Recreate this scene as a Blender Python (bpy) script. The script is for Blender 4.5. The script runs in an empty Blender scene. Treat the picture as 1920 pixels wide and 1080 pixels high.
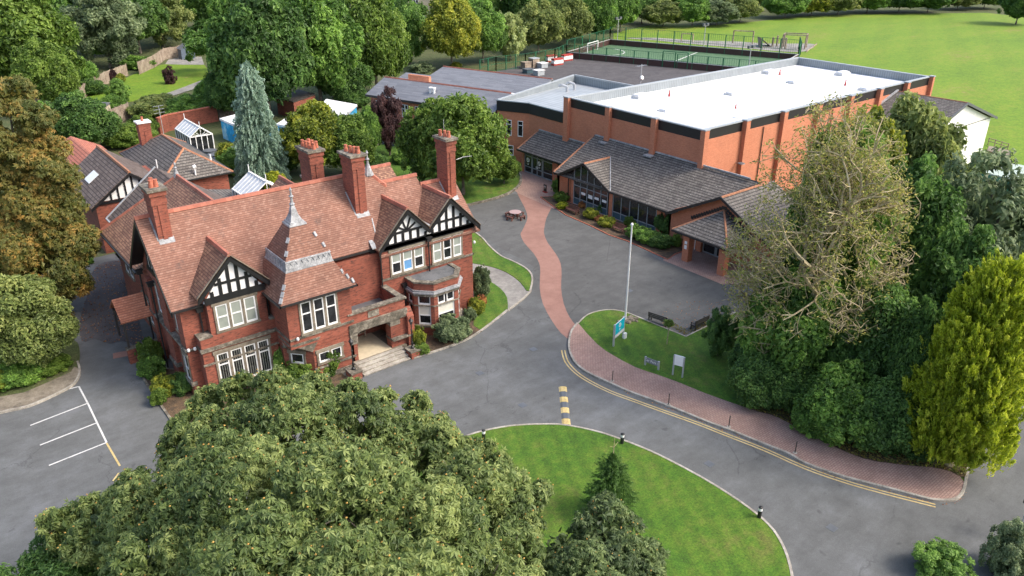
import bpy, bmesh, math, random
import numpy as np
from mathutils import Matrix, Vector
R = math.radians
SC = bpy.context.scene
# ------------------------------------------------------------------ camera, sky, sun, exposure
# world axes follow the site grid: +x runs along the brick house front, +y runs from its front to its back
FL, PITCH, ROLL, CAMH, HEAD = 1472.44, 0.44162, 0.0021868, 30.0, R(51.3)
cam = bpy.data.objects.new('camera', bpy.data.cameras.new('camera'))
SC.collection.objects.link(cam)
cam.matrix_world = Matrix.Translation((0, 0, CAMH)) @ Matrix.Rotation(HEAD - math.pi / 2, 4, 'Z') @ \
    Matrix.Rotation(math.pi / 2 - PITCH, 4, 'X') @ Matrix.Rotation(ROLL, 4, 'Z')
cam.data.sensor_width = 36
cam.data.lens = 36 * FL / 1920
cam.data.clip_start = 0.5
cam.data.clip_end = 2500
SC.camera = cam
SUN_AZ = Vector((0.62, -0.78, 0)).normalized()
SUN_EL = R(46)
wd = bpy.data.worlds.new('World'); SC.world = wd; wd.use_nodes = True
nt = wd.node_tree; nt.nodes.clear()
sky = nt.nodes.new('ShaderNodeTexSky'); sky.sky_type = 'NISHITA'; sky.sun_disc = False
sky.sun_elevation = SUN_EL; sky.sun_rotation = math.atan2(SUN_AZ.x, SUN_AZ.y)
sky.air_density = 1.0; sky.dust_density = 4.0; sky.ozone_density = 0.6
bg = nt.nodes.new('ShaderNodeBackground'); bg.inputs[1].default_value = 0.15
wo = nt.nodes.new('ShaderNodeOutputWorld')
nt.links.new(sky.outputs[0], bg.inputs[0]); nt.links.new(bg.outputs[0], wo.inputs[0])
sd = bpy.data.lights.new('sun', 'SUN'); sd.energy = 0.95; sd.angle = R(15); sd.color = (1, 0.95, 0.87)
so = bpy.data.objects.new('sun', sd); SC.collection.objects.link(so)
sv = Vector((SUN_AZ.x * math.cos(SUN_EL), SUN_AZ.y * math.cos(SUN_EL), math.sin(SUN_EL)))
so.rotation_euler = sv.to_track_quat('Z', 'Y').to_euler(); so.location = (0, 0, 80)
SC.view_settings.view_transform = 'Standard'; SC.view_settings.look = 'None'
SC.view_settings.gamma = 1.0; SC.view_settings.use_curve_mapping = False
SC.view_settings.exposure = 1.24
SC.render.engine = 'CYCLES'
# ------------------------------------------------------------------ survey: picture measurements turned into ground points
_cp, _sp = math.cos(PITCH), math.sin(PITCH)
_FW = np.array([0, _cp, -_sp]); _U0 = np.array([0, _sp, _cp]); _R0 = np.array([1., 0, 0])
_RT = math.cos(ROLL) * _R0 + math.sin(ROLL) * _U0; _UP = -math.sin(ROLL) * _R0 + math.cos(ROLL) * _U0
_U = np.array([math.sin(HEAD), math.cos(HEAD)]); _V = np.array([-math.cos(HEAD), math.sin(HEAD)])
def _ray(px, py): return (px - 960) / FL * _RT - (py - 540) / FL * _UP + _FW
def G(px, py, z=0.0):
    d = _ray(px, py); t = (z - CAMH) / d[2]; p = d * t
    return (float(p[:2] @ _U), float(p[:2] @ _V))
def HT(px, py, p):
    d = _ray(px, py); return CAMH + math.hypot(*p) / math.hypot(d[0], d[1]) * d[2]
def DEPTH(p, z=0.0):
    w = p[0] * _U + p[1] * _V; return float(w[1] * _FW[1] + (z - CAMH) * _FW[2])
def GP(s, z=0.0):
    v = [float(a) for a in s.replace(',', ' ').split()]
    return [G(v[i], v[i + 1], z) for i in range(0, len(v), 2)]
# ------------------------------------------------------------------ materials
MATS = {}
def new_mat(name):
    m = bpy.data.materials.new(name); m.use_nodes = True; MATS[name] = m
    return m, m.node_tree, m.node_tree.nodes['Principled BSDF']
def N(t, kind, **kw):
    n = t.nodes.new(kind)
    for k, v in kw.items():
        if k.startswith('i_'): n.inputs[k[2:].replace('_', ' ')].default_value = v
        else: setattr(n, k, v)
    return n
def rgb(c): return (c[0], c[1], c[2], 1)
def ramp(t, pts):
    r = t.nodes.new('ShaderNodeValToRGB'); e = r.color_ramp.elements
    while len(e) < len(pts): e.new(0.5)
    for q, (p, c) in zip(e, pts): q.position = p; q.color = rgb(c)
    return r
def mix(t, fac, a, b, mode='MIX'):
    m = t.nodes.new('ShaderNodeMix'); m.data_type = 'RGBA'; m.blend_type = mode
    for s, v in ((m.inputs[0], fac), (m.inputs[6], a), (m.inputs[7], b)):
        if isinstance(v, (int, float)): s.default_value = v
        elif isinstance(v, tuple): s.default_value = rgb(v)
        else: t.links.new(v, s)
    return m.outputs[2]
def bump(t, b, h, s=0.4, d=0.02):
    n = t.nodes.new('ShaderNodeBump'); n.inputs['Strength'].default_value = s; n.inputs['Distance'].default_value = d
    t.links.new(h, n.inputs['Height']); t.links.new(n.outputs[0], b.inputs['Normal'])
def coords(t, uv=False):
    if uv: return N(t, 'ShaderNodeUVMap', uv_map='UVMap').outputs[0]
    g = t.nodes.new('ShaderNodeNewGeometry'); return g.outputs['Position']
def noise(t, vec, scale, detail=3, rough=0.6, sx=1, sy=1, sz=1):
    if (sx, sy, sz) != (1, 1, 1):
        mp = N(t, 'ShaderNodeMapping'); mp.inputs['Scale'].default_value = (sx, sy, sz)
        t.links.new(vec, mp.inputs[0]); vec = mp.outputs[0]
    n = N(t, 'ShaderNodeTexNoise', i_Scale=scale, i_Detail=detail, i_Roughness=rough)
    t.links.new(vec, n.inputs['Vector']); return n.outputs['Fac']
def plain(name, c, rough=0.6, metal=0.0, var=0.15, scale=3.0):
    m, t, b = new_mat(name)
    v = noise(t, coords(t), scale)
    lo = tuple(x * (1 - var) for x in c); hi = tuple(min(1, x * (1 + var)) for x in c)
    r = ramp(t, [(0.3, lo), (0.7, hi)]); t.links.new(v, r.inputs[0]); t.links.new(r.outputs[0], b.inputs['Base Color'])
    b.inputs['Roughness'].default_value = rough; b.inputs['Metallic'].default_value = metal
    return m
def bricks(name, c1, c2, mortar, dark, bw=0.235, bh=0.085, mort=0.010, streak=0.5, rough=0.85, patch=0.3, smooth=0.1, bm=0.5):
    m, t, b = new_mat(name); uv = coords(t, True)
    k = N(t, 'ShaderNodeTexBrick', i_Scale=1.0, offset=0.5)
    k.inputs['Color1'].default_value = rgb(c1); k.inputs['Color2'].default_value = rgb(c2); k.inputs['Mortar'].default_value = rgb(mortar)
    k.inputs['Mortar Size'].default_value = mort; k.inputs['Brick Width'].default_value = bw; k.inputs['Row Height'].default_value = bh
    k.inputs['Mortar Smooth'].default_value = smooth; k.inputs['Bias'].default_value = 0.0
    t.links.new(uv, k.inputs['Vector'])
    n1 = noise(t, uv, 1.0, 4, 0.75, 1.8, 8, 1)
    r1 = ramp(t, [(0.52, (0, 0, 0)), (0.64, (1, 1, 1))]); t.links.new(n1, r1.inputs[0])
    f = N(t, 'ShaderNodeMath', operation='MULTIPLY'); f.inputs[1].default_value = streak; t.links.new(r1.outputs[0], f.inputs[0])
    c = mix(t, f.outputs[0], k.outputs['Color'], dark)
    n2 = noise(t, uv, 0.45, 4, 0.65)
    r2 = ramp(t, [(0.3, (1 - patch,) * 3), (0.7, (1 + patch * 0.6,) * 3)]); t.links.new(n2, r2.inputs[0])
    c = mix(t, 1.0, c, r2.outputs[0], 'MULTIPLY')
    t.links.new(c, b.inputs['Base Color']); b.inputs['Roughness'].default_value = rough
    bump(t, b, k.outputs['Fac'], -bm, 0.008)
    return m
def tiles(name, cs, gap, tw=0.22, th=0.2, mort=0.02, patch=0.35, dark=(0.03, 0.025, 0.022), dk=0.5, off=0.5, fleck=None, rough=0.8, thr=0.56):
    m, t, b = new_mat(name); uv = coords(t, True)
    k = N(t, 'ShaderNodeTexBrick', i_Scale=1.0, offset=off)
    k.inputs['Color1'].default_value = rgb((0, 0, 0)); k.inputs['Color2'].default_value = rgb((1, 1, 1)); k.inputs['Mortar'].default_value = rgb((0.5,) * 3)
    k.inputs['Mortar Size'].default_value = 0.0; k.inputs['Brick Width'].default_value = tw; k.inputs['Row Height'].default_value = th
    t.links.new(uv, k.inputs['Vector'])
    r = ramp(t, [(i / (len(cs) - 1), c) for i, c in enumerate(cs)]); t.links.new(k.outputs['Color'], r.inputs[0])
    sp = N(t, 'ShaderNodeSeparateXYZ'); t.links.new(uv, sp.inputs[0])
    def frac(s, w, lim):
        a = N(t, 'ShaderNodeMath', operation='DIVIDE'); a.inputs[1].default_value = w; t.links.new(s, a.inputs[0])
        c = N(t, 'ShaderNodeMath', operation='FRACT'); t.links.new(a.outputs[0], c.inputs[0])
        d = N(t, 'ShaderNodeMath', operation='LESS_THAN'); d.inputs[1].default_value = lim; t.links.new(c.outputs[0], d.inputs[0])
        return d.outputs[0], c.outputs[0]
    rows, saw = frac(sp.outputs[1], th, mort / th)
    c = mix(t, rows, r.outputs[0], gap)
    k2 = N(t, 'ShaderNodeTexBrick', i_Scale=1.0, offset=off)
    k2.inputs['Mortar Size'].default_value = mort * 0.25; k2.inputs['Brick Width'].default_value = tw; k2.inputs['Row Height'].default_value = th
    t.links.new(uv, k2.inputs['Vector'])
    hf = N(t, 'ShaderNodeMath', operation='MULTIPLY'); hf.inputs[1].default_value = 0.6; t.links.new(k2.outputs['Fac'], hf.inputs[0])
    c = mix(t, hf.outputs[0], c, gap)
    n2 = noise(t, uv, 0.5, 5, 0.7)
    r2 = ramp(t, [(0.3, (1 - patch,) * 3), (0.7, (1 + patch * 0.5,) * 3)]); t.links.new(n2, r2.inputs[0])
    c = mix(t, 1.0, c, r2.outputs[0], 'MULTIPLY')
    n3 = noise(t, uv, 0.9, 6, 0.75); r3 = ramp(t, [(thr, (0, 0, 0)), (thr + 0.14, (1, 1, 1))]); t.links.new(n3, r3.inputs[0])
    f = N(t, 'ShaderNodeMath', operation='MULTIPLY'); f.inputs[1].default_value = dk; t.links.new(r3.outputs[0], f.inputs[0])
    c = mix(t, f.outputs[0], c, dark)
    if fleck:
        n4 = noise(t, uv, 7.0, 2, 0.5); r4 = ramp(t, [(0.66, (0, 0, 0)), (0.7, (1, 1, 1))]); t.links.new(n4, r4.inputs[0])
        c = mix(t, r4.outputs[0], c, fleck)
    t.links.new(c, b.inputs['Base Color']); b.inputs['Roughness'].default_value = rough
    bump(t, b, saw, 0.6, 0.03)
    return m
def foliage(name, c_dark, c_mid, c_light, trans=0.45):
    m, t, b = new_mat(name)
    a = N(t, 'ShaderNodeAttribute', attribute_name='tint')
    oi = N(t, 'ShaderNodeObjectInfo')
    s = N(t, 'ShaderNodeMath', operation='MULTIPLY_ADD'); s.inputs[1].default_value = 0.16; s.inputs[2].default_value = -0.08
    t.links.new(oi.outputs['Random'], s.inputs[0])
    ad = N(t, 'ShaderNodeMath', operation='ADD'); t.links.new(a.outputs['Fac'], ad.inputs[0]); t.links.new(s.outputs[0], ad.inputs[1])
    r = ramp(t, [(0.1, c_dark), (0.5, c_mid), (0.95, c_light)]); t.links.new(ad.outputs[0], r.inputs[0])
    t.links.new(r.outputs[0], b.inputs['Base Color']); b.inputs['Roughness'].default_value = 0.55
    tr = N(t, 'ShaderNodeBsdfTranslucent'); t.links.new(r.outputs[0], tr.inputs[0])
    mx = N(t, 'ShaderNodeMixShader'); mx.inputs[0].default_value = trans
    t.links.new(b.outputs[0], mx.inputs[1]); t.links.new(tr.outputs[0], mx.inputs[2])
    t.links.new(mx.outputs[0], t.nodes['Material Output'].inputs[0])
    return m
def ground_mat(name, stops, scales, fine=(40, 0.25), rough=0.95, bmp=(60, 0.5, 0.02), stretch=(1, 1, 1), spots=None):
    m, t, b = new_mat(name); p = coords(t)
    n1 = noise(t, p, scales[0], 4, 0.6, *stretch); n2 = noise(t, p, scales[1], 4, 0.7)
    ad = N(t, 'ShaderNodeMath', operation='MULTIPLY_ADD'); ad.inputs[1].default_value = 0.5
    hf = N(t, 'ShaderNodeMath', operation='MULTIPLY'); hf.inputs[1].default_value = 0.5
    t.links.new(n1, ad.inputs[0]); t.links.new(n2, hf.inputs[0]); t.links.new(hf.outputs[0], ad.inputs[2])
    r = ramp(t, stops); t.links.new(ad.outputs[0], r.inputs[0]); c = r.outputs[0]
    nf = noise(t, p, fine[0], 2, 0.6); rf = ramp(t, [(0.3, (1 - fine[1],) * 3), (0.7, (1 + fine[1],) * 3)]); t.links.new(nf, rf.inputs[0])
    c = mix(t, 1.0, c, rf.outputs[0], 'MULTIPLY')
    if spots:
        ns = noise(t, p, spots[0], 3, 0.6); rs = ramp(t, [(spots[1], (0, 0, 0)), (spots[1] + 0.06, (1, 1, 1))]); t.links.new(ns, rs.inputs[0])
        c = mix(t, rs.outputs[0], c, spots[2])
    t.links.new(c, b.inputs['Base Color']); b.inputs['Roughness'].default_value = rough
    bump(t, b, noise(t, p, bmp[0], 2), bmp[1], bmp[2])
    return m
def wear(m):
    t = m.node_tree; b = t.nodes['Principled BSDF']; l = b.inputs['Base Color'].links[0]; c = l.from_socket; p = coords(t)
    v = N(t, 'ShaderNodeTexVoronoi', feature='DISTANCE_TO_EDGE', i_Scale=0.16); d = noise(t, p, 0.9, 4, 0.7)
    mx = N(t, 'ShaderNodeVectorMath', operation='MULTIPLY_ADD'); t.links.new(d, mx.inputs[0]); mx.inputs[1].default_value = (2.2, 2.2, 0); t.links.new(p, mx.inputs[2]); t.links.new(mx.outputs[0], v.inputs['Vector'])
    r = ramp(t, [(0.0, (0.68,) * 3), (0.008, (1, 1, 1))]); t.links.new(v.outputs['Distance'], r.inputs[0])
    gate = ramp(t, [(0.5, (1, 1, 1)), (0.56, (0, 0, 0))]); t.links.new(noise(t, p, 0.13, 2), gate.inputs[0]); cr = mix(t, gate.outputs[0], r.outputs[0], (1.0, 1.0, 1.0))
    c = mix(t, 1.0, c, cr, 'MULTIPLY')
    st = ramp(t, [(0.3, (0.86,) * 3), (0.7, (1.12,) * 3)]); t.links.new(noise(t, p, 0.35, 5, 0.75, 1, 3.2, 1), st.inputs[0]); c = mix(t, 1.0, c, st.outputs[0], 'MULTIPLY')
    oil = ramp(t, [(0.69, (1, 1, 1)), (0.75, (0.72,) * 3)]); t.links.new(noise(t, p, 1.1, 2, 0.5), oil.inputs[0]); c = mix(t, 1.0, c, oil.outputs[0], 'MULTIPLY')
    t.links.new(c, b.inputs['Base Color'])
def glass(name, c, rough=0.06, spec=0.6):
    m, t, b = new_mat(name); p = coords(t)
    n = noise(t, p, 1.6, 3, 0.6); r = ramp(t, [(0.35, tuple(x * 0.5 for x in c)), (0.7, tuple(x * 1.5 for x in c))])
    t.links.new(n, r.inputs[0]); t.links.new(r.outputs[0], b.inputs['Base Color'])
    b.inputs['Roughness'].default_value = rough; b.inputs['Specular IOR Level'].default_value = spec
    return m
old_brick = bricks('old_red_brick', (0.235, 0.060, 0.034), (0.32, 0.088, 0.050), (0.24, 0.10, 0.07), (0.045, 0.024, 0.02), streak=0.9, patch=0.3)
new_brick = bricks('modern_orange_brick', (0.45, 0.145, 0.07), (0.54, 0.19, 0.096), (0.50, 0.26, 0.165), (0.32, 0.10, 0.052), streak=0.3, patch=0.1, mort=0.008)
red_tile = tiles('weathered_red_tile', [(0.22, 0.104, 0.070), (0.25, 0.119, 0.08), (0.27, 0.132, 0.09), (0.325, 0.178, 0.128)], (0.11, 0.045, 0.03), 0.2, 0.165, 0.03, 0.3, (0.10, 0.06, 0.048), 0.85)
brown_tile = tiles('brown_weathered_tile', [(0.16, 0.075, 0.05), (0.24, 0.12, 0.075), (0.30, 0.16, 0.10), (0.36, 0.2, 0.12)], (0.08, 0.035, 0.025), 0.2, 0.19, 0.035, 0.3, (0.09, 0.075, 0.05), 0.6)
slate_tile = tiles('dark_concrete_tile', [(0.105, 0.09, 0.08), (0.135, 0.12, 0.105), (0.155, 0.138, 0.12), (0.19, 0.17, 0.148)], (0.022, 0.02, 0.018), 0.33, 0.36, 0.085, 0.2, (0.06, 0.055, 0.045), 0.4, fleck=(0.42, 0.41, 0.37))
brown_slate = tiles('brown_concrete_tile', [(0.10, 0.07, 0.055), (0.135, 0.098, 0.08), (0.155, 0.118, 0.096), (0.185, 0.14, 0.12)], (0.024, 0.018, 0.015), 0.33, 0.34, 0.06, 0.2, (0.06, 0.05, 0.04), 0.4)
grey_slate = tiles('grey_slate', [(0.15, 0.155, 0.17), (0.175, 0.18, 0.195), (0.19, 0.195, 0.21), (0.22, 0.225, 0.24)], (0.09, 0.095, 0.105), 1.9, 0.28, 0.03, 0.12, (0.12, 0.125, 0.14), 0.3, off=0.0, rough=0.55)
stone = ground_mat('weathered_sandstone', [(0.35, (0.10, 0.085, 0.065)), (0.5, (0.20, 0.17, 0.125)), (0.65, (0.29, 0.25, 0.19))], (0.9, 3.0), (20, 0.2), bmp=(25, 0.3, 0.02))
dark_stone = ground_mat('lichened_stone', [(0.38, (0.065, 0.06, 0.045)), (0.5, (0.15, 0.13, 0.10)), (0.62, (0.32, 0.29, 0.23))], (1.5, 4.0), (20, 0.3), bmp=(25, 0.4, 0.02))
lead = ground_mat('weathered_lead', [(0.38, (0.17, 0.175, 0.18)), (0.5, (0.29, 0.295, 0.30)), (0.62, (0.44, 0.445, 0.45))], (1.2, 5.0), (15, 0.2), rough=0.55, bmp=(12, 0.3, 0.02))
white = plain('white_paint', (0.78, 0.78, 0.76), 0.45, var=0.05)
plaster = plain('white_plaster', (0.76, 0.75, 0.72), 0.8, var=0.06)
black = plain('black_paint', (0.012, 0.012, 0.013), 0.45, var=0.4)
gutter = plain('black_iron', (0.02, 0.019, 0.019), 0.5, var=0.3)
panel_black = plain('black_cladding', (0.013, 0.013, 0.014), 0.5, var=0.25, scale=6)
terracotta = plain('terracotta', (0.42, 0.13, 0.075), 0.8, var=0.25, scale=4)
ridge_mat = tiles('ridge_tile', [(0.33, 0.11, 0.07), (0.40, 0.14, 0.09), (0.46, 0.17, 0.11)], (0.16, 0.05, 0.035), 0.45, 5.0, 0.03, 0.25, (0.2, 0.09, 0.06), 0.5, off=0)
orange_ridge = plain('orange_ridge_tile', (0.36, 0.16, 0.085), 0.8, var=0.3, scale=5)
glassm = glass('dark_glass', (0.02, 0.022, 0.024))
blind = plain('window_blind', (0.27, 0.30, 0.26), 0.6, var=0.12, scale=1.5)
blind_pale = plain('pale_roller_blind', (0.66, 0.64, 0.55), 0.6, var=0.05)
blue_poster = plain('blue_paper', (0.12, 0.3, 0.55), 0.6)
teal_panel = plain('blue_grey_panel', (0.055, 0.10, 0.12), 0.35, var=0.1)
grey_frame = plain('grey_aluminium', (0.25, 0.27, 0.28), 0.4, var=0.08)
dark_grey = plain('dark_grey_metal', (0.10, 0.11, 0.12), 0.5, var=0.1)
white_membrane = ground_mat('white_roof_membrane', [(0.4, (0.70, 0.71, 0.72)), (0.5, (0.80, 0.80, 0.80)), (0.6, (0.82, 0.82, 0.82))], (0.12, 0.6), (6, 0.03), rough=0.6, bmp=(3, 0.05, 0.01))
def overlay(m, kind, *a):
    t = m.node_tree; b = t.nodes['Principled BSDF']; c = b.inputs['Base Color'].links[0].from_socket; p = coords(t)
    if kind == 'seams':
        k = N(t, 'ShaderNodeTexBrick', i_Scale=1.0, offset=0.5); k.inputs['Mortar Size'].default_value = 0.035; k.inputs['Brick Width'].default_value = 9.0; k.inputs['Row Height'].default_value = 2.0
        t.links.new(p, k.inputs['Vector']); r = ramp(t, [(0.0, (1, 1, 1)), (1.0, (0.82, 0.83, 0.84))]); t.links.new(k.outputs['Fac'], r.inputs[0]); c = mix(t, 1.0, c, r.outputs[0], 'MULTIPLY')
        r = ramp(t, [(0.52, (1, 1, 1)), (0.6, (0.84, 0.84, 0.83)), (0.66, (0.93,) * 3)]); t.links.new(noise(t, p, 0.16, 5, 0.7), r.inputs[0]); c = mix(t, 1.0, c, r.outputs[0], 'MULTIPLY')
    else:
        mp = N(t, 'ShaderNodeMapping'); mp.inputs['Rotation'].default_value = (0, 0, a[1]); t.links.new(p, mp.inputs[0])
        w = N(t, 'ShaderNodeTexWave', i_Scale=0.314 / a[0]); w.inputs['Distortion'].default_value = 1.2; w.inputs['Detail'].default_value = 2; w.inputs['Detail Scale'].default_value = 0.6; t.links.new(mp.outputs[0], w.inputs[0])
        r = ramp(t, [(0.3, (a[2],) * 3), (0.7, (1.05,) * 3)]); t.links.new(w.outputs['Fac'], r.inputs[0]); c = mix(t, 1.0, c, r.outputs[0], 'MULTIPLY')
        r = ramp(t, [(0.35, (0.8, 0.84, 0.8)), (0.6, (1.1, 1.06, 1.0))]); t.links.new(noise(t, p, 3.2, 4, 0.8), r.inputs[0]); c = mix(t, 1.0, c, r.outputs[0], 'MULTIPLY')
    t.links.new(c, b.inputs['Base Color'])
def ribbed(name, c, w=0.3, axis='X', rough=0.45, contrast=0.75):
    m, t, b = new_mat(name); uv = coords(t, True)
    wv = N(t, 'ShaderNodeTexWave', i_Scale=1.0 / w * 0.314, bands_direction=axis); t.links.new(uv, wv.inputs[0])
    r = ramp(t, [(0.1, tuple(x * contrast for x in c)), (0.35, c)]); t.links.new(wv.outputs['Fac'], r.inputs[0])
    n = noise(t, uv, 0.6, 4); r2 = ramp(t, [(0.3, (0.85,) * 3), (0.7, (1.08,) * 3)]); t.links.new(n, r2.inputs[0])
    t.links.new(mix(t, 1.0, r.outputs[0], r2.outputs[0], 'MULTIPLY'), b.inputs['Base Color'])
    b.inputs['Roughness'].default_value = rough; bump(t, b, wv.outputs['Fac'], 0.5, 0.03)
    return m
rib_grey = ribbed('grey_ribbed_metal', (0.24, 0.27, 0.285), 0.35)
rib_roof = ribbed('grey_ribbed_roof', (0.34, 0.37, 0.385), 0.9)
rib_green = ribbed('pale_green_ribbed_roof', (0.42, 0.50, 0.42), 0.6)
grey_coping = plain('grey_coping', (0.33, 0.36, 0.375), 0.45, var=0.08)
felt = ground_mat('grey_felt', [(0.4, (0.085, 0.09, 0.095)), (0.6, (0.15, 0.155, 0.16))], (0.7, 2.5), (20, 0.15), rough=0.8)
asphalt = ground_mat('asphalt', [(0.36, (0.086, 0.089, 0.086)), (0.5, (0.113, 0.117, 0.115)), (0.62, (0.144, 0.150, 0.152))], (0.055, 0.5), (26, 0.16), bmp=(50, 0.25, 0.01), spots=(9, 0.74, (0.24, 0.23, 0.22)))
wear(asphalt)
forecourt_m = ground_mat('forecourt_tarmac', [(0.36, (0.072, 0.073, 0.069)), (0.5, (0.092, 0.093, 0.089)), (0.62, (0.114, 0.115, 0.110))], (0.07, 0.6), (26, 0.14), bmp=(50, 0.25, 0.01)); wear(forecourt_m)
court_and_shadow_asphalt = ground_mat('court_and_shadow_tarmac', [(0.4, (0.055, 0.05, 0.052)), (0.6, (0.09, 0.083, 0.083))], (0.4, 1.5), (26, 0.2), bmp=(50, 0.25, 0.01), spots=(5, 0.68, (0.2, 0.1, 0.05)))  # dark colour for the court, and for the shadow painted on the side drive
grass_m = ground_mat('lawn_grass', [(0.36, (0.036, 0.098, 0.006)), (0.46, (0.058, 0.138, 0.007)), (0.54, (0.084, 0.155, 0.011)), (0.64, (0.13, 0.15, 0.03))], (0.16, 1.1), (9, 0.34), bmp=(22, 0.8, 0.05))
field_m = ground_mat('field_grass', [(0.36, (0.088, 0.17, 0.003)), (0.48, (0.115, 0.205, 0.004)), (0.57, (0.145, 0.215, 0.008)), (0.65, (0.19, 0.19, 0.04))], (0.035, 0.55), (1.6, 0.16), bmp=(6, 0.5, 0.05), stretch=(1, 2.2, 1))
rough_m = ground_mat('rough_ground', [(0.36, (0.045, 0.06, 0.015)), (0.5, (0.07, 0.09, 0.025)), (0.62, (0.11, 0.10, 0.045))], (0.2, 1.3), (6, 0.3), bmp=(10, 0.8, 0.08))
soil = ground_mat('bed_soil', [(0.38, (0.05, 0.035, 0.022)), (0.5, (0.09, 0.06, 0.035)), (0.62, (0.16, 0.10, 0.05))], (0.8, 3), (14, 0.35), bmp=(12, 0.8, 0.05))
gravel = ground_mat('gravel', [(0.38, (0.17, 0.16, 0.145)), (0.5, (0.23, 0.22, 0.20)), (0.62, (0.31, 0.295, 0.265))], (0.3, 2), (18, 0.2), bmp=(25, 0.5, 0.03))
kerb_m = ground_mat('kerb_stone', [(0.38, (0.22, 0.2, 0.165)), (0.5, (0.34, 0.31, 0.26)), (0.62, (0.46, 0.43, 0.37))], (0.8, 4), (15, 0.2))
red_path = ground_mat('red_surfacing', [(0.38, (0.235, 0.125, 0.097)), (0.5, (0.28, 0.152, 0.118)), (0.62, (0.315, 0.178, 0.14))], (0.15, 1.0), (26, 0.1), bmp=(50, 0.2, 0.01))
paver = bricks('block_paving', (0.33, 0.205, 0.165), (0.39, 0.26, 0.21), (0.20, 0.125, 0.10), (0.22, 0.15, 0.12), 0.26, 0.14, 0.015, 0.3, 0.9, 0.22)
yellow_line = ground_mat('yellow_paint', [(0.38, (0.42, 0.31, 0.12)), (0.5, (0.52, 0.40, 0.17)), (0.62, (0.58, 0.47, 0.24))], (0.8, 6), (20, 0.15))
white_line = ground_mat('white_road_paint', [(0.36, (0.3, 0.3, 0.28)), (0.42, (0.55, 0.55, 0.52)), (0.62, (0.66, 0.66, 0.64))], (1.5, 8), (20, 0.15))
wood = ground_mat('weathered_wood', [(0.38, (0.16, 0.12, 0.09)), (0.5, (0.28, 0.22, 0.165)), (0.62, (0.38, 0.32, 0.25))], (0.8, 5), (15, 0.2))
brown_wood = plain('brown_stained_wood', (0.13, 0.055, 0.04), 0.6, var=0.3, scale=8)
dark_wood = plain('dark_wood', (0.045, 0.038, 0.034), 0.6, var=0.4, scale=8)
pink_top = plain('pinkish_table_top', (0.38, 0.27, 0.26), 0.6, var=0.08, scale=8)
turf = ground_mat('artificial_turf', [(0.4, (0.055, 0.12, 0.055)), (0.6, (0.08, 0.155, 0.075))], (0.1, 1), (8, 0.12))
brown_board = plain('brown_board', (0.055, 0.025, 0.02), 0.6, var=0.2)
green_metal = plain('green_metal', (0.012, 0.11, 0.05), 0.45, var=0.1)
blue_wall = ground_mat('blue_painted_wall', [(0.42, (0.02, 0.30, 0.60)), (0.5, (0.04, 0.40, 0.68)), (0.58, (0.4, 0.68, 0.8))], (0.25, 0.6), (3, 0.1))
cyan_m = plain('cyan_sign', (0.0, 0.52, 0.66), 0.4, var=0.03)
steel = plain('galvanised_steel', (0.45, 0.46, 0.47), 0.4, 0.3, var=0.1)
cream = plain('cream_render', (0.55, 0.47, 0.33), 0.8, var=0.1)
bark = ground_mat('bark', [(0.38, (0.085, 0.07, 0.05)), (0.5, (0.15, 0.125, 0.095)), (0.62, (0.24, 0.21, 0.17))], (1.0, 5), (15, 0.3))
pale_bark = ground_mat('pale_bark', [(0.38, (0.24, 0.19, 0.10)), (0.5, (0.38, 0.31, 0.18)), (0.62, (0.52, 0.45, 0.28))], (1.0, 5), (15, 0.3))
overlay(white_membrane, 'seams'); overlay(grass_m, 'mow', 1.1, 0.5, 0.9); overlay(field_m, 'mow', 9.0, 1.1, 0.99)
LF = dict(
    mid=foliage('leaves_mid_green', (0.072, 0.151, 0.026), (0.160, 0.301, 0.052), (0.320, 0.513, 0.097)),
    dark=foliage('leaves_dark_green', (0.047, 0.107, 0.021), (0.104, 0.209, 0.045), (0.214, 0.359, 0.080)),
    bright=foliage('leaves_bright_green', (0.059, 0.118, 0.015), (0.142, 0.236, 0.033), (0.277, 0.395, 0.071)),
    olive=foliage('leaves_olive', (0.107, 0.146, 0.039), (0.225, 0.290, 0.077), (0.430, 0.472, 0.150)),
    yellow=foliage('leaves_yellow_green', (0.087, 0.132, 0.014), (0.247, 0.301, 0.032), (0.494, 0.494, 0.061)),
    lime=foliage('leaves_lime', (0.160, 0.220, 0.010), (0.360, 0.420, 0.020), (0.600, 0.600, 0.060)),
    gold=foliage('golden_conifer_sprays', (0.15, 0.21, 0.012), (0.44, 0.53, 0.03), (0.74, 0.76, 0.10), 0.48),
    autumn=foliage('leaves_autumn', (0.083, 0.112, 0.021), (0.224, 0.212, 0.050), (0.472, 0.283, 0.065)),
    blue=foliage('blue_cedar_needles', (0.123, 0.199, 0.131), (0.276, 0.399, 0.283), (0.491, 0.644, 0.506), 0.4),
    purple=foliage('leaves_purple', (0.03, 0.012, 0.014), (0.07, 0.03, 0.03), (0.14, 0.065, 0.06)),
    willow=foliage('leaves_silver_green', (0.165, 0.203, 0.055), (0.368, 0.441, 0.129), (0.663, 0.736, 0.368)),
    grey=foliage('leaves_grey_green', (0.086, 0.129, 0.055), (0.183, 0.247, 0.112), (0.343, 0.419, 0.204)),
    chest=foliage('chestnut_leaves', (0.047, 0.083, 0.018), (0.139, 0.198, 0.050), (0.325, 0.384, 0.118), 0.35),
    ash=foliage('ash_leaves', (0.138, 0.184, 0.039), (0.337, 0.368, 0.092), (0.644, 0.552, 0.153), 0.4),
    flower=foliage('red_brown_leaves', (0.172, 0.065, 0.042), (0.430, 0.172, 0.065), (0.750, 0.430, 0.129)))
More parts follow.
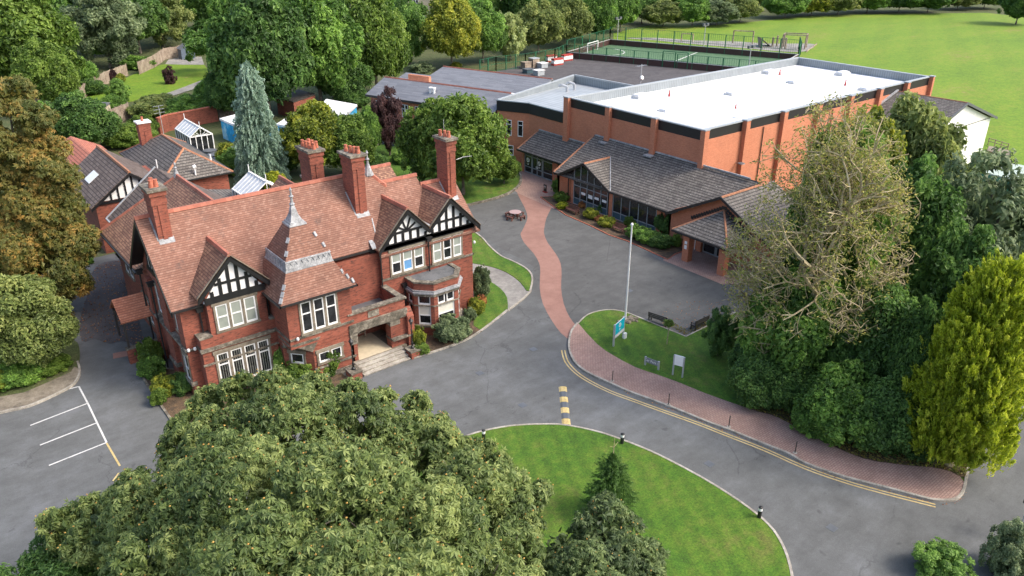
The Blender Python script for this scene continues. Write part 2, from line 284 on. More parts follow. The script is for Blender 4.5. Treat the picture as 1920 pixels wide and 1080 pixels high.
# ------------------------------------------------------------------ building helpers
COL = SC.collection
def mesh_object(name, V, F, m, parent=None, tint=None, uv=True, org=(0, 0, 0)):
    V = np.asarray(V, dtype=np.float64).reshape(-1, 3)
    me = bpy.data.meshes.new(name)
    if isinstance(F, np.ndarray):
        k = F.shape[1]; tot = np.full(len(F), k, dtype=np.int32); loops = F.astype(np.int32).ravel()
    else:
        tot = np.array([len(f) for f in F], dtype=np.int32)
        loops = np.array([i for f in F for i in f], dtype=np.int32)
    start = np.concatenate([[0], np.cumsum(tot)[:-1]]).astype(np.int32)
    me.vertices.add(len(V)); me.vertices.foreach_set('co', (V - np.array(org)).ravel().astype(np.float32))
    me.loops.add(len(loops)); me.loops.foreach_set('vertex_index', loops)
    me.polygons.add(len(tot)); me.polygons.foreach_set('loop_start', start); me.polygons.foreach_set('loop_total', tot)
    me.polygons.foreach_set('use_smooth', np.zeros(len(tot), dtype=bool))
    me.update(calc_edges=True)
    if uv:
        lay = me.uv_layers.new(name='UVMap'); U = np.zeros((len(loops), 2), dtype=np.float32)
        s = 0
        for f in (F.tolist() if isinstance(F, np.ndarray) else F):
            P = V[f]; n = np.zeros(3)
            for i in range(len(f)): n += np.cross(P[i], P[(i + 1) % len(f)])
            l = np.linalg.norm(n); n = n / l if l > 1e-12 else np.array([0, 0, 1.])
            if abs(n[2]) > 0.999: t = np.array([1., 0, 0])
            else: t = np.cross([0, 0, 1.], n); t /= np.linalg.norm(t)
            b = np.cross(n, t)
            U[s:s + len(f), 0] = P @ t; U[s:s + len(f), 1] = P @ b; s += len(f)
        lay.data.foreach_set('uv', U.ravel())
    if tint is not None:
        a = me.attributes.new('tint', 'FLOAT', 'POINT'); a.data.foreach_set('value', np.asarray(tint, dtype=np.float32))
    me.materials.append(m)
    o = bpy.data.objects.new(name, me); COL.objects.link(o)
    if parent: o.parent = parent
    return o
def tag(o, label=None, cat=None, group=None, kind=None):
    if label: o['label'] = label
    if cat: o['category'] = cat
    if group: o['group'] = group
    if kind: o['kind'] = kind
    return o
def thing(name, label, cat, loc=(0, 0, 0), group=None):
    o = bpy.data.objects.new(name, None); COL.objects.link(o); o.empty_display_size = 0.3
    o.location = (loc[0], loc[1], loc[2] if len(loc) > 2 else 0)
    return tag(o, label, cat, group)
class Fr:
    """a wall's frame: x along the wall, d outward, z up"""
    def __init__(s, ox, oy, tx, ty):
        l = math.hypot(tx, ty); s.o = (ox, oy); s.t = (tx / l, ty / l); s.n = (ty / l, -tx / l)
    def p(s, x, d, z): return (s.o[0] + s.t[0] * x + s.n[0] * d, s.o[1] + s.t[1] * x + s.n[1] * d, z)
class MB:
    def __init__(s): s.V = []; s.F = []
    def face(s, pts):
        i = len(s.V); s.V += [tuple(p) for p in pts]; s.F.append(list(range(i, i + len(pts)))); return s
    def hexa(s, b, t):
        n = len(b); i = len(s.V); s.V += [tuple(p) for p in b] + [tuple(p) for p in t]
        s.F.append([i + k for k in range(n)][::-1]); s.F.append([i + n + k for k in range(n)])
        for k in range(n):
            j = (k + 1) % n; s.F.append([i + k, i + j, i + n + j, i + n + k])
        return s
    def box(s, x0, x1, y0, y1, z0, z1):
        return s.hexa([(x0, y0, z0), (x1, y0, z0), (x1, y1, z0), (x0, y1, z0)], [(x0, y0, z1), (x1, y0, z1), (x1, y1, z1), (x0, y1, z1)])
    def prism(s, pts, z0, z1): return s.hexa([(x, y, z0) for x, y in pts], [(x, y, z1) for x, y in pts])
    def fbox(s, f, x0, x1, d0, d1, z0, z1):
        return s.hexa([f.p(x0, d1, z0), f.p(x1, d1, z0), f.p(x1, d0, z0), f.p(x0, d0, z0)], [f.p(x0, d1, z1), f.p(x1, d1, z1), f.p(x1, d0, z1), f.p(x0, d0, z1)])
    def fpoly(s, f, pts, d0, d1):          # polygon (x,z) in the wall plane given a thickness outward
        return s.hexa([f.p(x, d0, z) for x, z in pts], [f.p(x, d1, z) for x, z in pts])
    def slab(s, pts, t=0.15): return s.hexa([(x, y, z - t) for x, y, z in pts], pts)
    def bar(s, a, b, w=0.1, h=None, up=(0, 0, 1)):
        a = Vector(a); b = Vector(b); d = (b - a).normalized(); h = h or w
        u = Vector(up); sd = d.cross(u)
        if sd.length < 1e-4: sd = Vector((1, 0, 0))
        sd.normalize(); u = sd.cross(d).normalized(); sd *= w / 2; u *= h / 2
        return s.hexa([a - sd - u, a + sd - u, a + sd + u, a - sd + u], [b - sd - u, b + sd - u, b + sd + u, b - sd + u])
    def tube(s, a, b, r0, r1=None, n=8, cap=True):
        r1 = r0 if r1 is None else r1; a = Vector(a); b = Vector(b); d = (b - a).normalized()
        x = d.orthogonal().normalized(); y = d.cross(x)
        A = [a + (x * math.cos(2 * math.pi * k / n) + y * math.sin(2 * math.pi * k / n)) * r0 for k in range(n)]
        B = [b + (x * math.cos(2 * math.pi * k / n) + y * math.sin(2 * math.pi * k / n)) * r1 for k in range(n)]
        return s.hexa(A, B)
    def lathe(s, c, prof, n=12, rot=0, ax=1, ay=1):
        for (r0, z0), (r1, z1) in zip(prof, prof[1:]):
            A = [(c[0] + math.cos(rot + 2 * math.pi * k / n) * r0 * ax, c[1] + math.sin(rot + 2 * math.pi * k / n) * r0 * ay, c[2] + z0) for k in range(n)]
            B = [(c[0] + math.cos(rot + 2 * math.pi * k / n) * r1 * ax, c[1] + math.sin(rot + 2 * math.pi * k / n) * r1 * ay, c[2] + z1) for k in range(n)]
            s.hexa(A, B)
        return s
    def build(s, name, m, parent=None, label=None):
        org = (0, 0, 0)
        if parent:
            p = parent; org = np.zeros(3)
            while p: org = org + np.array(p.location); p = p.parent
        elif s.V:
            A = np.array(s.V); org = ((A[:, 0].min() + A[:, 0].max()) / 2, (A[:, 1].min() + A[:, 1].max()) / 2, A[:, 2].min())
        o = mesh_object(name, s.V, s.F, m, parent, org=org)
        if not parent: o.location = org
        if label: o['label'] = label
        return o
def struct(name, mb, m, kind='structure'):
    o = mb.build(name, m); o['kind'] = kind; return o
def copy_tree(o, parent=None):
    c = o.copy(); COL.objects.link(c); c.parent = parent
    for ch in [x for x in bpy.data.objects if x.parent == o]: copy_tree(ch, c)
    return c
def smooth(pts, k=3, closed=True):         # Catmull-Rom through ground points
    n = len(pts); out = []
    rng = range(n) if closed else range(n - 1)
    for i in rng:
        g = (lambda j: pts[j % n]) if closed else (lambda j: pts[min(max(j, 0), n - 1)])
        p0, p1, p2, p3 = g(i - 1), g(i), g(i + 1), g(i + 2)
        for q in range(k):
            t = q / k
            out.append(tuple(0.5 * (2 * p1[a] + (p2[a] - p0[a]) * t + (2 * p0[a] - 5 * p1[a] + 4 * p2[a] - p3[a]) * t * t + (3 * p1[a] - p0[a] - 3 * p2[a] + p3[a]) * t ** 3) for a in (0, 1)))
    if not closed: out.append(pts[-1])
    return out
def area2(p): return sum(p[i][0] * p[(i + 1) % len(p)][1] - p[(i + 1) % len(p)][0] * p[i][1] for i in range(len(p)))
def ccw(p): return p if area2(p) > 0 else p[::-1]
def flat(name, pts, z, m, kind='structure', thick=0.0):
    """a sheet (or low slab) laid over a ground polygon"""
    pts = ccw(pts); bm = bmesh.new()
    cx = sum(p[0] for p in pts) / len(pts); cy = sum(p[1] for p in pts) / len(pts)
    f = bm.faces.new([bm.verts.new((x - cx, y - cy, 0)) for x, y in pts])
    if thick:
        for e in list(bm.edges):
            a, b = e.verts
        r = bmesh.ops.extrude_edge_only(bm, edges=list(bm.edges))
        for v in [g for g in r['geom'] if isinstance(g, bmesh.types.BMVert)]: v.co.z -= thick
    bmesh.ops.triangulate(bm, faces=[f])
    lay = bm.loops.layers.uv.new('UVMap')
    for fc in bm.faces:
        for l in fc.loops: l[lay].uv = (l.vert.co.x + cx, l.vert.co.y + cy)
    me = bpy.data.meshes.new(name); bm.to_mesh(me); bm.free(); me.materials.append(m)
    o = bpy.data.objects.new(name, me); COL.objects.link(o); o.location = (cx, cy, z)
    if kind: o['kind'] = kind
    return o
def strip(pts, w, z0, z1, off=0.0, mb=None, closed=False):
    """a kerb or a painted line along ground points, off metres to the left of travel"""
    mb = mb or MB(); n = len(pts); L = []; Rr = []
    for i in range(n):
        a = pts[(i - 1) % n if closed else max(i - 1, 0)]; b = pts[(i + 1) % n if closed else min(i + 1, n - 1)]
        dx, dy = b[0] - a[0], b[1] - a[1]; l = math.hypot(dx, dy) or 1; nx, ny = -dy / l, dx / l
        L.append((pts[i][0] + nx * (off + w / 2), pts[i][1] + ny * (off + w / 2))); Rr.append((pts[i][0] + nx * (off - w / 2), pts[i][1] + ny * (off - w / 2)))
    for i in range(n if closed else n - 1):
        j = (i + 1) % n
        if z1 - z0 < 0.02: mb.face([(*Rr[i], z1), (*Rr[j], z1), (*L[j], z1), (*L[i], z1)])
        else: mb.hexa([(*Rr[i], z0), (*Rr[j], z0), (*L[j], z0), (*L[i], z0)], [(*Rr[i], z1), (*Rr[j], z1), (*L[j], z1), (*L[i], z1)])
    return mb
def text_part(name, s, size, loc, rot, m, parent, depth=0.004):
    cu = bpy.data.curves.new(name, 'FONT'); cu.body = s; cu.size = size; cu.extrude = depth; cu.align_x = 'CENTER'; cu.align_y = 'CENTER'
    t = bpy.data.objects.new(name, cu); COL.objects.link(t); bpy.context.view_layer.update()
    me = bpy.data.meshes.new_from_object(t.evaluated_get(bpy.context.evaluated_depsgraph_get()))
    bpy.data.objects.remove(t); o = bpy.data.objects.new(name, me); COL.objects.link(o); me.materials.clear(); me.materials.append(m)
    o.parent = parent; o.location = loc; o.rotation_euler = rot; return o
# ------------------------------------------------------------------ windows and half-timbering
def window(root, f, x0, x1, z0, z1, lights=3, transom=0.62, sm=None, gl=None, frame=0.09, mull=0.17, surround=True, name='window', fm=None, d=0.0, label=None):
    sm = sm or stone
    if surround:
        s = MB(); s.fbox(f, x0 - 0.22, x1 + 0.22, d - 0.05, d + 0.09, z1, z1 + 0.26); s.fbox(f, x0 - 0.18, x1 + 0.18, d - 0.05, d + 0.13, z0 - 0.16, z0)
        w = (x1 - x0 - mull * (lights - 1)) / lights
        for k in range(lights - 1): s.fbox(f, x0 + w * (k + 1) + mull * k, x0 + (w + mull) * (k + 1), d - 0.05, d + 0.085, z0, z1)
        s.fbox(f, x0 - 0.14, x0, d - 0.05, d + 0.07, z0, z1); s.fbox(f, x1, x1 + 0.14, d - 0.05, d + 0.07, z0, z1)
        W = s.build(name, sm, root, label)
    else:
        w = (x1 - x0 - mull * (lights - 1)) / lights
        W = None
    fr = MB()
    g = {}
    for k in range(lights):
        a = x0 + (w + mull) * k; b = a + w
        fr.fbox(f, a, a + frame, d, d + 0.05, z0, z1); fr.fbox(f, b - frame, b, d, d + 0.05, z0, z1)
        fr.fbox(f, a + frame, b - frame, d, d + 0.05, z1 - frame, z1); fr.fbox(f, a + frame, b - frame, d, d + 0.06, z0, z0 + frame * 1.5)
        parts = [(z0 + frame * 1.5, z1 - frame)]
        if transom:
            zt = z0 + (z1 - z0) * transom; fr.fbox(f, a + frame, b - frame, d, d + 0.055, zt - frame * 0.5, zt + frame * 0.5)
            parts = [(z0 + frame * 1.5, zt - frame * 0.5), (zt + frame * 0.5, z1 - frame)]
        gm = gl[k % len(gl)] if isinstance(gl, (list, tuple)) else (gl or glassm)
        if not isinstance(gm, (list, tuple)): gm = (gm, gm)
        for q, (za, zb) in enumerate(parts):
            g.setdefault((k, gm[q].name), (gm[q], MB()))[1].fbox(f, a + frame, b - frame, d - 0.02, d + 0.015, za, zb)
    if W is None:
        W = fr.build(name, fm or white, root, label)
    else: fr.build('frame', fm or white, W)
    for mm, gb in g.values(): gb.build('blind' if 'blind' in mm.name else 'pane', mm, W)
    return W
def timber_gable(root, f, xc, z0, half, zr, radial=False, d=0.0, zmid=0.30):
    H = zr - z0; sl = H / half
    mb = MB(); mb.fpoly(f, [(xc - half, z0), (xc + half, z0), (xc, zr)], d - 0.15, d + 0.03)
    P = mb.build('plaster_gable', plaster, root)
    b = MB(); b.fbox(f, xc - half + 0.05, xc + half - 0.05, d + 0.0, d + 0.10, z0 - 0.12, z0 + 0.34)
    zm = z0 + 0.3 + H * zmid; hw = (zr - zm) / sl
    b.fbox(f, xc - hw, xc + hw, d + 0.01, d + 0.09, zm - 0.09, zm + 0.09)
    n = 6; st = 2 * half / (n + 1.0)
    for k in range(n):
        x = xc - half + st * (k + 1); zt = z0 + (half - abs(x - xc)) * sl - 0.1
        b.fbox(f, x - 0.115, x + 0.115, d + 0.01, d + 0.08, z0 + 0.3, min(zt, zm - 0.09) if radial else zt)
    if radial:
        for ang in (-58, -20, 20, 58):
            a = R(ang); L = 3.0; dx, dz = math.sin(a), math.cos(a)
            # stop at the rafters
            L = (zr - zm) / (dz + abs(dx) * sl) - 0.08
            nx, nz = dz * 0.075, -dx * 0.075
            b.fpoly(f, [(xc - nx, zm - nz), (xc + nx, zm + nz), (xc + nx + dx * L, zm + nz + dz * L), (xc - nx + dx * L, zm - nz + dz * L)], d + 0.01, d + 0.085)
    b.build('timber_frame', black, P)
    return P
def bargeboards(root, f, L, A, Rr, w=0.42, d0=0.28, d1=0.36, m=None):
    b = MB()
    for p, q in ((L, A), (A, Rr)):
        b.fpoly(f, [(p[0], p[1] - w), (q[0], q[1] - w), (q[0], q[1]), (p[0], p[1])], d0, d1)
    return b.build('bargeboard', m or black, root)
def ridge(mb, a, b, w=0.32, h=0.16):
    a = Vector(a); b = Vector(b); d = (b - a).normalized(); s = d.cross(Vector((0, 0, 1))).normalized() * w / 2
    up = Vector((0, 0, h * 0.6)); dn = Vector((0, 0, -h * 0.8))
    mb.hexa([a - s + dn, a + s + dn, a + s * 0.5 + up, a - s * 0.5 + up], [b - s + dn, b + s + dn, b + s * 0.5 + up, b - s * 0.5 + up])
    return mb
def chimney(root, x0, x1, y0, y1, z0, z1, pots, bm_=None, cap=None, flare=0.1):
    b = MB(); H = z1 - z0
    b.box(x0, x1, y0, y1, z0, z1 - 1.1)
    b.box(x0 - flare * .5, x1 + flare * .5, y0 - flare * .5, y1 + flare * .5, z1 - 1.1, z1 - 0.72)
    b.box(x0 - flare * .2, x1 + flare * .2, y0 - flare * .2, y1 + flare * .2, z1 - 0.72, z1 - 0.5)
    b.box(x0 - flare, x1 + flare, y0 - flare, y1 + flare, z1 - 0.5, z1 - 0.18)
    xm = (x0 + x1) / 2; b.box(xm - 0.14, xm + 0.14, y0 - 0.06, y1 + 0.06, z0, z1 - 1.12)
    c = b.build('chimney', bm_ or old_brick, root)
    MB().box(x0 - flare - 0.1, x1 + flare + 0.1, y0 - flare - 0.1, y1 + flare + 0.1, z1 - 0.18, z1).build('capstone', cap or dark_stone, c)
    for i, (fx, fy, wt) in enumerate(pots):
        MB().lathe((x0 + (x1 - x0) * fx, y0 + (y1 - y0) * fy, z1), [(0.16, -.02), (0.15, .2), (0.115, .4), (0.135, .42), (0.135, .5)], 10).build('chimney_pot', terracotta, c)
    return c
# ------------------------------------------------------------------ ground, roads, kerbs
base = MB().face([(-600, -300, 0), (900, -300, 0), (900, 1100, 0), (-600, 1100, 0)])
struct('ground', base, rough_m)
flat('field', GP('1150,62 1230,45 1330,48 1420,40 1520,30 1620,27 1760,25 1850,24 1990,40 2400,120 2500,420 2300,600 1960,420 1850,330 1560,300 1400,250 1330,160 1120,140 1090,100 1150,75'), 0.02, field_m)
yard = [G(*p) for p in ((-420, 1500), (-420, 800), (0, 776), (140, 700))] + [(2, 67), (7, 80), (14, 80), (14, 60), (30, 60), (44, 66), (56, 76), (64, 77), (64, 50), (62, 30), (70, 24), (80, 14), (70, -5), (40, -8), (0, -6)]
flat('road', yard, 0.012, asphalt)
# the house's shadow over the side drive, put in as a dark leaf-flecked sheet
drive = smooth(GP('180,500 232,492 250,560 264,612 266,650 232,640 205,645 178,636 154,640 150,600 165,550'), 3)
flat('side_drive_shadow', drive, 0.017, court_and_shadow_asphalt)
corner = smooth(GP('1236,604 1250,580 1300,562 1380,575 1420,600 1379,590 1326,616 1286,636'), 3)
fc_ = smooth(GP('880,384 965,364 1040,395 1100,424 1180,456 1242,490 1300,512 1355,534 1420,560 1440,600 1330,606 1286,628 1230,606 1170,584 1115,585 1080,606 1050,600 1000,545 1000,500 960,478 920,452 890,425'), 2)
flat('forecourt', fc_, 0.0145, forecourt_m)
# red path
lp = GP('969.6,362 976,375 984,390 988,401 989,408 987,416 983,425 978.5,434 976,440 983,455.6 1001,476 1011,494 1013,510 1012,540 1018,570 1035,602 1052,625 1066,636')
rp = GP('1034,389.6 1025,408 1021,425 1020,438 1027,455.6 1042,476 1051,494 1053,515 1052,540 1057,570 1068,595 1080,611')
flat('red_path', smooth(lp, 2, False) + smooth(rp, 2, False)[::-1], 0.02, red_path)
flat('lobby_paving', [G(950, 347), G(972, 363), G(1040, 393), (58.9, 66), (63.3, 69.5), (63.3, 78), (60, 78)], 0.028, paver)
# lawns and beds with their kerbs
def bed(name, pts, m, z=0.09, kerb=None, kw=0.14, kz=0.11, closed=True, k=3):
    pts = ccw(smooth(pts, k)) if k > 1 else ccw(pts)
    o = flat(name, pts, z, m, thick=z + 0.05)
    if kerb is not False:
        kb = strip(pts, kw, -0.02, kz, -kw * 0.4, closed=True)
        struct('kerb', kb, kerb or kerb_m)
    return pts
front_lawn = GP('870,822 905,811 960,801 1020,798 1062,800 1120,812 1165,827 1220,849 1280,879 1340,913 1400,953 1440,987 1463,1020 1478,1060 1485,1110 1480,1180 1400,1300 1200,1420 850,1420 600,1250 560,1050 700,900 810,845')
FRONT = bed('lawn', front_lawn, grass_m)
# island: kerb line, then brick pavement and lawn inside
k_out = GP('1084,608 1073,622 1068,644 1070,662 1082,684 1107,702 1144,719 1182,736 1229,753 1273,770 1329,793 1360,804 1419,828 1479,852 1511,870 1582,895 1656,914 1716,930 1748,938 1775,939 1793,935 1804,921 1809,899 1816,864 1821,834 1826,800')
isl_back = [(66, 16), (70, 22), (63, 27), (58, 29.5)]
k_in = GP('1379,587 1326,613 1286,633 1229,610 1191,594 1165,585 1135,583 1103,591 1084,608')
ko = smooth(k_out, 3, False); ki = smooth(k_in[:2], 1, False)[:-1] + [k_in[1], k_in[2]] + smooth(k_in[3:], 3, False)
island = ko + isl_back + ki[:-1]
flat('island_lawn', island, 0.09, grass_m, thick=0.15)
struct('kerb', strip(ko, 0.16, -0.02, 0.15, -0.05), kerb_m); struct('kerb', strip(ki, 0.12, -0.02, 0.12, 0.0), kerb_m)
pave_in = GP('1084.4,609.7 1120,648 1150,669 1191,691 1229,704 1276,721 1322,740 1404,769 1446,781 1473,793 1514,816 1550,834 1597,855 1641,868 1716,877 1745,879 1781,887 1809,899')
kk = [p for p in ko if p[1] <= G(1084, 608)[1] + .01 or True]
kcut = ko[:next(i for i, p in enumerate(ko) if math.hypot(p[0] - G(1809, 899)[0], p[1] - G(1809, 899)[1]) < 0.6) + 1]
flat('brick_pavement', [(x, y) for x, y in kcut] + smooth(pave_in, 2, False)[::-1][1:-1], 0.125, paver, thick=0.03)
leaf_edge = GP('1404,769 1446,781 1473,793 1514,816 1550,834 1597,855 1641,868 1716,877 1745,879 1781,887 1809,899 1816,868 1790,850 1700,845 1600,820 1500,780 1440,760')
flat('leaf_strewn_soil', smooth(leaf_edge, 2), 0.13, soil)
# yellow lines, bay markings
yl = smooth(GP('1053,657 1059,678 1076,698 1102,716 1142,736 1182,751 1240,772 1307,796 1360,817 1434,846 1508,879 1582,905 1656,926 1754,951'), 3, False)
ym = strip(yl, 0.1, 0, 0.018, 0.0); strip(yl, 0.1, 0, 0.018, 0.24, ym); struct('double_yellow_line', ym, yellow_line)
wm = MB()
for s in ('128,730 148,725', '148,725 165,757 182,793 200,830', '57,798 163,757', '75,835 182,793', '92,873 200,830'):
    strip(GP(s), 0.11, 0, 0.018, 0, wm)
struct('parking_bay_line', wm, white_line)
struct('yellow_bay_line', strip(GP('223,887 212,902'), 0.11, 0, 0.018, 0, strip(GP('200,831 225,874'), 0.11, 0, 0.018)), yellow_line)
struct('manhole_cover', strip(GP('212,668 242,662'), 0.9, 0, 0.02), red_path)
# crescent lawns by the house and the gravel path between them
up = smooth(GP('882,430 895,439 907,449 920,464 940,481 960,490 980,500 995,512 999,527 995,547'), 3, False)
lo = smooth(GP('952,583 925,605 902,622 880,636 850,649 815,661 776,673'), 3, False)
pin1 = smooth(GP('987,546 975,530 950,512 920,501 882,494'), 2, False)
flat('crescent_lawn', up + pin1, 0.09, grass_m, thick=0.15)
pin2 = smooth(GP('952,582 951,560 938,542 915,527 885,513'), 2, False)
flat('crescent_lawn_lower', GP('952,583 925,605 903,621 888,612 890,560') + pin2[::-1], 0.09, grass_m, thick=0.15)
flat('planting_bed', GP('903,622 880,636 850,649 815,661 776,673') + [(26.8, 45.0), (26.8, 47.5), (35.3, 47.5)] + GP('890,560 888,612'), 0.085, soil, thick=0.15)
flat('gravel_path', pin1 + [(35.8, 50.6), (36.5, 47)] + pin2[::-1] + GP('952,583 970,570 985,557 995,547'), 0.05, gravel, thick=0.1)
struct('kerb', strip(up + GP('996,547 985,559 970,571 953,584') + lo, 0.15, -0.02, 0.13, -0.05), kerb_m)
# upper lawn under the trees left of the lobby
bed('tree_lawn', GP('968,318 975,332 972,348 955,362 930,372 895,381 860,386 790,370 730,330 700,290 720,270 800,275 900,285 955,300'), grass_m, kerb=dark_stone, kw=0.3, kz=0.22)
# shrubbery along the glazed wing
GL_BED = [G(1044, 392), G(1062, 404), G(1085, 414), G(1110, 425), G(1142, 441), G(1175, 452), G(1215, 470), G(1252, 487), (57.0, 45.6), (59.6, 45.6), (60.3, 50), (59.4, 56), (59.3, 66.2), (58, 67)]
bed('shrub_bed', GL_BED, soil, z=0.06, kerb=terracotta, kw=0.1, kz=0.09, k=1)
flat('porch_paving', [G(1242, 488), G(1355, 534), (56.6, 37.2), (61, 37.2), (61, 45.4), (56.6, 45.6)], 0.03, paver)
# left garden bed with stone flags
bed('garden_bed', GP('-200,800 0,747 46,739 88,721 134,700 146,690 150,660 140,640 100,640 40,640 -100,660 -260,720'), rough_m, z=0.12, kerb=False)
flat('stone_flags', GP('-60,770 0,747 46,739 88,721 134,700 140,690 150,695 146,709 134,725 98.5,744 53,763 0,776 -60,795'), 0.14, stone, thick=0.15)
struct('kerb', strip(smooth(GP('-60,796 0,776 53,764 98,745 134,726 147,710 150,695 146,680'), 3, False), 0.14, -0.02, 0.17), kerb_m)
bed('house_side_bed', [(11.7, 53.6)] + GP('262,690 272,712 290,740 312,772 334,803 380,830') + [(14, 41), (18.5, 43.2), (20.9, 44.3), (20.9, 46.5), (17.6, 47), (11.7, 49)], soil, z=0.1, kerb=dark_stone, kw=0.16, k=1)
# far ground: garden lawn, tarmac court, pitch
bed('garden_lawn', GP('150,188 175,176 215,158 250,140 290,126 310,121 345,121 383,122 388,148 350,165 300,182 250,190 200,195'), field_m, z=0.06, kerb=False)
flat('pale_stone_path', smooth(GP('388,148 385,160 350,172 310,184 265,192 262,188 300,180 350,162'), 2), 0.09, gravel)
flat('garden_patio', GP('310,121 316,112 340,108 378,107 383,122 345,122'), 0.08, gravel)
def RT_(o, t, n, l, w):   # rectangle from origin along directions
    return [o, (o[0] + t[0] * l, o[1] + t[1] * l), (o[0] + t[0] * l + n[0] * w, o[1] + t[1] * l + n[1] * w), (o[0] + n[0] * w, o[1] + n[1] * w)]
# ------------------------------------------------------------------ the Victorian brick house
HS = thing('brick_house', 'large old red brick house with red tiled roofs, half-timbered gables and a pyramid-roofed tower', 'house', (11.8, 49, 0))
w = MB()
w.prism([(11.8, 49.0), (26.4, 49.0), (26.4, 57.8), (11.8, 57.8)], 0, 7.05)
w.box(17.9, 26.3, 49.6, 50, 0, 7.5)
w.box(13.1, 17.05, 48.3, 49.1, 0, 7.8)
w.box(26.3, 34.75, 48.6, 57.4, 0, 7.35)
w.fpoly(Fr(11.8, 57.8, 0, -1), [(0, 7), (8.8, 7), (4.5, 11.6)], -0.3, 0)
w.fpoly(Fr(34.7, 48.6, 0, 1), [(0, 7), (8.8, 7), (3.9, 10.6)], -0.3, 0.0)
# projecting pieces of the left flank
w.box(11.55, 11.8, 49.0, 50.2, 0, 6.7); w.box(11.5, 11.8, 52.2, 53.6, 0, 7.6); w.box(11.45, 11.8, 55.9, 56.6, 0, 6.6)
# left ground-floor bay and rear wing walls
w.box(12.25, 17.4, 48.1, 49.0, 0, 4.75)
w.box(12.2, 22.2, 57.8, 67.9, 0, 6.6); w.box(29.8, 34.0, 57, 66, 0, 6.0); w.box(23.5, 29.5, 57.8, 66, 0, 6.0)
walls = w.build('wall', old_brick, HS)
st = MB()
for z in (3.72,):
    st.box(11.72, 18.0, 48.93, 49.0, z, z + 0.16); st.box(11.42, 11.8, 48.93, 57.6, z, z + 0.15)
st.box(26.25, 34.82, 48.52, 48.6, 4.82, 4.98); st.box(18, 26.3, 49.53, 49.6, 4.6, 4.76); st.box(34.75, 34.83, 48.52, 57, 4.82, 4.98)
st.box(12.13, 17.5, 47.98, 48.1, 3.78, 3.92); st.box(12.1, 17.53, 47.95, 48.1, 3.92, 4.04); st.box(12.17, 17.48, 48.02, 48.1, 2.75, 2.89)
st.box(12.2, 13.1, 48.04, 49.0, 4.75, 4.86); st.box(17.05, 17.45, 48.04, 49.0, 4.75, 4.86); st.box(12.17, 17.48, 48.02, 48.1, 0.65, 0.8)
st.box(11.4, 11.8, 48.9, 50.3, 1.1, 1.4); st.box(11.4, 11.8, 52.1, 53.7, 1.1, 1.4); st.box(12.15, 12.25, 48.1, 49, 3.85, 4.0); st.box(13.0, 17.1, 48.2, 48.3, 4.55, 4.7)
st.build('string_course', dark_stone, HS)
# --- main roofs
def y_main(z): return 48.7 + (z - 7) / 1.042
def y_wing(z): return 48.6 + (z - 7) / 0.95
rf = MB()
rf.slab([(11.0, 48.7, 7), (17.4, 48.7, 7), (17.4, 49.17, 7.49), (26.5, 49.17, 7.49), (29.3, 52.4, 10.86), (28.3, 53.5, 12), (11.0, 53.5, 12)])
rf.slab([(28.3, 53.5, 12), (29.3, 52.4, 10.86), (29.3, 54.6, 10.86)])
main_roof = rf.build('roof', red_tile, HS)
rb = MB(); rb.slab([(11.0, 53.5, 12), (28.3, 53.5, 12), (29.4, 54.6, 10.86), (29.4, 58.1, 7.2), (11.0, 58.1, 7.2)])
rb.build('roof', brown_tile, HS)
rw = MB()
rw.slab([(26.1, 48.5, 6.9), (35.5, 48.5, 6.9), (35.5, 52.25, 10.47), (32.3, 52.25, 10.47), (32.3, 52.9, 11.08), (29.0, 52.9, 11.08)], 0.14)
rw.slab([(32.3, 52.25, 10.47), (35.5, 52.25, 10.47), (35.5, 56, 6.9), (32.3, 56, 6.9)], 0.14)
rw.slab([(28.5, 52.9, 11.08), (32.3, 52.9, 11.08), (32.3, 57.4, 6.9), (28.5, 57.4, 6.9)], 0.14)
rw.build('roof', red_tile, HS)
cw = MB()          # cross wing behind, ridge running back
cw.slab([(17.1, 64.6, 11.1), (17.1, 52.6, 11.1), (11.3, 57.9, 6.5), (11.3, 68.4, 6.5)], 0.14)
cw.slab([(11.3, 68.4, 6.5), (22.7, 68.4, 6.5), (17.1, 64.6, 11.1)], 0.14)
cw.build('roof', brown_tile, HS)
cb = MB(); cb.slab([(17.1, 52.6, 11.1), (17.1, 64.6, 11.1), (22.7, 68.4, 6.5), (22.7, 57.9, 6.5)], 0.14)
cb.build('roof', brown_slate, HS)
rr = MB()          # rear wing on the right: hipped, and the small gabled roof behind the ridge
rr.slab([(31.6, 61, 9.7), (34.6, 61, 9.7), (34.6, 56.5, 6.1), (29.3, 56.5, 6.1)], 0.14); rr.slab([(34.6, 61, 9.7), (31.6, 61, 9.7), (29.3, 66.3, 6.1), (34.6, 66.3, 6.1)], 0.14)
rr.slab([(31.6, 61, 9.7), (29.3, 56.5, 6.1), (29.3, 66.3, 6.1)], 0.14)
rr.slab([(26.3, 66.4, 8.8), (26.3, 58, 8.8), (23.2, 58, 6), (23.2, 66.4, 6)], 0.14); rr.slab([(26.3, 58, 8.8), (26.3, 66.4, 8.8), (29.4, 66.4, 6), (29.4, 58, 6)], 0.14)
rr.build('roof', brown_tile, HS)
MB().fpoly(Fr(34.3, 56.5, 0, 1), [(0, 6), (9.8, 6), (4.5, 9.6)], -0.2, 0).fpoly(Fr(29.3, 66.2, -1, 0), [(0, 6), (6.1, 6), (3, 8.7)], -0.2, 0).build('wall', old_brick, HS)
rd = MB()
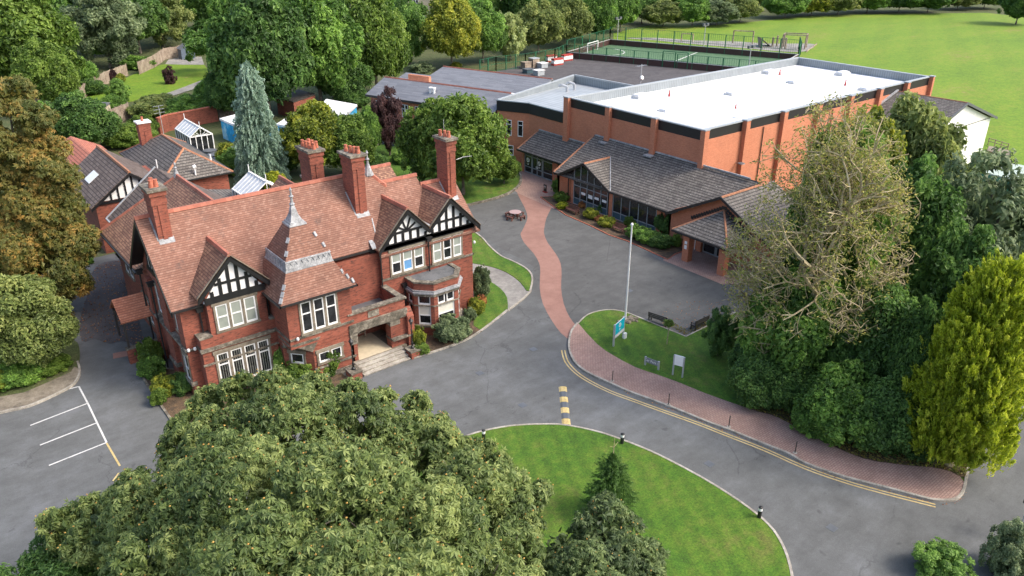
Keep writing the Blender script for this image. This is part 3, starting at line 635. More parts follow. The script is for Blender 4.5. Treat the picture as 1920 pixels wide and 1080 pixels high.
for a, b in (((11.0, 53.5, 12.05), (28.3, 53.5, 12.05)), ((29.0, 52.9, 11.12), (32.4, 52.9, 11.12)), ((32.3, 52.25, 10.5), (35.55, 52.25, 10.5)), ((17.1, 53.6, 11.13), (17.1, 64.6, 11.13)),
             ((31.6, 61, 9.74), (34.65, 61, 9.74)), ((26.3, 58, 8.84), (26.3, 66.4, 8.84)), ((28.3, 53.5, 12), (29.3, 52.4, 10.9)), ((17.1, 64.6, 11.1), (11.3, 68.4, 6.55))): ridge(rd, a, b)
rd.build('ridge_tiles', ridge_mat, HS)
# --- front gables (roof, timber, boards)
def front_gable(xl, zl, xc, za, xr, zr_, yf, yw, ym, tim, radial, inner=None):
    g = MB(); g.slab([(xl, yf, zl), (xc, yf, za), (xc, ym(za), za), (xl, ym(zl), zl)], 0.12); r = g.build('gable_roof', brown_tile, HS)
    g2 = MB(); g2.slab([(xc, yf, za), (xr, yf, zr_), (xr, ym(zr_), zr_), (xc, ym(za), za)], 0.12); g2.build('gable_roof', brown_tile, HS)
    rd = MB(); ridge(rd, (xc, yf - 0.02, za + 0.03), (xc, ym(za), za + 0.03)); rd.build('ridge_tiles', ridge_mat, r)
    vg = MB(); f = Fr(0, yf, 1, 0)
    vg.fpoly(f, [(xl, zl + 0.0), (xc, za + 0.0), (xc, za + 0.06), (xl, zl + 0.06)], -0.1, 0.03); vg.fpoly(f, [(xc, za), (xr, zr_), (xr, zr_ + 0.06), (xc, za + 0.06)], -0.1, 0.03)
    vg.build('verge', stone, r)
    bargeboards(HS, Fr(0, yf, 1, 0), (xl + 0.02, zl - 0.02), (xc, za - 0.02), (xr - 0.02, zr_ - 0.02), 0.46, -0.1, 0.0)
    timber_gable(HS, Fr(0, yw, 1, 0), tim[0], tim[1], tim[2], tim[3], radial, 0.02)
front_gable(12.5, 7.75, 14.95, 10.22, 17.4, 7.75, 47.9, 48.3, y_main, (15.05, 7.15, 2.1, 9.95), False)
front_gable(25.95, 7.55, 28.6, 10.3, 30.5, 8.36, 48.2, 48.6, y_wing, (28.6, 7.35, 2.35, 9.95), True)
front_gable(30.5, 8.36, 32.5, 10.36, 35.35, 7.45, 48.2, 48.6, y_wing, (32.6, 7.35, 2.35, 9.95), False)
MB().fbox(Fr(0, 48.6, 1, 0), 26.2, 34.85, 0, 0.12, 7.3, 7.6).build('timber_beam', black, HS)
MB().slab([(30.25, 48.3, 8.5), (30.75, 48.3, 8.5), (30.75, 50.1, 8.52), (30.25, 50.1, 8.52)], 0.05).build('lead_valley', lead, HS)
MB().slab([(25.7, 48.7, 7.62), (26.2, 48.7, 7.62), (26.2, 49.6, 7.95), (25.9, 49.6, 7.95)], 0.05).build('lead_valley', lead, HS)
# left flank gable: deep verge, boards, close-studded panel
fl = Fr(11.05, 58.1, 0, -1)
bargeboards(HS, fl, (0.05, 7.1), (4.6, 11.86), (9.4, 6.95), 0.36, 0, 0.1)
so_ = MB(); so_.slab([(11.0, 48.8, 6.9), (11.8, 48.8, 6.9), (11.8, 53.5, 11.8), (11.0, 53.5, 11.8)], 0.05); so_.slab([(11.0, 53.5, 11.8), (11.8, 53.5, 11.8), (11.8, 58, 7.1), (11.0, 58, 7.1)], 0.05); so_.build('soffit', black, HS)
tg = MB(); ff = Fr(11.8, 58.1, 0, -1); tg.fpoly(ff, [(2.2, 7.6), (7.2, 7.6), (7.2, 8.6), (4.6, 11.2), (2.2, 8.9)], 0, 0.06); P = tg.build('plaster_gable', plaster, HS)
tb = MB()
for k in range(10): x = 2.3 + k * 0.52; tb.fbox(ff, x, x + 0.14, 0.05, 0.12, 7.6, min(11.1 - abs(x - 4.6) * 1.02, 11.1))
tb.fbox(ff, 2.0, 7.4, 0.02, 0.14, 7.35, 7.62); tb.build('timber_frame', black, P)
window(HS, Fr(11.8, 57.8, 0, -1), 2.6, 5.0, 4.3, 6.4, 3, 0.5); window(HS, Fr(11.8, 57.8, 0, -1), 6.6, 7.8, 4.5, 6.4, 1, 0.5)
window(HS, Fr(11.8, 57.8, 0, -1), 6.5, 8.0, 1.3, 3.2, 2, 0.5); window(HS, Fr(11.55, 50.2, 0, -1), .25, .95, 1.3, 3.2, 1, 0.5)
window(HS, Fr(12.2, 67.9, 0, -1), 2.0, 4.2, 3.6, 5.4, 2, 0.5); window(HS, Fr(12.2, 67.9, 0, -1), 6.0, 8.2, 1.0, 3.0, 2, 0.5)
# --- windows on the front
F1 = Fr(0, 48.3, 1, 0)
window(HS, F1, 13.6, 16.3, 4.95, 6.8, 3, 0.52, gl=[blind, (blind, blind), blind])
F2 = Fr(0, 48.1, 1, 0)
window(HS, F2, 13.1, 16.7, 0.85, 3.4, 4, 0.66)
bl = MB()
for k in range(0, 44, 2):
    x = 13.2 + k * 0.078
    if (k * 0.078) % 0.93 < 0.7: bl.fbox(F2, x, x + 0.022, 0.013, 0.022, 1.0, 3.3)
bl.build('vertical_blind', blind, HS)
FW_ = Fr(0, 48.6, 1, 0)
window(HS, FW_, 27.15, 30.0, 5.15, 7.0, 3, 0.5, gl=[(glassm, blind), (blue_poster, blind), (glassm, blind)])
window(HS, FW_, 30.92, 33.62, 5.15, 7.0, 3, 0.5, gl=[(blind, blind), (glassm, glassm), (blind, blind)])
window(HS, Fr(0, 49.6, 1, 0), 22.95, 25.6, 4.95, 6.72, 3, 0.6)
# --- tower
tw = MB(); tw.prism([(17.5, 47.6), (19.0, 45.9), (22.1, 45.9), (22.1, 50), (17.5, 50)], 0, 2.9)
tw.prism([(17.4, 45.8), (22.15, 45.8), (22.15, 50), (17.4, 50)], 3.2, 6.85); tw.prism([(17.4, 47.4), (17.9, 46.4), (19.0, 45.85), (22.13, 45.85), (22.13, 50), (17.4, 50)], 2.9, 3.2)
tw.build('tower_wall', old_brick, HS)
sq = MB(); sq.hexa([(17.48, 47.7, 2.5), (18.95, 45.88, 2.5), (19.3, 46.6, 2.5), (18.2, 47.9, 2.5)], [(17.38, 45.78, 3.55), (19.6, 45.78, 3.55), (19.6, 46.4, 3.55), (17.38, 47.8, 3.55)])
sq.box(17.33, 22.22, 45.72, 45.8, 3.86, 4.02); sq.box(17.33, 17.4, 45.72, 50, 3.86, 4.02); sq.box(18.95, 22.2, 45.8, 45.9, 1.0, 1.14); sq.box(19.0, 22.2, 45.78, 45.9, 0, 0.45)
sq.hexa([(17.35, 47.58, 0), (19.0, 45.75, 0), (19.1, 45.9, 0), (17.5, 47.7, 0)], [(17.4, 47.6, .35), (19.0, 45.8, .35), (19.1, 45.9, .35), (17.5, 47.7, .35)])
sq.build('stone_dressing', dark_stone, HS)
FT = Fr(0, 45.8, 1, 0)
window(HS, FT, 18.4, 21.0, 4.2, 6.5, 3, 0.62)
window(HS, Fr(0, 45.9, 1, 0), 19.35, 21.1, 1.45, 2.25, 2, None)
window(HS, Fr(17.5, 47.6, 1.5, -1.7), 0.55, 1.5, 1.45, 2.25, 1, None)
window(HS, Fr(17.5, 50, 0, -1), 0.6, 1.4, 1.5, 3.0, 1, None)
def frustum(mb, c, hx0, hy0, z0, hx1, hy1, z1):
    a = [(c[0] - hx0, c[1] - hy0, z0), (c[0] + hx0, c[1] - hy0, z0), (c[0] + hx0, c[1] + hy0, z0), (c[0] - hx0, c[1] + hy0, z0)]
    b = [(c[0] - hx1, c[1] - hy1, z1), (c[0] + hx1, c[1] - hy1, z1), (c[0] + hx1, c[1] + hy1, z1), (c[0] - hx1, c[1] + hy1, z1)]
    return mb.hexa(a, b)
TC = (19.72, 48.2)
t1 = MB(); frustum(t1, TC, 2.78, 2.78, 6.85, 2.4, 2.4, 7.4); frustum(t1, TC, 2.4, 2.4, 7.4, 1.7, 1.7, 8.62); tr = t1.build('tower_roof', red_tile, HS)
t2 = MB(); frustum(t2, TC, 1.6, 1.6, 9.25, 0.56, 0.56, 11.25); t2.build('upper_roof', red_tile, tr)
t3 = MB(); frustum(t3, TC, 1.76, 1.76, 8.56, 1.74, 1.74, 8.66); frustum(t3, TC, 1.7, 1.7, 8.66, 1.62, 1.62, 9.22); frustum(t3, TC, 1.66, 1.66, 9.22, 1.63, 1.63, 9.3)
for k in range(8):
    x = -1.5 + k * 0.4
    for sx, sy in ((1, 0), (0, 1)):
        for d in (-1, 1):
            for q in (0, 0.2):
                a = Vector((TC[0] + (x + q) * sx + sy * d * 1.69, TC[1] + (x + q) * sy + sx * d * 1.69, 8.74 if q == 0 else 9.2)); b = Vector((TC[0] + (x + 0.2 - q * 0 + (0.2 if q else 0)) * sx + sy * d * 1.63, TC[1] + (x + 0.2 + (0.2 if q else 0)) * sy + sx * d * 1.63, 9.2 if q == 0 else 8.74))
                t3.bar(a, b, 0.035)
t3.build('lead_band', lead, tr)
t4 = MB(); frustum(t4, TC, 0.62, 0.62, 11.2, 0.6, 0.6, 11.32); frustum(t4, TC, 0.52, 0.52, 11.32, 0.5, 0.5, 11.45); frustum(t4, TC, 0.44, 0.44, 11.45, 0.24, 0.24, 11.9); frustum(t4, TC, 0.24, 0.24, 11.9, 0.11, 0.11, 12.5)
t4.lathe((TC[0], TC[1], 12.5), [(0.11, 0), (0.2, .08), (0.1, .2), (0.09, .55), (0.17, .62), (0.08, .72), (0.05, 1.0), (0.1, 1.05), (0.02, 1.25)], 8)
t4.build('finial', lead, tr)
hp = MB()
for i, (hx, z) in enumerate(((2.7, 7.0), (2.45, 7.3), (2.2, 7.65), (1.42, 9.6), (1.05, 10.35))):
    for sx, sy in ((-1, -1), (1, -1)): hp.bar((TC[0] + sx * hx - 0.05, TC[1] + sy * hx, z), (TC[0] + sx * (hx - 0.14), TC[1] + sy * (hx - 0.14), z + 0.3), 0.2, 0.1)
hp.build('lead_flashing', lead, tr)
eg = MB(); eg.box(16.85, 22.6, 45.33, 45.45, 6.72, 6.84); eg.box(16.82, 16.94, 45.33, 50, 6.72, 6.84); eg.box(22.5, 22.6, 45.33, 49.2, 6.72, 6.84)
[MB().box(*q).build('gutter', gutter, HS) for q in ((11.0, 13.0, 48.56, 48.7, 6.86, 6.99), (22.62, 26.2, 49.04, 49.17, 7.3, 7.43), (11.18, 11.3, 58.0, 68.5, 6.3, 6.44))]
for x in np.arange(17.2, 22.5, 0.45): eg.box(x, x + 0.07, 45.4, 45.9, 6.64, 6.74)
eg.build('gutter', gutter, HS)
def pipe(x, y, z0, z1, hop=True, d=0.06):
    p = MB(); p.tube((x, y, z0), (x, y, z1), d, n=8)
    z = z0 + 0.8
    while z < z1 - 0.3: p.tube((x, y, z), (x, y, z + 0.08), d + 0.03, n=8); z += 1.6
    if hop: p.box(x - 0.2, x + 0.2, y - 0.16, y + 0.12, z1 - 0.32, z1 - 0.05); p.box(x - 0.26, x + 0.26, y - 0.2, y + 0.12, z1 - 0.05, z1 + 0.03)
    return p.build('drainpipe', gutter, HS)
pipe(12.75, 48.85, 0, 6.75); pipe(26.0, 49.35, 3.8, 7.2); pipe(26.15, 48.4, 4.3, 7.7, False); pipe(30.45, 48.42, 4.3, 7.5); pipe(17.25, 48.6, 0, 6.9, False); pipe(11.35, 54.6, 0, 6.9); pipe(11.35, 57.3, 0, 6.9); pipe(28.1, 48.45, 0.5, 4.2)
# --- porch
po = MB()
po.box(21.9, 22.4, 45.9, 46.4, 0, 3.6); po.box(25.2, 26.5, 45.9, 46.6, 0, 3.6)
po.box(21.85, 26.5, 45.85, 46.15, 3.55, 4.4); po.box(26.15, 26.45, 46.1, 48.6, 3.55, 4.4); po.box(21.9, 22.3, 46.4, 49.6, 0, 3.6)
po.box(26.1, 26.45, 46.6, 49.0, 0, 3.6); po.box(26.5, 27.05, 45.55, 46.2, 0, 2.9)
po.hexa([(26.5, 45.55, 2.9), (27.05, 45.55, 2.9), (27.05, 46.2, 2.9), (26.5, 46.2, 2.9)], [(26.5, 46.0, 3.5), (27.05, 46.0, 3.5), (27.05, 46.2, 3.5), (26.5, 46.2, 3.5)])
PO = po.build('porch', old_brick, HS)
pc = MB(); pc.box(21.78, 26.6, 45.72, 46.22, 4.4, 4.52); pc.box(26.08, 26.56, 46.22, 48.6, 4.4, 4.52); pc.box(21.8, 26.6, 45.68, 45.85, 3.45, 3.62); pc.box(21.8, 26.6, 45.74, 45.85, 2.95, 3.45)
# shallow arch in stone
n = 10
for k in range(n):
    a0, a1 = math.pi * k / n, math.pi * (k + 1) / n
    xa, xb = 23.8 - 1.4 * math.cos(a0), 23.8 - 1.4 * math.cos(a1)
    za, zb = 2.62 + 0.3 * math.sin(a0) ** 0.5, 2.62 + 0.3 * math.sin(a1) ** 0.5
    pc.fpoly(Fr(0, 45.9, 1, 0), [(xa, za), (xb, zb), (xb, 3.0), (xa, 3.0)], -0.4, 0.08)
pc.box(21.84, 22.44, 45.83, 46.4, 2.0, 3.0); pc.box(25.16, 26.0, 45.83, 46.62, 2.45, 3.0); pc.box(25.15, 27.1, 45.5, 46.65, 1.3, 1.42); MB().box(23.4, 24.3, 45.8, 45.86, 3.75, 4.25).build('date_stone', dark_stone, PO); MB().box(21.8, 22.45, 45.82, 46.4, 0.0, 0.25).build('plinth_stone', dark_stone, PO)
pc.build('stonework', dark_stone, PO)
MB().box(22.0, 26.2, 46.1, 49.6, 3.2, 3.35).build('flat_roof', dark_grey, PO)
MB().box(21.9, 26.4, 45.7, 49.6, 0.0, 0.6).build('porch_floor', stone, PO); MB().box(22.4, 25.15, 45.82, 49.5, 0.6, 0.62).build('door_mat', cream, PO)
s_ = MB()
for k in range(4): s_.box(22.0 - 0.02 * k, 25.85 + 0.01 * k, 44.44 + 0.33 * k, 45.72, 0.15 * k, 0.15 * k + .1); s_.box(21.97 - 0.02 * k, 25.88 + 0.01 * k, 44.38 + 0.33 * k, 45.7, 0.15 * k + .1, 0.15 * k + .148)
s_.build('steps', kerb_m, PO)
for x in (25.95, 21.0): pd = MB().box(x, x + .8, 44.35, 45.3, 0, 0.55).build('pedestal', old_brick, HS); MB().box(x - .05, x + .85, 44.3, 45.35, 0.55, 0.65).build('cap', dark_stone, pd)
window(HS, Fr(0, 49.6, 1, 0), 22.8, 23.6, 1.9, 2.9, 1, None); window(HS, Fr(0, 49.6, 1, 0), 24.2, 25.2, 1.5, 2.9, 1, 0.6)
wb = MB(); wb.box(23.0, 23.3, 48.5, 49.4, 3.7, 3.78); wb.build('loose_board', stone, PO)
# --- canted bay on the right
bp = [(28.25, 48.6), (28.25, 47.4), (29.35, 46.25), (31.6, 46.25), (32.6, 47.4), (32.6, 48.6)]
def grow(p, d):
    cx, cy = 30.4, 48.6
    return [(x + d * (1 if x > cx else -1) * (0.6 if 29 < x < 32 else 1), y - (d if y < 48.5 else 0)) for x, y in p]
by = MB(); by.prism(bp, 0, 0.95); by.prism(bp, 3.55, 4.55); BY = None
piers = [(28.25, 48.6), (28.25, 47.4), (29.35, 46.25), (31.6, 46.25), (32.6, 47.4), (32.6, 48.6)]
for (a, b) in zip(piers, piers[1:]):
    L = math.hypot(b[0] - a[0], b[1] - a[1]); f = Fr(a[0], a[1], b[0] - a[0], b[1] - a[1]); m_ = 0.3 if L < 2 else 0.35
    by.fbox(f, 0, m_, -0.3, 0, 0.95, 3.55); by.fbox(f, L - m_, L, -0.3, 0, 0.95, 3.55)
BY = by.build('bay', old_brick, HS)
bs = MB(); bs.prism(grow(bp, 0.12), 0.85, 1.0); bs.prism(grow(bp, 0.1), 3.5, 3.72); bs.prism(grow(bp, 0.05), 2.62, 2.72)
ring = grow(bp, 0.06); inn = [(28.6, 48.6), (28.6, 47.55), (29.5, 46.6), (31.45, 46.6), (32.25, 47.55), (32.25, 48.6)]
for k in range(5): bs.hexa([(*ring[k], 4.55), (*ring[k + 1], 4.55), (*inn[k + 1], 4.55), (*inn[k], 4.55)], [(*ring[k], 4.68), (*ring[k + 1], 4.68), (*inn[k + 1], 4.68), (*inn[k], 4.68)])
bs.build('stone_band', dark_stone, BY); MB().prism(grow(bp, 0.16), 3.72, 3.84).prism(grow(bp, 0.09), 3.84, 3.98).build('lead_cornice', lead, BY)
MB().prism(inn, 4.56, 4.6).build('bay_roof', felt, BY)
for (a, b), gl in zip(list(zip(piers, piers[1:])), [glassm, (blind_pale, glassm), (glassm, glassm), (blind, glassm), glassm]):
    L = math.hypot(b[0] - a[0], b[1] - a[1]); f = Fr(a[0], a[1], b[0] - a[0], b[1] - a[1]); m_ = 0.3 if L < 2 else 0.35
    if L > 2:
        window(HS, f, m_, L - m_, 1.0, 2.62, 1, 0.5, gl=[(glassm, blind_pale)], surround=False, d=-0.12)
        window(HS, f, m_, L - m_, 2.72, 3.5, 2, None, surround=False, d=-0.12)
    else:
        window(HS, f, m_, L - m_, 1.0, 2.62, 1, 0.5, gl=[(glassm, blind_pale if gl != glassm else glassm)], surround=False, d=-0.12)
        window(HS, f, m_, L - m_, 2.72, 3.5, 1, None, surround=False, d=-0.12)
# --- side porch canopy on the left flank
sp_ = MB(); sp_.slab([(9.3, 56.6, 3.5), (11.5, 56.6, 3.5), (11.5, 58.2, 4.75), (9.3, 58.2, 4.75)], 0.12); sp_.slab([(9.3, 58.2, 4.75), (11.5, 58.2, 4.75), (11.5, 59.8, 3.5), (9.3, 59.8, 3.5)], 0.12); SP = sp_.build('canopy_roof', terracotta and tiles('orange_plain_tile', [(0.42, 0.15, 0.08), (0.5, 0.19, 0.10), (0.56, 0.23, 0.13)], (0.2, 0.06, 0.035), 0.2, 0.2, 0.035, 0.12, (0.3, 0.1, 0.06), 0.3), HS)
b_ = MB(); b_.bar((9.5, 56.9, 1.2), (9.5, 56.9, 3.4), 0.14); b_.bar((9.5, 59.5, 1.2), (9.5, 59.5, 3.4), 0.14); b_.bar((9.5, 56.8, 3.4), (9.5, 59.6, 3.4), 0.14); b_.bar((9.5, 56.9, 3.4), (11.5, 56.9, 3.4), 0.12); b_.bar((9.5, 59.5, 3.4), (11.5, 59.5, 3.4), 0.12)
b_.build('timber_post', dark_wood, SP); MB().box(9.3, 11.5, 56.7, 57.05, 0, 1.2).build('low_wall', old_brick, SP); MB().box(9.25, 11.5, 56.65, 57.1, 1.2, 1.3).build('wall_cap', dark_stone, SP)
# --- chimneys and flashings
chimney(HS, 11.95, 12.85, 52.2, 53.7, 9.9, 14.1, [(0.3, 0.3, 0), (0.65, 0.3, 0), (0.5, 0.65, 1)])
chimney(HS, 25.9, 26.85, 51.2, 52.9, 9.0, 14.15, [(0.3, 0.8, 1), (0.4, 0.5, 0), (0.55, 0.3, 0), (0.75, 0.15, 1)])
chimney(HS, 34.15, 34.95, 50.95, 52.5, 8.6, 14.1, [(0.3, 0.8, 0), (0.45, 0.5, 0), (0.6, 0.25, 0)])
chimney(HS, 24.25, 25.3, 54.8, 56.7, 8.5, 14.0, [(0.25, .85, 0), (0.3, .6, 0), (0.35, .35, 0), (.5, .12, 0), (.7, .8, 0), (.75, .55, 0), (.85, .3, 0)])
chimney(HS, 27.0, 27.5, 62.4, 63.1, 7.0, 9.6, [(0.5, 0.5, 0)], flare=0.03)
for x0, x1, y, pl in ((11.9, 12.9, 51.95, y_main), (25.85, 26.95, 50.95, y_main), (34.1, 35.05, 50.7, y_wing)):
    fl_ = MB(); s1 = 1.042 if pl is y_main else 0.95; z = (7 + (y - (48.7 if pl is y_main else 48.6)) * s1) + 0.03
    fl_.slab([(x0, y, z), (x1, y, z), (x1, y + 0.3, z + 0.3 * s1), (x0, y + 0.3, z + 0.3 * s1)], 0.04)
    fl_.slab([(x0 - .06, y + .2, z + .2 * s1), (x0 + 0.06, y + .2, z + .2 * s1), (x0 + 0.06, y + 1.6, z + 1.6 * s1), (x0 - .06, y + 1.6, z + 1.6 * s1)], 0.04); fl_.build('lead_flashing', lead, HS)
fl_ = MB()
fl_.slab([(26.45, 49.2, 7.55), (26.53, 49.2, 7.55), (27.0, 50.75, 9.17), (26.9, 50.75, 9.17)], 0.03)
fl_.build('lead_flashing', lead, HS)
MB().lathe((28.35, 53.4, 11.7), [(0.45, 0), (0.3, .35), (0.12, .9), (0.08, 1.15), (0.16, 1.25), (0.06, 1.4), (0.05, 1.65), (0.12, 1.75), (0.03, 1.95)], 8).build('finial', lead, HS)
MB().lathe((17.1, 64.7, 10.9), [(0.3, 0), (0.2, .3), (0.08, .7), (0.14, .8), (0.05, .9), (0.1, 1.1), (0.02, 1.3)], 8).build('finial', lead, HS)
ae = MB(); ae.tube((35.2, 51.2, 12.2), (35.9, 51.2, 12.3), 0.02, n=5); ae.tube((35.9, 51.2, 12.3), (36.6, 51.0, 12.3), 0.015, n=5)
for k in range(5): ae.tube((35.95 + k * .14, 51.05 - .02 * k, 12.3), (35.95 + k * .14, 51.35 - .02 * k, 12.3), 0.012, n=4)
ae.tube((34.9, 52.4, 14), (34.9, 52.4, 15.3), 0.02, n=5)
ae.build('aerial', steel, HS)
for p in ((11.6, 48.8, 3.9), (12.0, 48.75, 3.9), (12.9, 48.85, 4.0), (17.9, 45.65, 3.95), (34.9, 48.5, 5.9)): MB().lathe(p, [(0.05, -.1), (0.11, 0), (0.09, .12), (0.02, .16)], 8).build('security_light', white, HS)
vp = MB(); vp.tube((12.6, 59.3, 7.3), (12.6, 59.3, 8.4), 0.08); vp.tube((12.2, 58.8, 6.9), (12.2, 58.8, 7.4), 0.14); vp.build('vent_pipe', white, HS)
# ------------------------------------------------------------------ low rear building with the skylight, and the hipped one behind
RB = thing('rear_cottage', 'brown-roofed brick building behind the big house, half-timbered gable and a skylight in its roof', 'building', (16.9, 85, 0))
MB().box(13.4, 21.0, 80.4, 91, 0, 5.1).fpoly(Fr(13.4, 80.4, 1, 0), [(0, 5.0), (7.4, 5.0), (3.5, 7.4)], -0.2, 0).build('wall', old_brick, RB)
MB().slab([(16.9, 80, 7.7), (16.9, 92.2, 7.7), (12.9, 91.6, 4.9), (12.9, 80, 4.9)][::-1], 0.14).slab([(16.9, 80, 7.7), (20.6, 80, 5.1), (20.6, 92.2, 5.1), (16.9, 92.2, 7.7)], 0.14).build('roof', brown_slate, RB)
rg = MB(); ridge(rg, (16.9, 80, 7.74), (16.9, 92.2, 7.74)); rg.build('ridge_tiles', orange_ridge, RB)
MB().slab([(14.1, 85.2, 5.84), (15.15, 85.2, 6.57), (15.15, 87.2, 6.57), (14.1, 87.2, 5.84)], 0.05).build('skylight', white, RB)
MB().fpoly(Fr(0, 80.4, 1, 0), [(14.2, 5.25), (19.9, 5.25), (16.95, 7.3)], 0, 0.04).build('plaster_gable', plaster, RB)
tb = MB(); fr_ = Fr(0, 80.36, 1, 0)
for x in (14.9, 15.6, 16.3, 17.0, 17.7, 18.4, 19.1): tb.fbox(fr_, x - .08, x + .08, 0.0, 0.07, 5.2, 7.35 - abs(x - 16.95) * 0.7)
tb.fbox(fr_, 13.4, 20.2, 0.0, 0.1, 4.95, 5.2); tb.build('timber_frame', black, RB)
bargeboards(RB, Fr(0, 80, 1, 0), (12.9, 4.8), (16.9, 7.66), (20.6, 5.0), 0.3, -.06, 0.02)
window(RB, Fr(0, 80.4, 1, 0), 15.4, 17.6, 1.2, 2.9, 2, 0.6)
RH = thing('hipped_rear_building', 'low brick building with a grey concrete tiled hip roof edged in orange ridge tiles', 'building', (24.65, 93, 0))
MB().box(21.3, 28.1, 85.8, 100.6, 0, 4.4).build('wall', old_brick, RH)
c0, c1, c2, c3 = (20.7, 85.3, 4.35), (28.6, 85.3, 4.35), (28.6, 101.2, 4.35), (20.7, 101.2, 4.35); r0, r1 = (24.65, 88.5, 7.0), (24.65, 96.2, 7.0)
MB().slab([c0, c1, r0], .12).slab([c1, c2, r1, r0], .12).slab([c2, c3, r1], .12).slab([c3, c0, r0, r1], .12).build('roof', slate_tile, RH)
rg = MB()
for a, b in ((r0, r1), (r0, c0), (r0, c1), (r1, c2), (r1, c3)): ridge(rg, a, b, 0.26, 0.1)
rg.build('ridge_tiles', orange_ridge, RH)
MB().box(20.6, 28.7, 85.18, 85.3, 4.2, 4.34).box(28.6, 28.72, 85.2, 101.2, 4.2, 4.34).build('gutter', gutter, RH)
chimney(RH, 22.6, 23.9, 97.5, 98.6, 4, 8.4, [(0.5, 0.5, 0)], flare=0.05, cap=white)
v_ = MB()
for x, y, z in ((20.5, 84, 0), ): pass
v_.tube((21.6, 88.6, 4.8), (21.6, 88.6, 6.2), 0.06); v_.tube((24.6, 85.6, 4.6), (24.6, 85.6, 5.6), 0.09); v_.tube((24.45, 85.6, 5.5), (24.75, 85.6, 5.6), 0.2); v_.tube((27.2, 88, 5.2), (27.2, 88, 5.9), 0.1)
v_.build('vent_pipe', white, RH)
LR = thing('slate_link_building', 'dark slate-roofed link between the big house and the hipped building, white edged verge', 'building', (17.6, 72, 0))
MB().box(13.2, 22.3, 68.5, 72.4, 0, 6.1).fpoly(Fr(22.3, 72.4, -1, 0), [(0, 6), (9.1, 6), (4.6, 9.4)], -0.2, 0).box(22.5, 27.0, 66, 80, 0, 4.0).build('wall', old_brick, LR)
MB().slab([(17.6, 67.5, 9.75), (17.6, 72.8, 9.75), (12.8, 72.8, 6.0), (12.8, 67.5, 6.0)][::-1], .14).slab([(17.6, 67.5, 9.75), (22.9, 67.5, 6.0), (22.9, 72.8, 6.0), (17.6, 72.8, 9.75)], .14).build('roof', brown_slate, LR)
MB().slab([(22.3, 66, 4.9), (27.4, 66, 3.9), (27.4, 80, 3.9), (22.3, 80, 4.9)], .14).build('low_roof', slate_tile, LR)
MB().bar((12.75, 72.85, 6.0), (17.6, 72.85, 9.8), .12).bar((12.75, 67.5, 5.98), (12.75, 72.85, 5.98), .12).build('verge', steel, LR)
MB().bar((27.5, 66, 4.0), (27.5, 80, 4.0), .3, .2).build('parapet_coping', stone, LR)
RT2 = thing('red_tiled_outbuilding', 'outbuilding with a bright terracotta pantile roof half hidden by the autumn tree', 'building', (15, 99, 0))
MB().box(13.5, 18.5, 93, 103, 0, 5).build('wall', old_brick, RT2)
MB().slab([(13.0, 92.6, 5.0), (16.4, 92.6, 6.6), (16.4, 103.5, 6.6), (13.0, 103.5, 5.0)], .14).slab([(16.4, 92.6, 6.6), (19.4, 92.6, 5.0), (19.4, 103.5, 5.0), (16.4, 103.5, 6.6)], .14).build('roof', tiles('terracotta_pantile', [(0.40, 0.13, 0.08), (0.46, 0.16, 0.10), (0.5, 0.19, 0.12)], (0.16, 0.05, 0.03), 0.3, 0.34, 0.07, 0.15), RT2)
# two glazed structures
def glasshouse(name, label, x0, x1, y0, y1, ze, zr, cat, base=0.3):
    t = thing(name, label, cat, ((x0 + x1) / 2, (y0 + y1) / 2, 0)); xm = (x0 + x1) / 2
    fr = MB()
    n = 6
    for k in range(n + 1):
        y = y0 + (y1 - y0) * k / n
        for s, xe in ((-1, x0), (1, x1)):
            fr.bar((xe, y, 0), (xe, y, ze), 0.12); fr.bar((xe, y, ze), (xm, y, zr), 0.09)
    for xe in (x0, x1): fr.bar((xe, y0, ze), (xe, y1, ze), 0.14); fr.bar((xe, y0, 1.0), (xe, y1, 1.0), 0.12, 0.3)
    fr.bar((xm, y0, zr), (xm, y1, zr), 0.16)
    for y in (y0, y1):
        fr.bar((x0, y, ze), (x1, y, ze), 0.14)
        for k in range(1, 4): fr.bar((x0 + (x1 - x0) * k / 4, y, 0), (x0 + (x1 - x0) * k / 4, y, ze), 0.1)
        for k in range(1, 6): fr.bar((xm, y, ze), (xm + math.cos(math.pi * k / 6) * (x1 - x0) * .42 * (1 if k != 3 else 0), y, ze + math.sin(math.pi * k / 6) * (zr - ze) * (.5 if k != 3 else .95)), 0.06)
    for k in range(14): y = y0 + (y1 - y0) * k / 13; fr.bar((xm, y, zr), (xm, y, zr + 0.22), 0.05)
    fr.bar((xm, y0, zr), (xm, y0, zr + 0.8), 0.07); fr.bar((xm, y1, zr), (xm, y1, zr + 0.8), 0.07)
    fr.build('frame', white, t)
    gm = glass('conservatory_glass', (0.3, 0.32, 0.32), 0.15)
    MB().slab([(x0, y0, ze + .03), (xm, y0, zr - .03), (xm, y1, zr - .03), (x0, y1, ze + .03)], 0.03).slab([(xm, y0, zr - .03), (x1, y0, ze + .03), (x1, y1, ze + .03), (xm, y1, zr - .03)], 0.03).build('glass_roof', plain('polycarbonate', (0.55, 0.56, 0.56), 0.2), t)
    MB().box(x0 + .03, x0 + .05, y0, y1, 0, ze).box(x1 - .05, x1 - .03, y0, y1, 0, ze).box(x0, x1, y0 + .03, y0 + .05, 0, ze).build('pane', glassm, t)
    return t
glasshouse('conservatory', 'white framed gabled conservatory with a finial in the garden behind the hipped building', 31.9, 35.0, 110.7, 117, 2.5, 3.65, 'conservatory')
glasshouse('roof_lantern', 'white ridged glazed lantern roof just behind the main red ridge of the house', 25.3, 29.2, 72.3, 76.6, 5.2, 6.6, 'glasshouse')
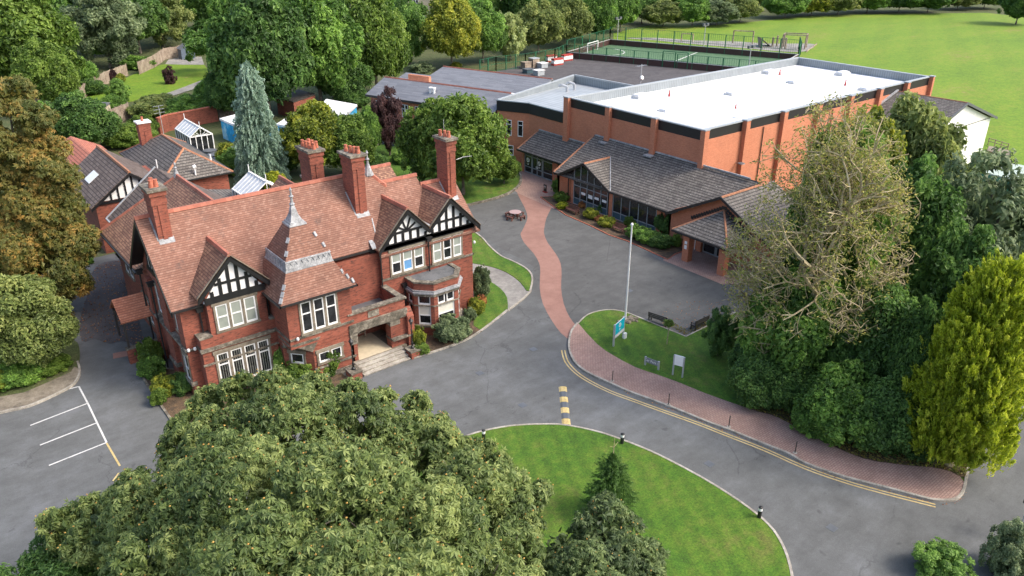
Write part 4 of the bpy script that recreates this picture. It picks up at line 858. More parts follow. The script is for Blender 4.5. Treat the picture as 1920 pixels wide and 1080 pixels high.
# ------------------------------------------------------------------ the modern sports hall
HX, HX2, HY, HY2, HZ = 65.7, 114.8, 50.35, 71.35, 10.15
HL = thing('sports_hall', 'large flat orange brick hall with a bright white roof, black band and piers', 'building', ((HX + HX2) / 2, (HY + HY2) / 2, 0))
MB().box(HX, HX2, HY, HY2, 0, 8.95).build('wall', new_brick, HL)
MB().box(HX + .08, HX2 - .08, HY + .08, HY + .25, 8.95, 10.0).box(HX + .08, HX + .25, HY + .25, HY2 - .08, 8.95, 10.0).box(HX2 - .25, HX2 - .08, HY + .25, HY2 - .08, 8.95, 10.0).box(HX + .25, HX2 - .25, HY2 - .25, HY2 - .08, 8.95, 10.0).build('black_cladding', panel_black, HL)
MB().box(HX - .02, HX2 + .02, HY - .02, HY + .4, 10.0, 10.12).box(HX - .02, HX + .4, HY + .4, HY2 - .4, 10.0, 10.12).box(HX2 - .4, HX2 + .02, HY + .4, HY2 - .4, 10.0, 10.12).box(HX - .02, HX2 + .02, HY2 - .4, HY2 + .02, 10.0, 10.12).build('parapet_coping', grey_coping, HL)
MB().box(HX + .4, HX2 - .4, HY2 - .45, HY2 - .38, 9, 10.0).box(HX2 - .46, HX2 - .4, HY + .4, HY2 - .45, 9, 10.0).build('parapet_lining', rib_grey, HL)
MB().slab([(HX + .25, HY + .25, 9.55), (HX2 - .4, HY + .25, 9.0), (HX2 - .4, HY2 - .4, 9.0), (HX + .25, HY2 - .4, 9.0)], .1).build('roof', white_membrane, HL)
def pier(x0, x1, y0, y1):
    p = MB().box(x0, x1, y0, y1, 0, 10.12).build('pier', new_brick, HL)
    MB().box(x0 - .05, x1 + .05, y0 - .05, y1 + .05, 10.12, 10.24).build('pier_cap', grey_coping, p)
for k in range(8): x = HX + 7.01 * k; pier(max(x - .35, HX - .4), min(x + .35, HX2 + .1), HY - .5, HY + .1)
for y in (56.9, 64.0): pier(HX - .4, HX + .2, y - .35, y + .35)
pier(HX - .45, HX + .4, HY2 - .7, HY2 + .1)
for i, (px, py) in enumerate(((1202, 178), (1252, 205), (1375, 174), (1443, 133), (1490, 152), (1580, 136), (1388, 220), (1625, 165))):
    p = G(px, py, 9.4)
    r = MB(); frustum(r, p, 1.0, 0.55, 9.0, 0.95, 0.5, 9.55); frustum(r, p, 0.9, 0.45, 9.55, 0.6, 0.3, 9.64); d = r.build('rooflight', white_membrane, HL); MB().box(p[0] - 1.15, p[0] + 1.15, p[1] - .65, p[1] + .65, 9.05, 9.4).build('kerb_frame', plain('rooflight_kerb', (0.5, 0.5, 0.49)) if i == 0 else MATS['rooflight_kerb'], d)
for px, py in ((1255, 178), (1379, 205), (1462, 138), (1585, 158)):
    p = G(px, py, 9.3); v = MB().lathe((p[0], p[1], 9.1), [(0.18, 0), (0.12, .35), (0.08, .5), (0.08, .8)], 8).build('vent_cowl', plain('red_plastic', (0.4, 0.06, 0.05)) if 'red_plastic' not in MATS else MATS['red_plastic'], HL)
di = MB(); di.lathe((71.9, HY - .75, 5.6), [(0.05, -.1), (0.42, 0), (0.36, .06)], 14); di.bar((71.9, HY, 5.5), (71.9, HY - .6, 5.55), .06); di.build('satellite_dish', dark_grey, HL)
# ------------------------------------------------------------------ reception wing in front of the hall
RW = thing('reception_wing', 'single-storey brick wing with a long dark tiled roof and glazed gable', 'building', (61, 56, 0))
EU, EZ, SL = 59.2, 3.05, 0.525
def zr(x): return EZ + SL * (x - EU)
w = MB(); w.box(59.75, 65.7, 36.8, 65.9, 0, 3.2)
# recessed glazing zones are openings between brick piers
w = MB()
for a, b in ((36.9, 48.9), (49.6, 50.4), (56.7, 57.4), (62.9, 66.0)): w.box(59.75, 60.1, a, b, 0, 3.1)
w.box(59.75, 65.7, 65.7, 66.0, 0, 3.1); w.box(59.6, 65.7, 36.6, 36.9, 0, 3.2); w.box(60.4, 65.6, 48.9, 65.7, 0, 0.3)
w.fpoly(Fr(59.75, 48.9, 0, -1), [(0, 3.1), (12.3, 3.1), (6.2, 6.05)], -0.25, 0)
w.box(59.75, 65.7, 48.7, 48.9, 0, 3.0)
w.box(63.3, 65.7, 66.0, 66.3, 0, 3.5); w.box(62.95, 63.3, 66.0, 69.7, 0, 3.0)
w.build('wall', new_brick, RW)
rf = MB()
gy0, gy1 = 57.0, 65.2; gyc, gz = 61.15, 5.25
rf.slab([(EU, 48.3, EZ), (65.75, 43.0, zr(65.2) + .05), (65.75, 66.2, zr(65.75)), (EU, 66.2, EZ)][::-1], .14)
rf.build('roof', slate_tile, RW)
r2 = MB(); r2.slab([(EU - .05, gy0, 3.05), (EU - .05, gyc, gz), (63.4, gyc, gz)][::-1], .12).slab([(EU - .05, gyc, gz), (EU - .05, gy1, 3.05), (63.4, gyc, gz)][::-1], .12)
gr = r2.build('gable_roof', slate_tile, RW)
# porch-end gable, its ridge running back to the hall
yc = 42.55; zA = 6.25
r3 = MB(); r3.slab([(EU, yc, zA), (67.5, yc, zA), (67.5, 48.9, 2.9), (EU, 48.9, 2.9)], .14).slab([(67.5, yc, zA), (EU, yc, zA), (EU, 36.2, 2.9), (67.5, 36.2, 2.9)], .14)
r3.slab([(65.75, 42.5, zr(65.5)), (65.75, 50.3, zr(65.5)), (71, 50.3, 3.6), (71, 42.5, 3.6)][::-1], .14)
g3 = r3.build('gable_roof', slate_tile, RW)
rg = MB(); ridge(rg, (EU, yc, zA + .03), (66.5, yc, zA + .03), .26, .1); rg.build('ridge_tiles', orange_ridge, RW); rg = MB(); ridge(rg, (EU - .05, gyc, gz + .03), (63.2, gyc, gz + .03), .26, .1); rg.build('ridge_tiles', orange_ridge, RW); rg = MB(); ridge(rg, (EU, 66.2, EZ + .03), (65.5, 66.2, zr(65.5) + .03), .26, .1)
rg.build('ridge_tiles', orange_ridge, RW)
fa = MB(); fa.bar((EU - .05, 48.9, 3.0), (EU - .05, 57.0, 3.0), .12, .2); fa.bar((EU - .05, 65.2, 3.0), (EU - .05, 66.2, 3.0), .12, .2)
for a, b in (((EU - .08, 48.95, 2.85), (EU - .08, yc, zA - .05)), ((EU - .08, yc, zA - .05), (EU - .08, 36.2, 2.85)), ((EU - .1, gy0 - .05, 2.98), (EU - .1, gyc, gz - .06)), ((EU - .1, gyc, gz - .06), (EU - .1, gy1 + .05, 2.98))): fa.bar(a, b, .1, .26)
fa.build('fascia', gutter, RW)
MB().bar((65.62, 44, zr(65.6) + .06), (65.62, 66, zr(65.6) + .06), .14, .16).build('lead_flashing', lead, RW); fla = MB(); fla.bar((63.35, gyc, gz + .05), (EU + .1, gy0, 3.12), .1, .06); fla.build('lead_flashing', lead, RW)
for y in (56.9, 64.0): MB().box(64.6, 65.3, y - .5, y + .5, zr(64.9) - .05, zr(64.9) + .12).build('lead_apron', lead, RW)
# tile-hung step down to the lobby roof
MB().face([(EU, 66.2, EZ), (EU, 66.25, EZ - .15), (65.75, 66.25, 4.5), (65.75, 66.25, zr(65.75))]).hexa([(59.3, 66.15, 2.7), (65.7, 66.15, 4.4), (65.7, 66.28, 4.4), (59.3, 66.28, 2.7)], [(59.3, 66.15, zr(59.3) - .02), (65.7, 66.15, zr(65.7) - .02), (65.7, 66.28, zr(65.7) - .02), (59.3, 66.28, zr(59.3) - .02)]).build('tile_hanging', grey_slate, RW)
# glazed gable
FG = Fr(59.42, 62.9, 0, -1)
def glazing(root, f, W, n, zs, base, top=None, nm='glazed_screen'):
    s = MB(); w_ = W / n
    topz = top or (lambda x: zs[-1])
    for k in range(n + 1):
        x = min(max(w_ * k, .04), W - .04); s.fbox(f, x - .04, x + .04, -0.05, .04, 0.05, topz(x))
    for z in zs: s.fbox(f, 0, W, -.05, .035, z - .04, z + .04)
    S = s.build(nm, grey_frame, root)
    MB().fbox(f, 0, W, -.08, -.03, 0.05, zs[0] + (base - zs[0])).build('base_panel', teal_panel, S)
    g = MB()
    if top:
        pts = [(0, base), (W, base), (W, topz(W)), (1.75, topz(1.75)), (0, topz(0))]; g.fpoly(f, pts, -.08, -.03)
    else: g.fbox(f, 0, W, -.08, -.03, base, zs[-1])
    g.build('pane', glassm, S)
    return S
gt = lambda x: 3.05 + (1 - abs(x - 1.75) / 4.15) * 2.1 - .06
S1 = glazing(RW, FG, 5.5, 5, [0.1, 0.85, 2.35], 0.85, gt)
n1 = MB()
for x in (1.6, 2.75, 3.75, 4.95): n1.fbox(FG, x - .33, x + .33, -.02, 0.0, 1.5 if x != 2.75 else 1.35, 1.78)
n1.build('paper_notice', white, S1)
glazing(RW, Fr(59.5, 56.7, 0, -1), 6.3, 5, [0.1, 0.85, 2.95], 0.85)
MB().box(60.6, 60.7, 49, 63, 0.1, 3).build('dark_interior', black, RW)
MB().box(59.2, 59.74, 56.85, 57.25, 0, 0.05).build('plinth', new_brick, RW)
MB().fbox(Fr(59.74, 57.3, 0, -1), .1, .45, 0, .02, 1.6, 2.1).build('notice', white, RW)
# brick piers flanking the glazing
pp = MB(); pp.box(59.45, 59.8, 62.9, 63.35, 0, 3.0); pp.box(59.45, 59.8, 56.75, 57.25, 0, 3.0); pp.box(59.5, 59.8, 49.9, 50.4, 0, 3.0); pp.build('pier', new_brick, RW)
dp = MB(); dp.tube((59.5, 63.9, 0), (59.5, 63.9, 3), .06); dp.build('drainpipe', gutter, RW)
# lobby with its own lean-to
lb = MB(); lb.slab([(62.4, 66.25, 3.0), (65.75, 66.25, 5.05), (65.75, 76.5, 5.05), (62.4, 76.9, 3.0)][::-1], .14)
lob = lb.build('lobby_roof', slate_tile, RW)
rg = MB(); ridge(rg, (62.4, 76.9, 3.03), (65.75, 76.5, 5.08), .22, .08); rg.build('ridge_tiles', orange_ridge, lob)
MB().bar((62.33, 66.3, 2.92), (62.33, 76.9, 2.92), .1, .2).build('gutter', gutter, lob); MB().bar((65.65, 66.4, 5.1), (65.65, 76.4, 5.1), .14, .14).build('lead_flashing', lead, lob)
MB().box(62.95, 63.3, 69.4, 70.6, 0, 3.0).box(63.3, 65.7, 76.3, 76.6, 0, 3.6).box(62.95, 63.2, 76.2, 76.6, 0, 3).build('wall', new_brick, RW)
FD = Fr(63.1, 76.2, 0, -1)
dr = MB()
for x in (0.05, 1.45, 1.6, 2.55, 3.5, 3.65, 5.55): dr.fbox(FD, x - .06, x + .06, -.05, .05, .05, 2.75)
for z in (.1, 2.3, 2.7): dr.fbox(FD, 0, 5.6, -.05, .045, z - .06, z + .06)
dr.fbox(FD, 1.6, 3.5, -.05, .045, .8, .9); dr.fbox(FD, 0, 1.4, -.05, .045, .8, .88); dr.fbox(FD, 3.6, 5.5, -.05, .045, .8, .88)
DR = dr.build('entrance_doors', grey_frame, RW); MB().fbox(FD, 0, 5.6, -.08, -.03, .05, 2.75).build('pane', glassm, DR)
hd = MB(); hd.fbox(FD, 2.4, 2.46, .05, .12, 1.0, 1.3); hd.fbox(FD, 2.64, 2.7, .05, .12, 1.0, 1.3); hd.build('handle', white, DR)
def emblem(parent, f, x, z, s, m, d=.055, name='emblem'):
    e = MB(); n = 20
    for k in range(n):
        a, b = 2 * math.pi * k / n, 2 * math.pi * (k + 1) / n
        if k in (2, 12): continue
        ro, ri = s, s * .55
        e.fpoly(f, [(x + ri * math.cos(a), z + ri * math.sin(a)), (x + ro * math.cos(a), z + ro * math.sin(a)), (x + ro * math.cos(b), z + ro * math.sin(b)), (x + ri * math.cos(b), z + ri * math.sin(b))], d, d + .01)
    e.fpoly(f, [(x - s * .1, z + s * .6), (x - s * .35, z + s * .35), (x + s * .1, z - s * .6), (x + s * .35, z - s * .35)], d + .001, d + .012)
    for q, w_ in ((1.5, .7), (1.85, .45)):
        for j in range(4): xx = x - s * w_ + j * s * w_ / 2; e.fbox(f, xx, xx + s * w_ * .38, d, d + .01, z - s * (q + .22), z - s * q)
    return e.build(name, m, parent)
emblem(DR, FD, 0.75, 1.75, .3, white); emblem(DR, FD, 2.98, 1.75, .3, white)
# entrance porch on piers
EP = thing('entrance_porch', 'hipped tiled porch on two square brick piers over the reception doors', 'porch', (57, 42.5, 0))
pz = 2.95; a0, a1, b0, b1 = 56.1, 60.0, 39.0, 45.5; rx, rz_ = (59.65, 5.0), 0
ap = (59.7, 42.4, 4.95)
MB().slab([(a0, b1, pz), ap, (59.7, b1, pz)][::-1], .12).slab([(a0, b0, pz), ap, (a0, b1, pz)][::-1], .12).slab([(59.7, b0, pz), ap, (a0, b0, pz)][::-1], .12).build('roof', slate_tile, EP)
MB().slab([(a0, b0, pz - .02), (59.7, b0, pz - .02), (59.7, b1, pz - .02), (a0, b1, pz - .02)], .1).build('soffit', dark_wood, EP)
rg = MB(); ridge(rg, (a0, b0, pz), ap, .24, .1); ridge(rg, (a0, b1, pz), ap, .2, .08); rg.build('ridge_tiles', orange_ridge, EP)
MB().bar((a0 - .05, b0, pz - .12), (a0 - .05, b1, pz - .12), .1, .18).bar((a0, b0 - .05, pz - .12), (59.7, b0 - .05, pz - .12), .1, .18).build('gutter', gutter, EP)
sg = MB()
for s in (1, -1):
    for k in range(13): 
        y = ap[1] + s * k * .29; z = 5.25 - k * .165; sg.box(59.66, 59.74, min(y, y + s * .29), max(y, y + s * .29), z - .28, z + .02)
sg.build('stepped_flashing', gutter, EP)
for y in (43.9, 39.7): MB().box(56.4, 57.1, y - .35, y + .35, 0, 2.85).build('pier', new_brick, EP)
MB().fbox(Fr(56.4, 43.9 + .35, 0, -1), .2, .5, 0, .015, 1.3, 1.7).fbox(Fr(56.4, 44.25, 0, -1), .2, .5, 0, .015, 1.8, 2.1).build('notice', white, EP)
MB().tube((57.2, 43.45, 2.6), (57.2, 43.45, 1.2), .04).build('downpipe', white, EP)
fd2 = Fr(59.74, 44.3, 0, -1)
d2 = MB()
for x in (0, 1.45, 1.6, 3.0): d2.fbox(fd2, x - .06, x + .06, 0, .06, .05, 2.3)
for z in (.1, 1.75, 2.3): d2.fbox(fd2, 0, 3, 0, .055, z - .06, z + .06)
D2 = d2.build('entrance_doors', grey_frame, EP); MB().fbox(fd2, 0, 3, 0, .02, .05, 2.3).build('pane', glassm, D2)
MB().box(59.4, 59.74, 44.4, 44.9, 0, 2.9).build('pilaster', new_brick, EP)
MB().tube((59.68, 46.1, 4.3), (59.55, 46.1, 4.3), .16, n=12).build('alarm_box', cream, EP)
# ------------------------------------------------------------------ lower block with the black fascia, left of the hall
LB = thing('low_hall_block', 'lower brick block with black fascia and grey ribbed roof beside the hall', 'building', (74, 79, 0))
O = [(65.7, 71.3), (65.7, 78.5), (63.6, 82.6), (84, 89.7), (85.4, 71.4)]
MB().prism(ccw(O), 0, 6.8).build('wall', new_brick, LB)
def offs(a, b, d, z0, z1, mb, e=0):
    f = Fr(a[0], a[1], b[0] - a[0], b[1] - a[1]); L = math.hypot(b[0] - a[0], b[1] - a[1]); mb.fbox(f, -e, L + e, -.12, d, z0, z1)
P_ = [(63.6, 82.6), (65.7, 78.5), (65.7, 71.9)]
m1 = MB(); [offs(a, b, .1, 6.8, 8.1, m1, .03) for a, b in zip(P_, P_[1:])]; offs((84, 89.7), (63.6, 82.6), .1, 6.8, 8.1, m1)
m1.build('black_fascia', panel_black, LB)
m2 = MB(); [offs(a, b, .16, 8.1, 8.22, m2, .08) for a, b in zip(P_, P_[1:])]
for a, b in (((84, 89.7), (63.6, 82.6)), ((85.4, 71.4), (84, 89.7))): offs(a, b, .16, 8.1, 8.22, m2, .1)
m2.build('parapet_coping', grey_coping, LB)
m3 = MB(); offs((63.8, 82.4), (83.9, 89.4), .02, 7.2, 8.1, m3); offs((83.7, 89.4), (85.1, 71.6), .02, 7.0, 8.1, m3); m3.build('parapet_lining', rib_grey, LB)
MB().slab([(x, y, 7.75 if x < 70 else 7.0) for x, y in ccw([(65.8, 71.4), (65.8, 78.5), (63.75, 82.5), (83.9, 89.5), (85.2, 71.5)])], .1).build('roof', rib_roof, LB)
for p in (G(1063, 172, 7.3), G(1077, 167, 7.3)):
    du = MB(); du.tube((*p, 7.1), (*p, 8.0), .18, n=8); du.tube((*p, 8.0), (p[0] - .5, p[1] + .6, 8.25), .18, n=8); du.tube((p[0] - .5, p[1] + .6, 8.25), (p[0] - .8, p[1] + .9, 8.0), .18, n=8)
    du.build('vent_duct', steel, LB)
for t0 in (1.35, 3.0):
    f = Fr(63.6, 82.6, 2.1, -4.1); window(LB, f, t0, t0 + .75, 3.6, 5.7, 1, 0.72, surround=False, frame=.08); 
f = Fr(63.6, 82.6, 2.1, -4.1); window(LB, f, 1.3, 2.4, 0.9, 2.3, 1, 0.6, surround=False)
am = thing('aerial_mast', 'tall aerial mast with a small dish standing at the edge of the ribbed roof', 'aerial', (*G(1201, 156, 8.1), 7.2)); ap_ = am.location
MB().tube((ap_[0], ap_[1], 7.2), (ap_[0], ap_[1], 10.8), .07, n=6).build('mast', steel, am)
e = MB()
for k in range(6): e.tube((ap_[0] - 1 + k * .35, ap_[1] - .35, 10.6), (ap_[0] - 1 + k * .35, ap_[1] + .35, 10.6), .025, n=4)
e.tube((ap_[0] - 1, ap_[1], 10.6), (ap_[0] + 1, ap_[1], 10.6), .03, n=4); e.build('aerial_bars', steel, am)
MB().tube((ap_[0], ap_[1] - .1, 8.9), (ap_[0], ap_[1] - .3, 8.95), .3, n=10).build('dish', white, am)
# ------------------------------------------------------------------ two-storey classroom block, turned a little off the grid
CB = thing('classroom_block', 'two-storey orange brick classroom block with long grey slate roofs and white windows', 'building', (66, 95, 0))
tx, ty = .33, -.944; nx_, ny_ = .944, .33
def cc(s, d, z=0): return (58.35 + tx * s + nx_ * d, 97.2 + ty * s + ny_ * d, z)      # s along the front, d back
W0, W1 = -6.5, 15.0
def cprism(mb, s0, s1, d0, d1, z0, z1): return mb.hexa([cc(s0, d0, z0), cc(s1, d0, z0), cc(s1, d1, z0), cc(s0, d1, z0)], [cc(s0, d0, z1), cc(s1, d0, z1), cc(s1, d1, z1), cc(s0, d1, z1)])
w = MB(); cprism(w, W0, W1, 0, 16.5, 0, 6.5); w.build('wall', new_brick, CB)
cr = MB(); cr.slab([cc(W0 - .5, -.5, 6.55), cc(15.35, -.5, 6.55), cc(15.35, 3.9, 8.35), cc(W0 - .5, 3.9, 8.35)], .14).slab([cc(W0 - .5, 3.9, 8.35), cc(15.35, 3.9, 8.35), cc(15.35, 6.6, 7.2), cc(W0 - .5, 6.6, 7.2)], .14)
cr.slab([cc(W0 + 2, 9.6, 7.2), cc(15.35, 9.6, 7.2), cc(15.35, 15.2, 8.5), cc(W0 + 2, 15.2, 8.5)], .14).slab([cc(W0 + 2, 15.2, 8.5), cc(15.35, 15.2, 8.5), cc(15.35, 19, 6.9), cc(W0 + 2, 19, 6.9)], .14)
cr.slab([cc(W0 - 3, 9.0, 6.8), cc(W0 + 2, 9.0, 6.8), cc(W0 + 2, 12, 7.6), cc(W0 - 3, 12, 7.6)], .14)
cr.build('roof', grey_slate, CB)
MB().slab([cc(W0, 6.4, 7.1), cc(15.3, 6.4, 7.1), cc(15.3, 9.8, 7.1), cc(W0, 9.8, 7.1)], .1).build('flat_roof', white_membrane, CB)
rg = MB(); ridge(rg, cc(W0 - .5, 3.9, 8.4), cc(15.3, 3.9, 8.4), .22, .12); ridge(rg, cc(W0 + 2, 15.2, 8.55), cc(15.3, 15.2, 8.55), .22, .12); rg.build('ridge_tiles', ridge_mat, CB)
MB().hexa([cc(W0 + .5, 8.2, 6.5), cc(W0 + 4.5, 8.2, 6.5), cc(W0 + 4.5, 8.7, 6.5), cc(W0 + .5, 8.7, 6.5)], [cc(W0 + .5, 8.2, 8.2), cc(W0 + 4.5, 8.2, 8.2), cc(W0 + 4.5, 8.7, 8.2), cc(W0 + .5, 8.7, 8.2)]).build('parapet_wall', new_brick, CB)
MB().bar(cc(W0 - .5, -.55, 6.4), cc(W1 + 1, -.55, 6.4), .14, .3).bar(cc(W0 - .55, -.5, 6.4), cc(W0 - .55, 3.9, 8.2), .1, .2).build('gutter', gutter, CB)
for s in (0.0, .6): 
    q = cc(3.2 + s, 1.8, 7.3); MB().lathe(q, [(0.2, 0), (0.2, .7), (0.3, .75), (0.3, .95), (0.12, 1.0)], 10).build('roof_vent', white, CB)
fc = Fr(*cc(0, 0)[:2], tx, ty)
for s in (-5.6, -3.2, -0.7, 1.7, 4.1, 6.6, 9, 11.5):
    window(CB, fc, s, s + 1.15, 3.9, 5.75, 2, 0.66, surround=False, frame=.07, mull=0.0)
    window(CB, fc, s, s + 1.15, 0.9, 2.7, 2, 0.66, surround=False, frame=.07, mull=0.0)
MB().fbox(fc, -6.6, 14, 0.0, 2.2, 0.0, 0.5).build('plinth', felt, CB)
# ------------------------------------------------------------------ white-gabled annex beyond the hall
AN = thing('white_gabled_annex', 'low annex with dark tiled roof and blank white gable beside the field', 'building', (105, 46, 0))
MB().box(96.3, 115.0, 41.6, 50.2, 0, 6).build('wall', plaster, AN)
MB().fpoly(Fr(96.3, 41.6, 1, 0), [(0, 5.9), (18.7, 5.9), (9.3, 8.9)], -.2, .0).build('white_gable', plaster, AN)
MB().slab([(95.5, 41.2, 5.9), (105.6, 41.2, 9.2), (105.6, 50.3, 9.2), (95.5, 50.3, 5.9)], .14).slab([(105.6, 41.2, 9.2), (115.9, 41.2, 5.9), (115.9, 50.3, 5.9), (105.6, 50.3, 9.2)], .14).build('roof', slate_tile, AN)
rg = MB(); ridge(rg, (105.6, 41.2, 9.22), (105.6, 50.3, 9.22), .2, .08); rg.build('ridge_tiles', orange_ridge, AN)
MB().bar((95.4, 41.15, 5.8), (105.6, 41.15, 9.12), .1, .3).bar((105.6, 41.15, 9.12), (116, 41.15, 5.8), .1, .3).build('bargeboard', dark_grey, AN)
MB().bar((96, 50.2, 6.3), (105.6, 50.2, 9.4), .3, .12).build('lead_flashing', lead, AN)
GS = thing('green_roofed_shed', 'low shed with a pale green corrugated roof at the right edge beyond the trees', 'shed', (*G(1900, 325, 2.8), 0)); g0 = GS.location
q = [G(1850, 296, 2.8), G(1960, 318, 2.8), G(1960, 350, 2.8), G(1840, 322, 2.8)]
MB().slab([(x, y, 2.8) for x, y in ccw(q)], .15).build('roof', rib_green, GS)
q2 = [(x * .985 + g0.x * .015, y * .985 + g0.y * .015) for x, y in q]; MB().prism(ccw(q2), 0, 2.65).build('wall', plain('green_wall', (0.03, 0.2, 0.13)), GS)
PL = thing('brick_planter', 'low red brick raised planter with a timber rail beside the white gable', 'planter', (*G(1870, 292), 0)); q = GP('1852,281 1893,291 1890,302 1848,290')
MB().prism(ccw(q), 0, .6).build('planter_wall', old_brick, PL); MB().prism(ccw([(x * .998 + .1, y * .998) for x, y in q]), .6, .66).build('coping', stone, PL)
rl = MB(); a = G(1852, 272); b = G(1888, 283); rl.bar((*a, 1.0), (*b, 1.0), .08); rl.bar((*a, .6), (*b, .6), .08)
for t in (0, .33, .66, 1): p = (a[0] + (b[0] - a[0]) * t, a[1] + (b[1] - a[1]) * t); rl.bar((*p, 0), (*p, 1.1), .1)
rl.build('rail', wood, PL)
# ------------------------------------------------------------------ foliage
def unit(a): return a / np.maximum(np.linalg.norm(a, axis=-1, keepdims=True), 1e-9)
def rhombs(P, Nn, size, asp, tint, rg, fold=0.25, tdir=None):
    """leaf quads: P points, Nn facing, size half-length"""
    n = len(P); size = np.broadcast_to(np.asarray(size, float), (n,))[:, None]
    T = unit(np.cross(Nn, rg.normal(size=(n, 3)))) if tdir is None else unit(tdir)
    B = unit(np.cross(Nn, T)); f = Nn * size * fold
    V = np.stack([P - T * size - f, P + B * size * asp + f * .5, P + T * size - f, P - B * size * asp + f * .5], 1).reshape(-1, 3)
    return V, np.arange(4 * n).reshape(n, 4), np.repeat(tint, 4)
def join(parts):
    V = []; F = []; T = []; o = 0
    for v, f, t in parts: V.append(v); F.append(f + o); T.append(t); o += len(v)
    return np.concatenate(V), np.concatenate(F), np.concatenate(T)
def clumps(C, Rc, per, size, rg, centre=None, asp=0.5, up=0.5, tb=None, tv=0.16, tr=0.16, thick=(0.72, 1.06), flat_=1.0, squash=1.0):
    """leaves scattered over the skins of many small clumps; returns mesh arrays"""
    C = np.asarray(C, float); K = len(C); Rc = np.asarray(Rc, float)
    cnt = np.maximum(8, (per * (Rc / Rc.mean()) ** 2)).astype(int); idx = np.repeat(np.arange(K), cnt); n = len(idx)
    D = unit(rg.normal(size=(n, 3))); cen = C.mean(0) if centre is None else np.asarray(centre, float)
    out = unit(C - cen)[idx]
    flip = (D * out).sum(1) < -0.25; D[flip] *= -1
    rr = Rc[idx] * (1 + 0.18 * np.sin(D[:, 0] * 7 + idx) * np.cos(D[:, 1] * 6 + idx * 2)) * rg.uniform(thick[0], thick[1], n)
    Dz = D.copy(); Dz[:, 2] *= squash
    P = C[idx] + Dz * rr[:, None]
    Nn = unit(D * flat_ + np.array([0, 0, up]) + rg.normal(size=(n, 3)) * 0.55)
    base = 0.5 + rg.normal(size=K) * tv if tb is None else np.asarray(tb)
    tint = np.clip(base[idx] + rg.normal(size=n) * tr, 0, 1)
    return P, Nn, tint
def fib(n, rg, jit=0.25):
    k = np.arange(n) + .5; ph = np.arccos(1 - 2 * k / n); th = math.pi * (1 + 5 ** .5) * k
    D = np.stack([np.cos(th) * np.sin(ph), np.sin(th) * np.sin(ph), np.cos(ph)], 1)
    return unit(D + rg.normal(size=D.shape) * jit)
def mesh_only(name, VFT, m):
    o = mesh_object(name, VFT[0], VFT[1], m, tint=VFT[2], uv=False); me = o.data; bpy.data.objects.remove(o); return me
def crown_round(seed, K=135, per=215, size=.044, irr=.2):
    rg = np.random.default_rng(seed); D = fib(K, rg); D = D[D[:, 2] > -0.75]
    r = 0.66 + rg.uniform(-irr, irr, len(D)) + 0.08 * np.sin(D[:, 0] * 5 + seed) ; C = D * r[:, None]
    C[:, 2] *= np.where(C[:, 2] < 0, .85, 1.05); Rc = rg.uniform(.11, .3, len(D)) * np.where(r > .75, .75, 1.1); keep = rg.uniform(size=len(D)) > .12; C = C[keep]; Rc = Rc[keep]; E_ = fib(26, rg, .5); E_ = E_[E_[:, 2] > -.5]; C = np.concatenate([C, E_ * rg.uniform(.84, 1.0, (len(E_), 1))]); Rc = np.concatenate([Rc, rg.uniform(.07, .13, len(E_))])
    P, Nn, t = clumps(C, Rc, per, size, rg, centre=(0, 0, -.2), tv=.2, tr=.2, thick=(.6, 1.18))
    a = rhombs(P, Nn, size * rg.uniform(.5, 1.5, len(P)), .55, t, rg)
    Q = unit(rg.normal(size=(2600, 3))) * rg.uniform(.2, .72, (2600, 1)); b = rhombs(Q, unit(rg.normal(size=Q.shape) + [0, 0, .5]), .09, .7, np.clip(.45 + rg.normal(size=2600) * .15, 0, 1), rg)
    return join([a, b])
def crown_feather(seed, K=120, per=150, size=.05):          # looser, tufted
    rg = np.random.default_rng(seed); D = fib(K, rg, .4); r = rg.uniform(.5, .95, K); C = D * r[:, None]; Rc = rg.uniform(.1, .22, K)
    P, Nn, t = clumps(C, Rc, per, size, rg, centre=(0, 0, -.3), thick=(.4, 1.15)); a = rhombs(P, Nn, size * rg.uniform(.6, 1.4, len(P)), .35, t, rg)
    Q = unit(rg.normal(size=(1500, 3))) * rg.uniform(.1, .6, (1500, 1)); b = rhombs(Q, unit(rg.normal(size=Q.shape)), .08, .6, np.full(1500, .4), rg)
    return join([a, b])
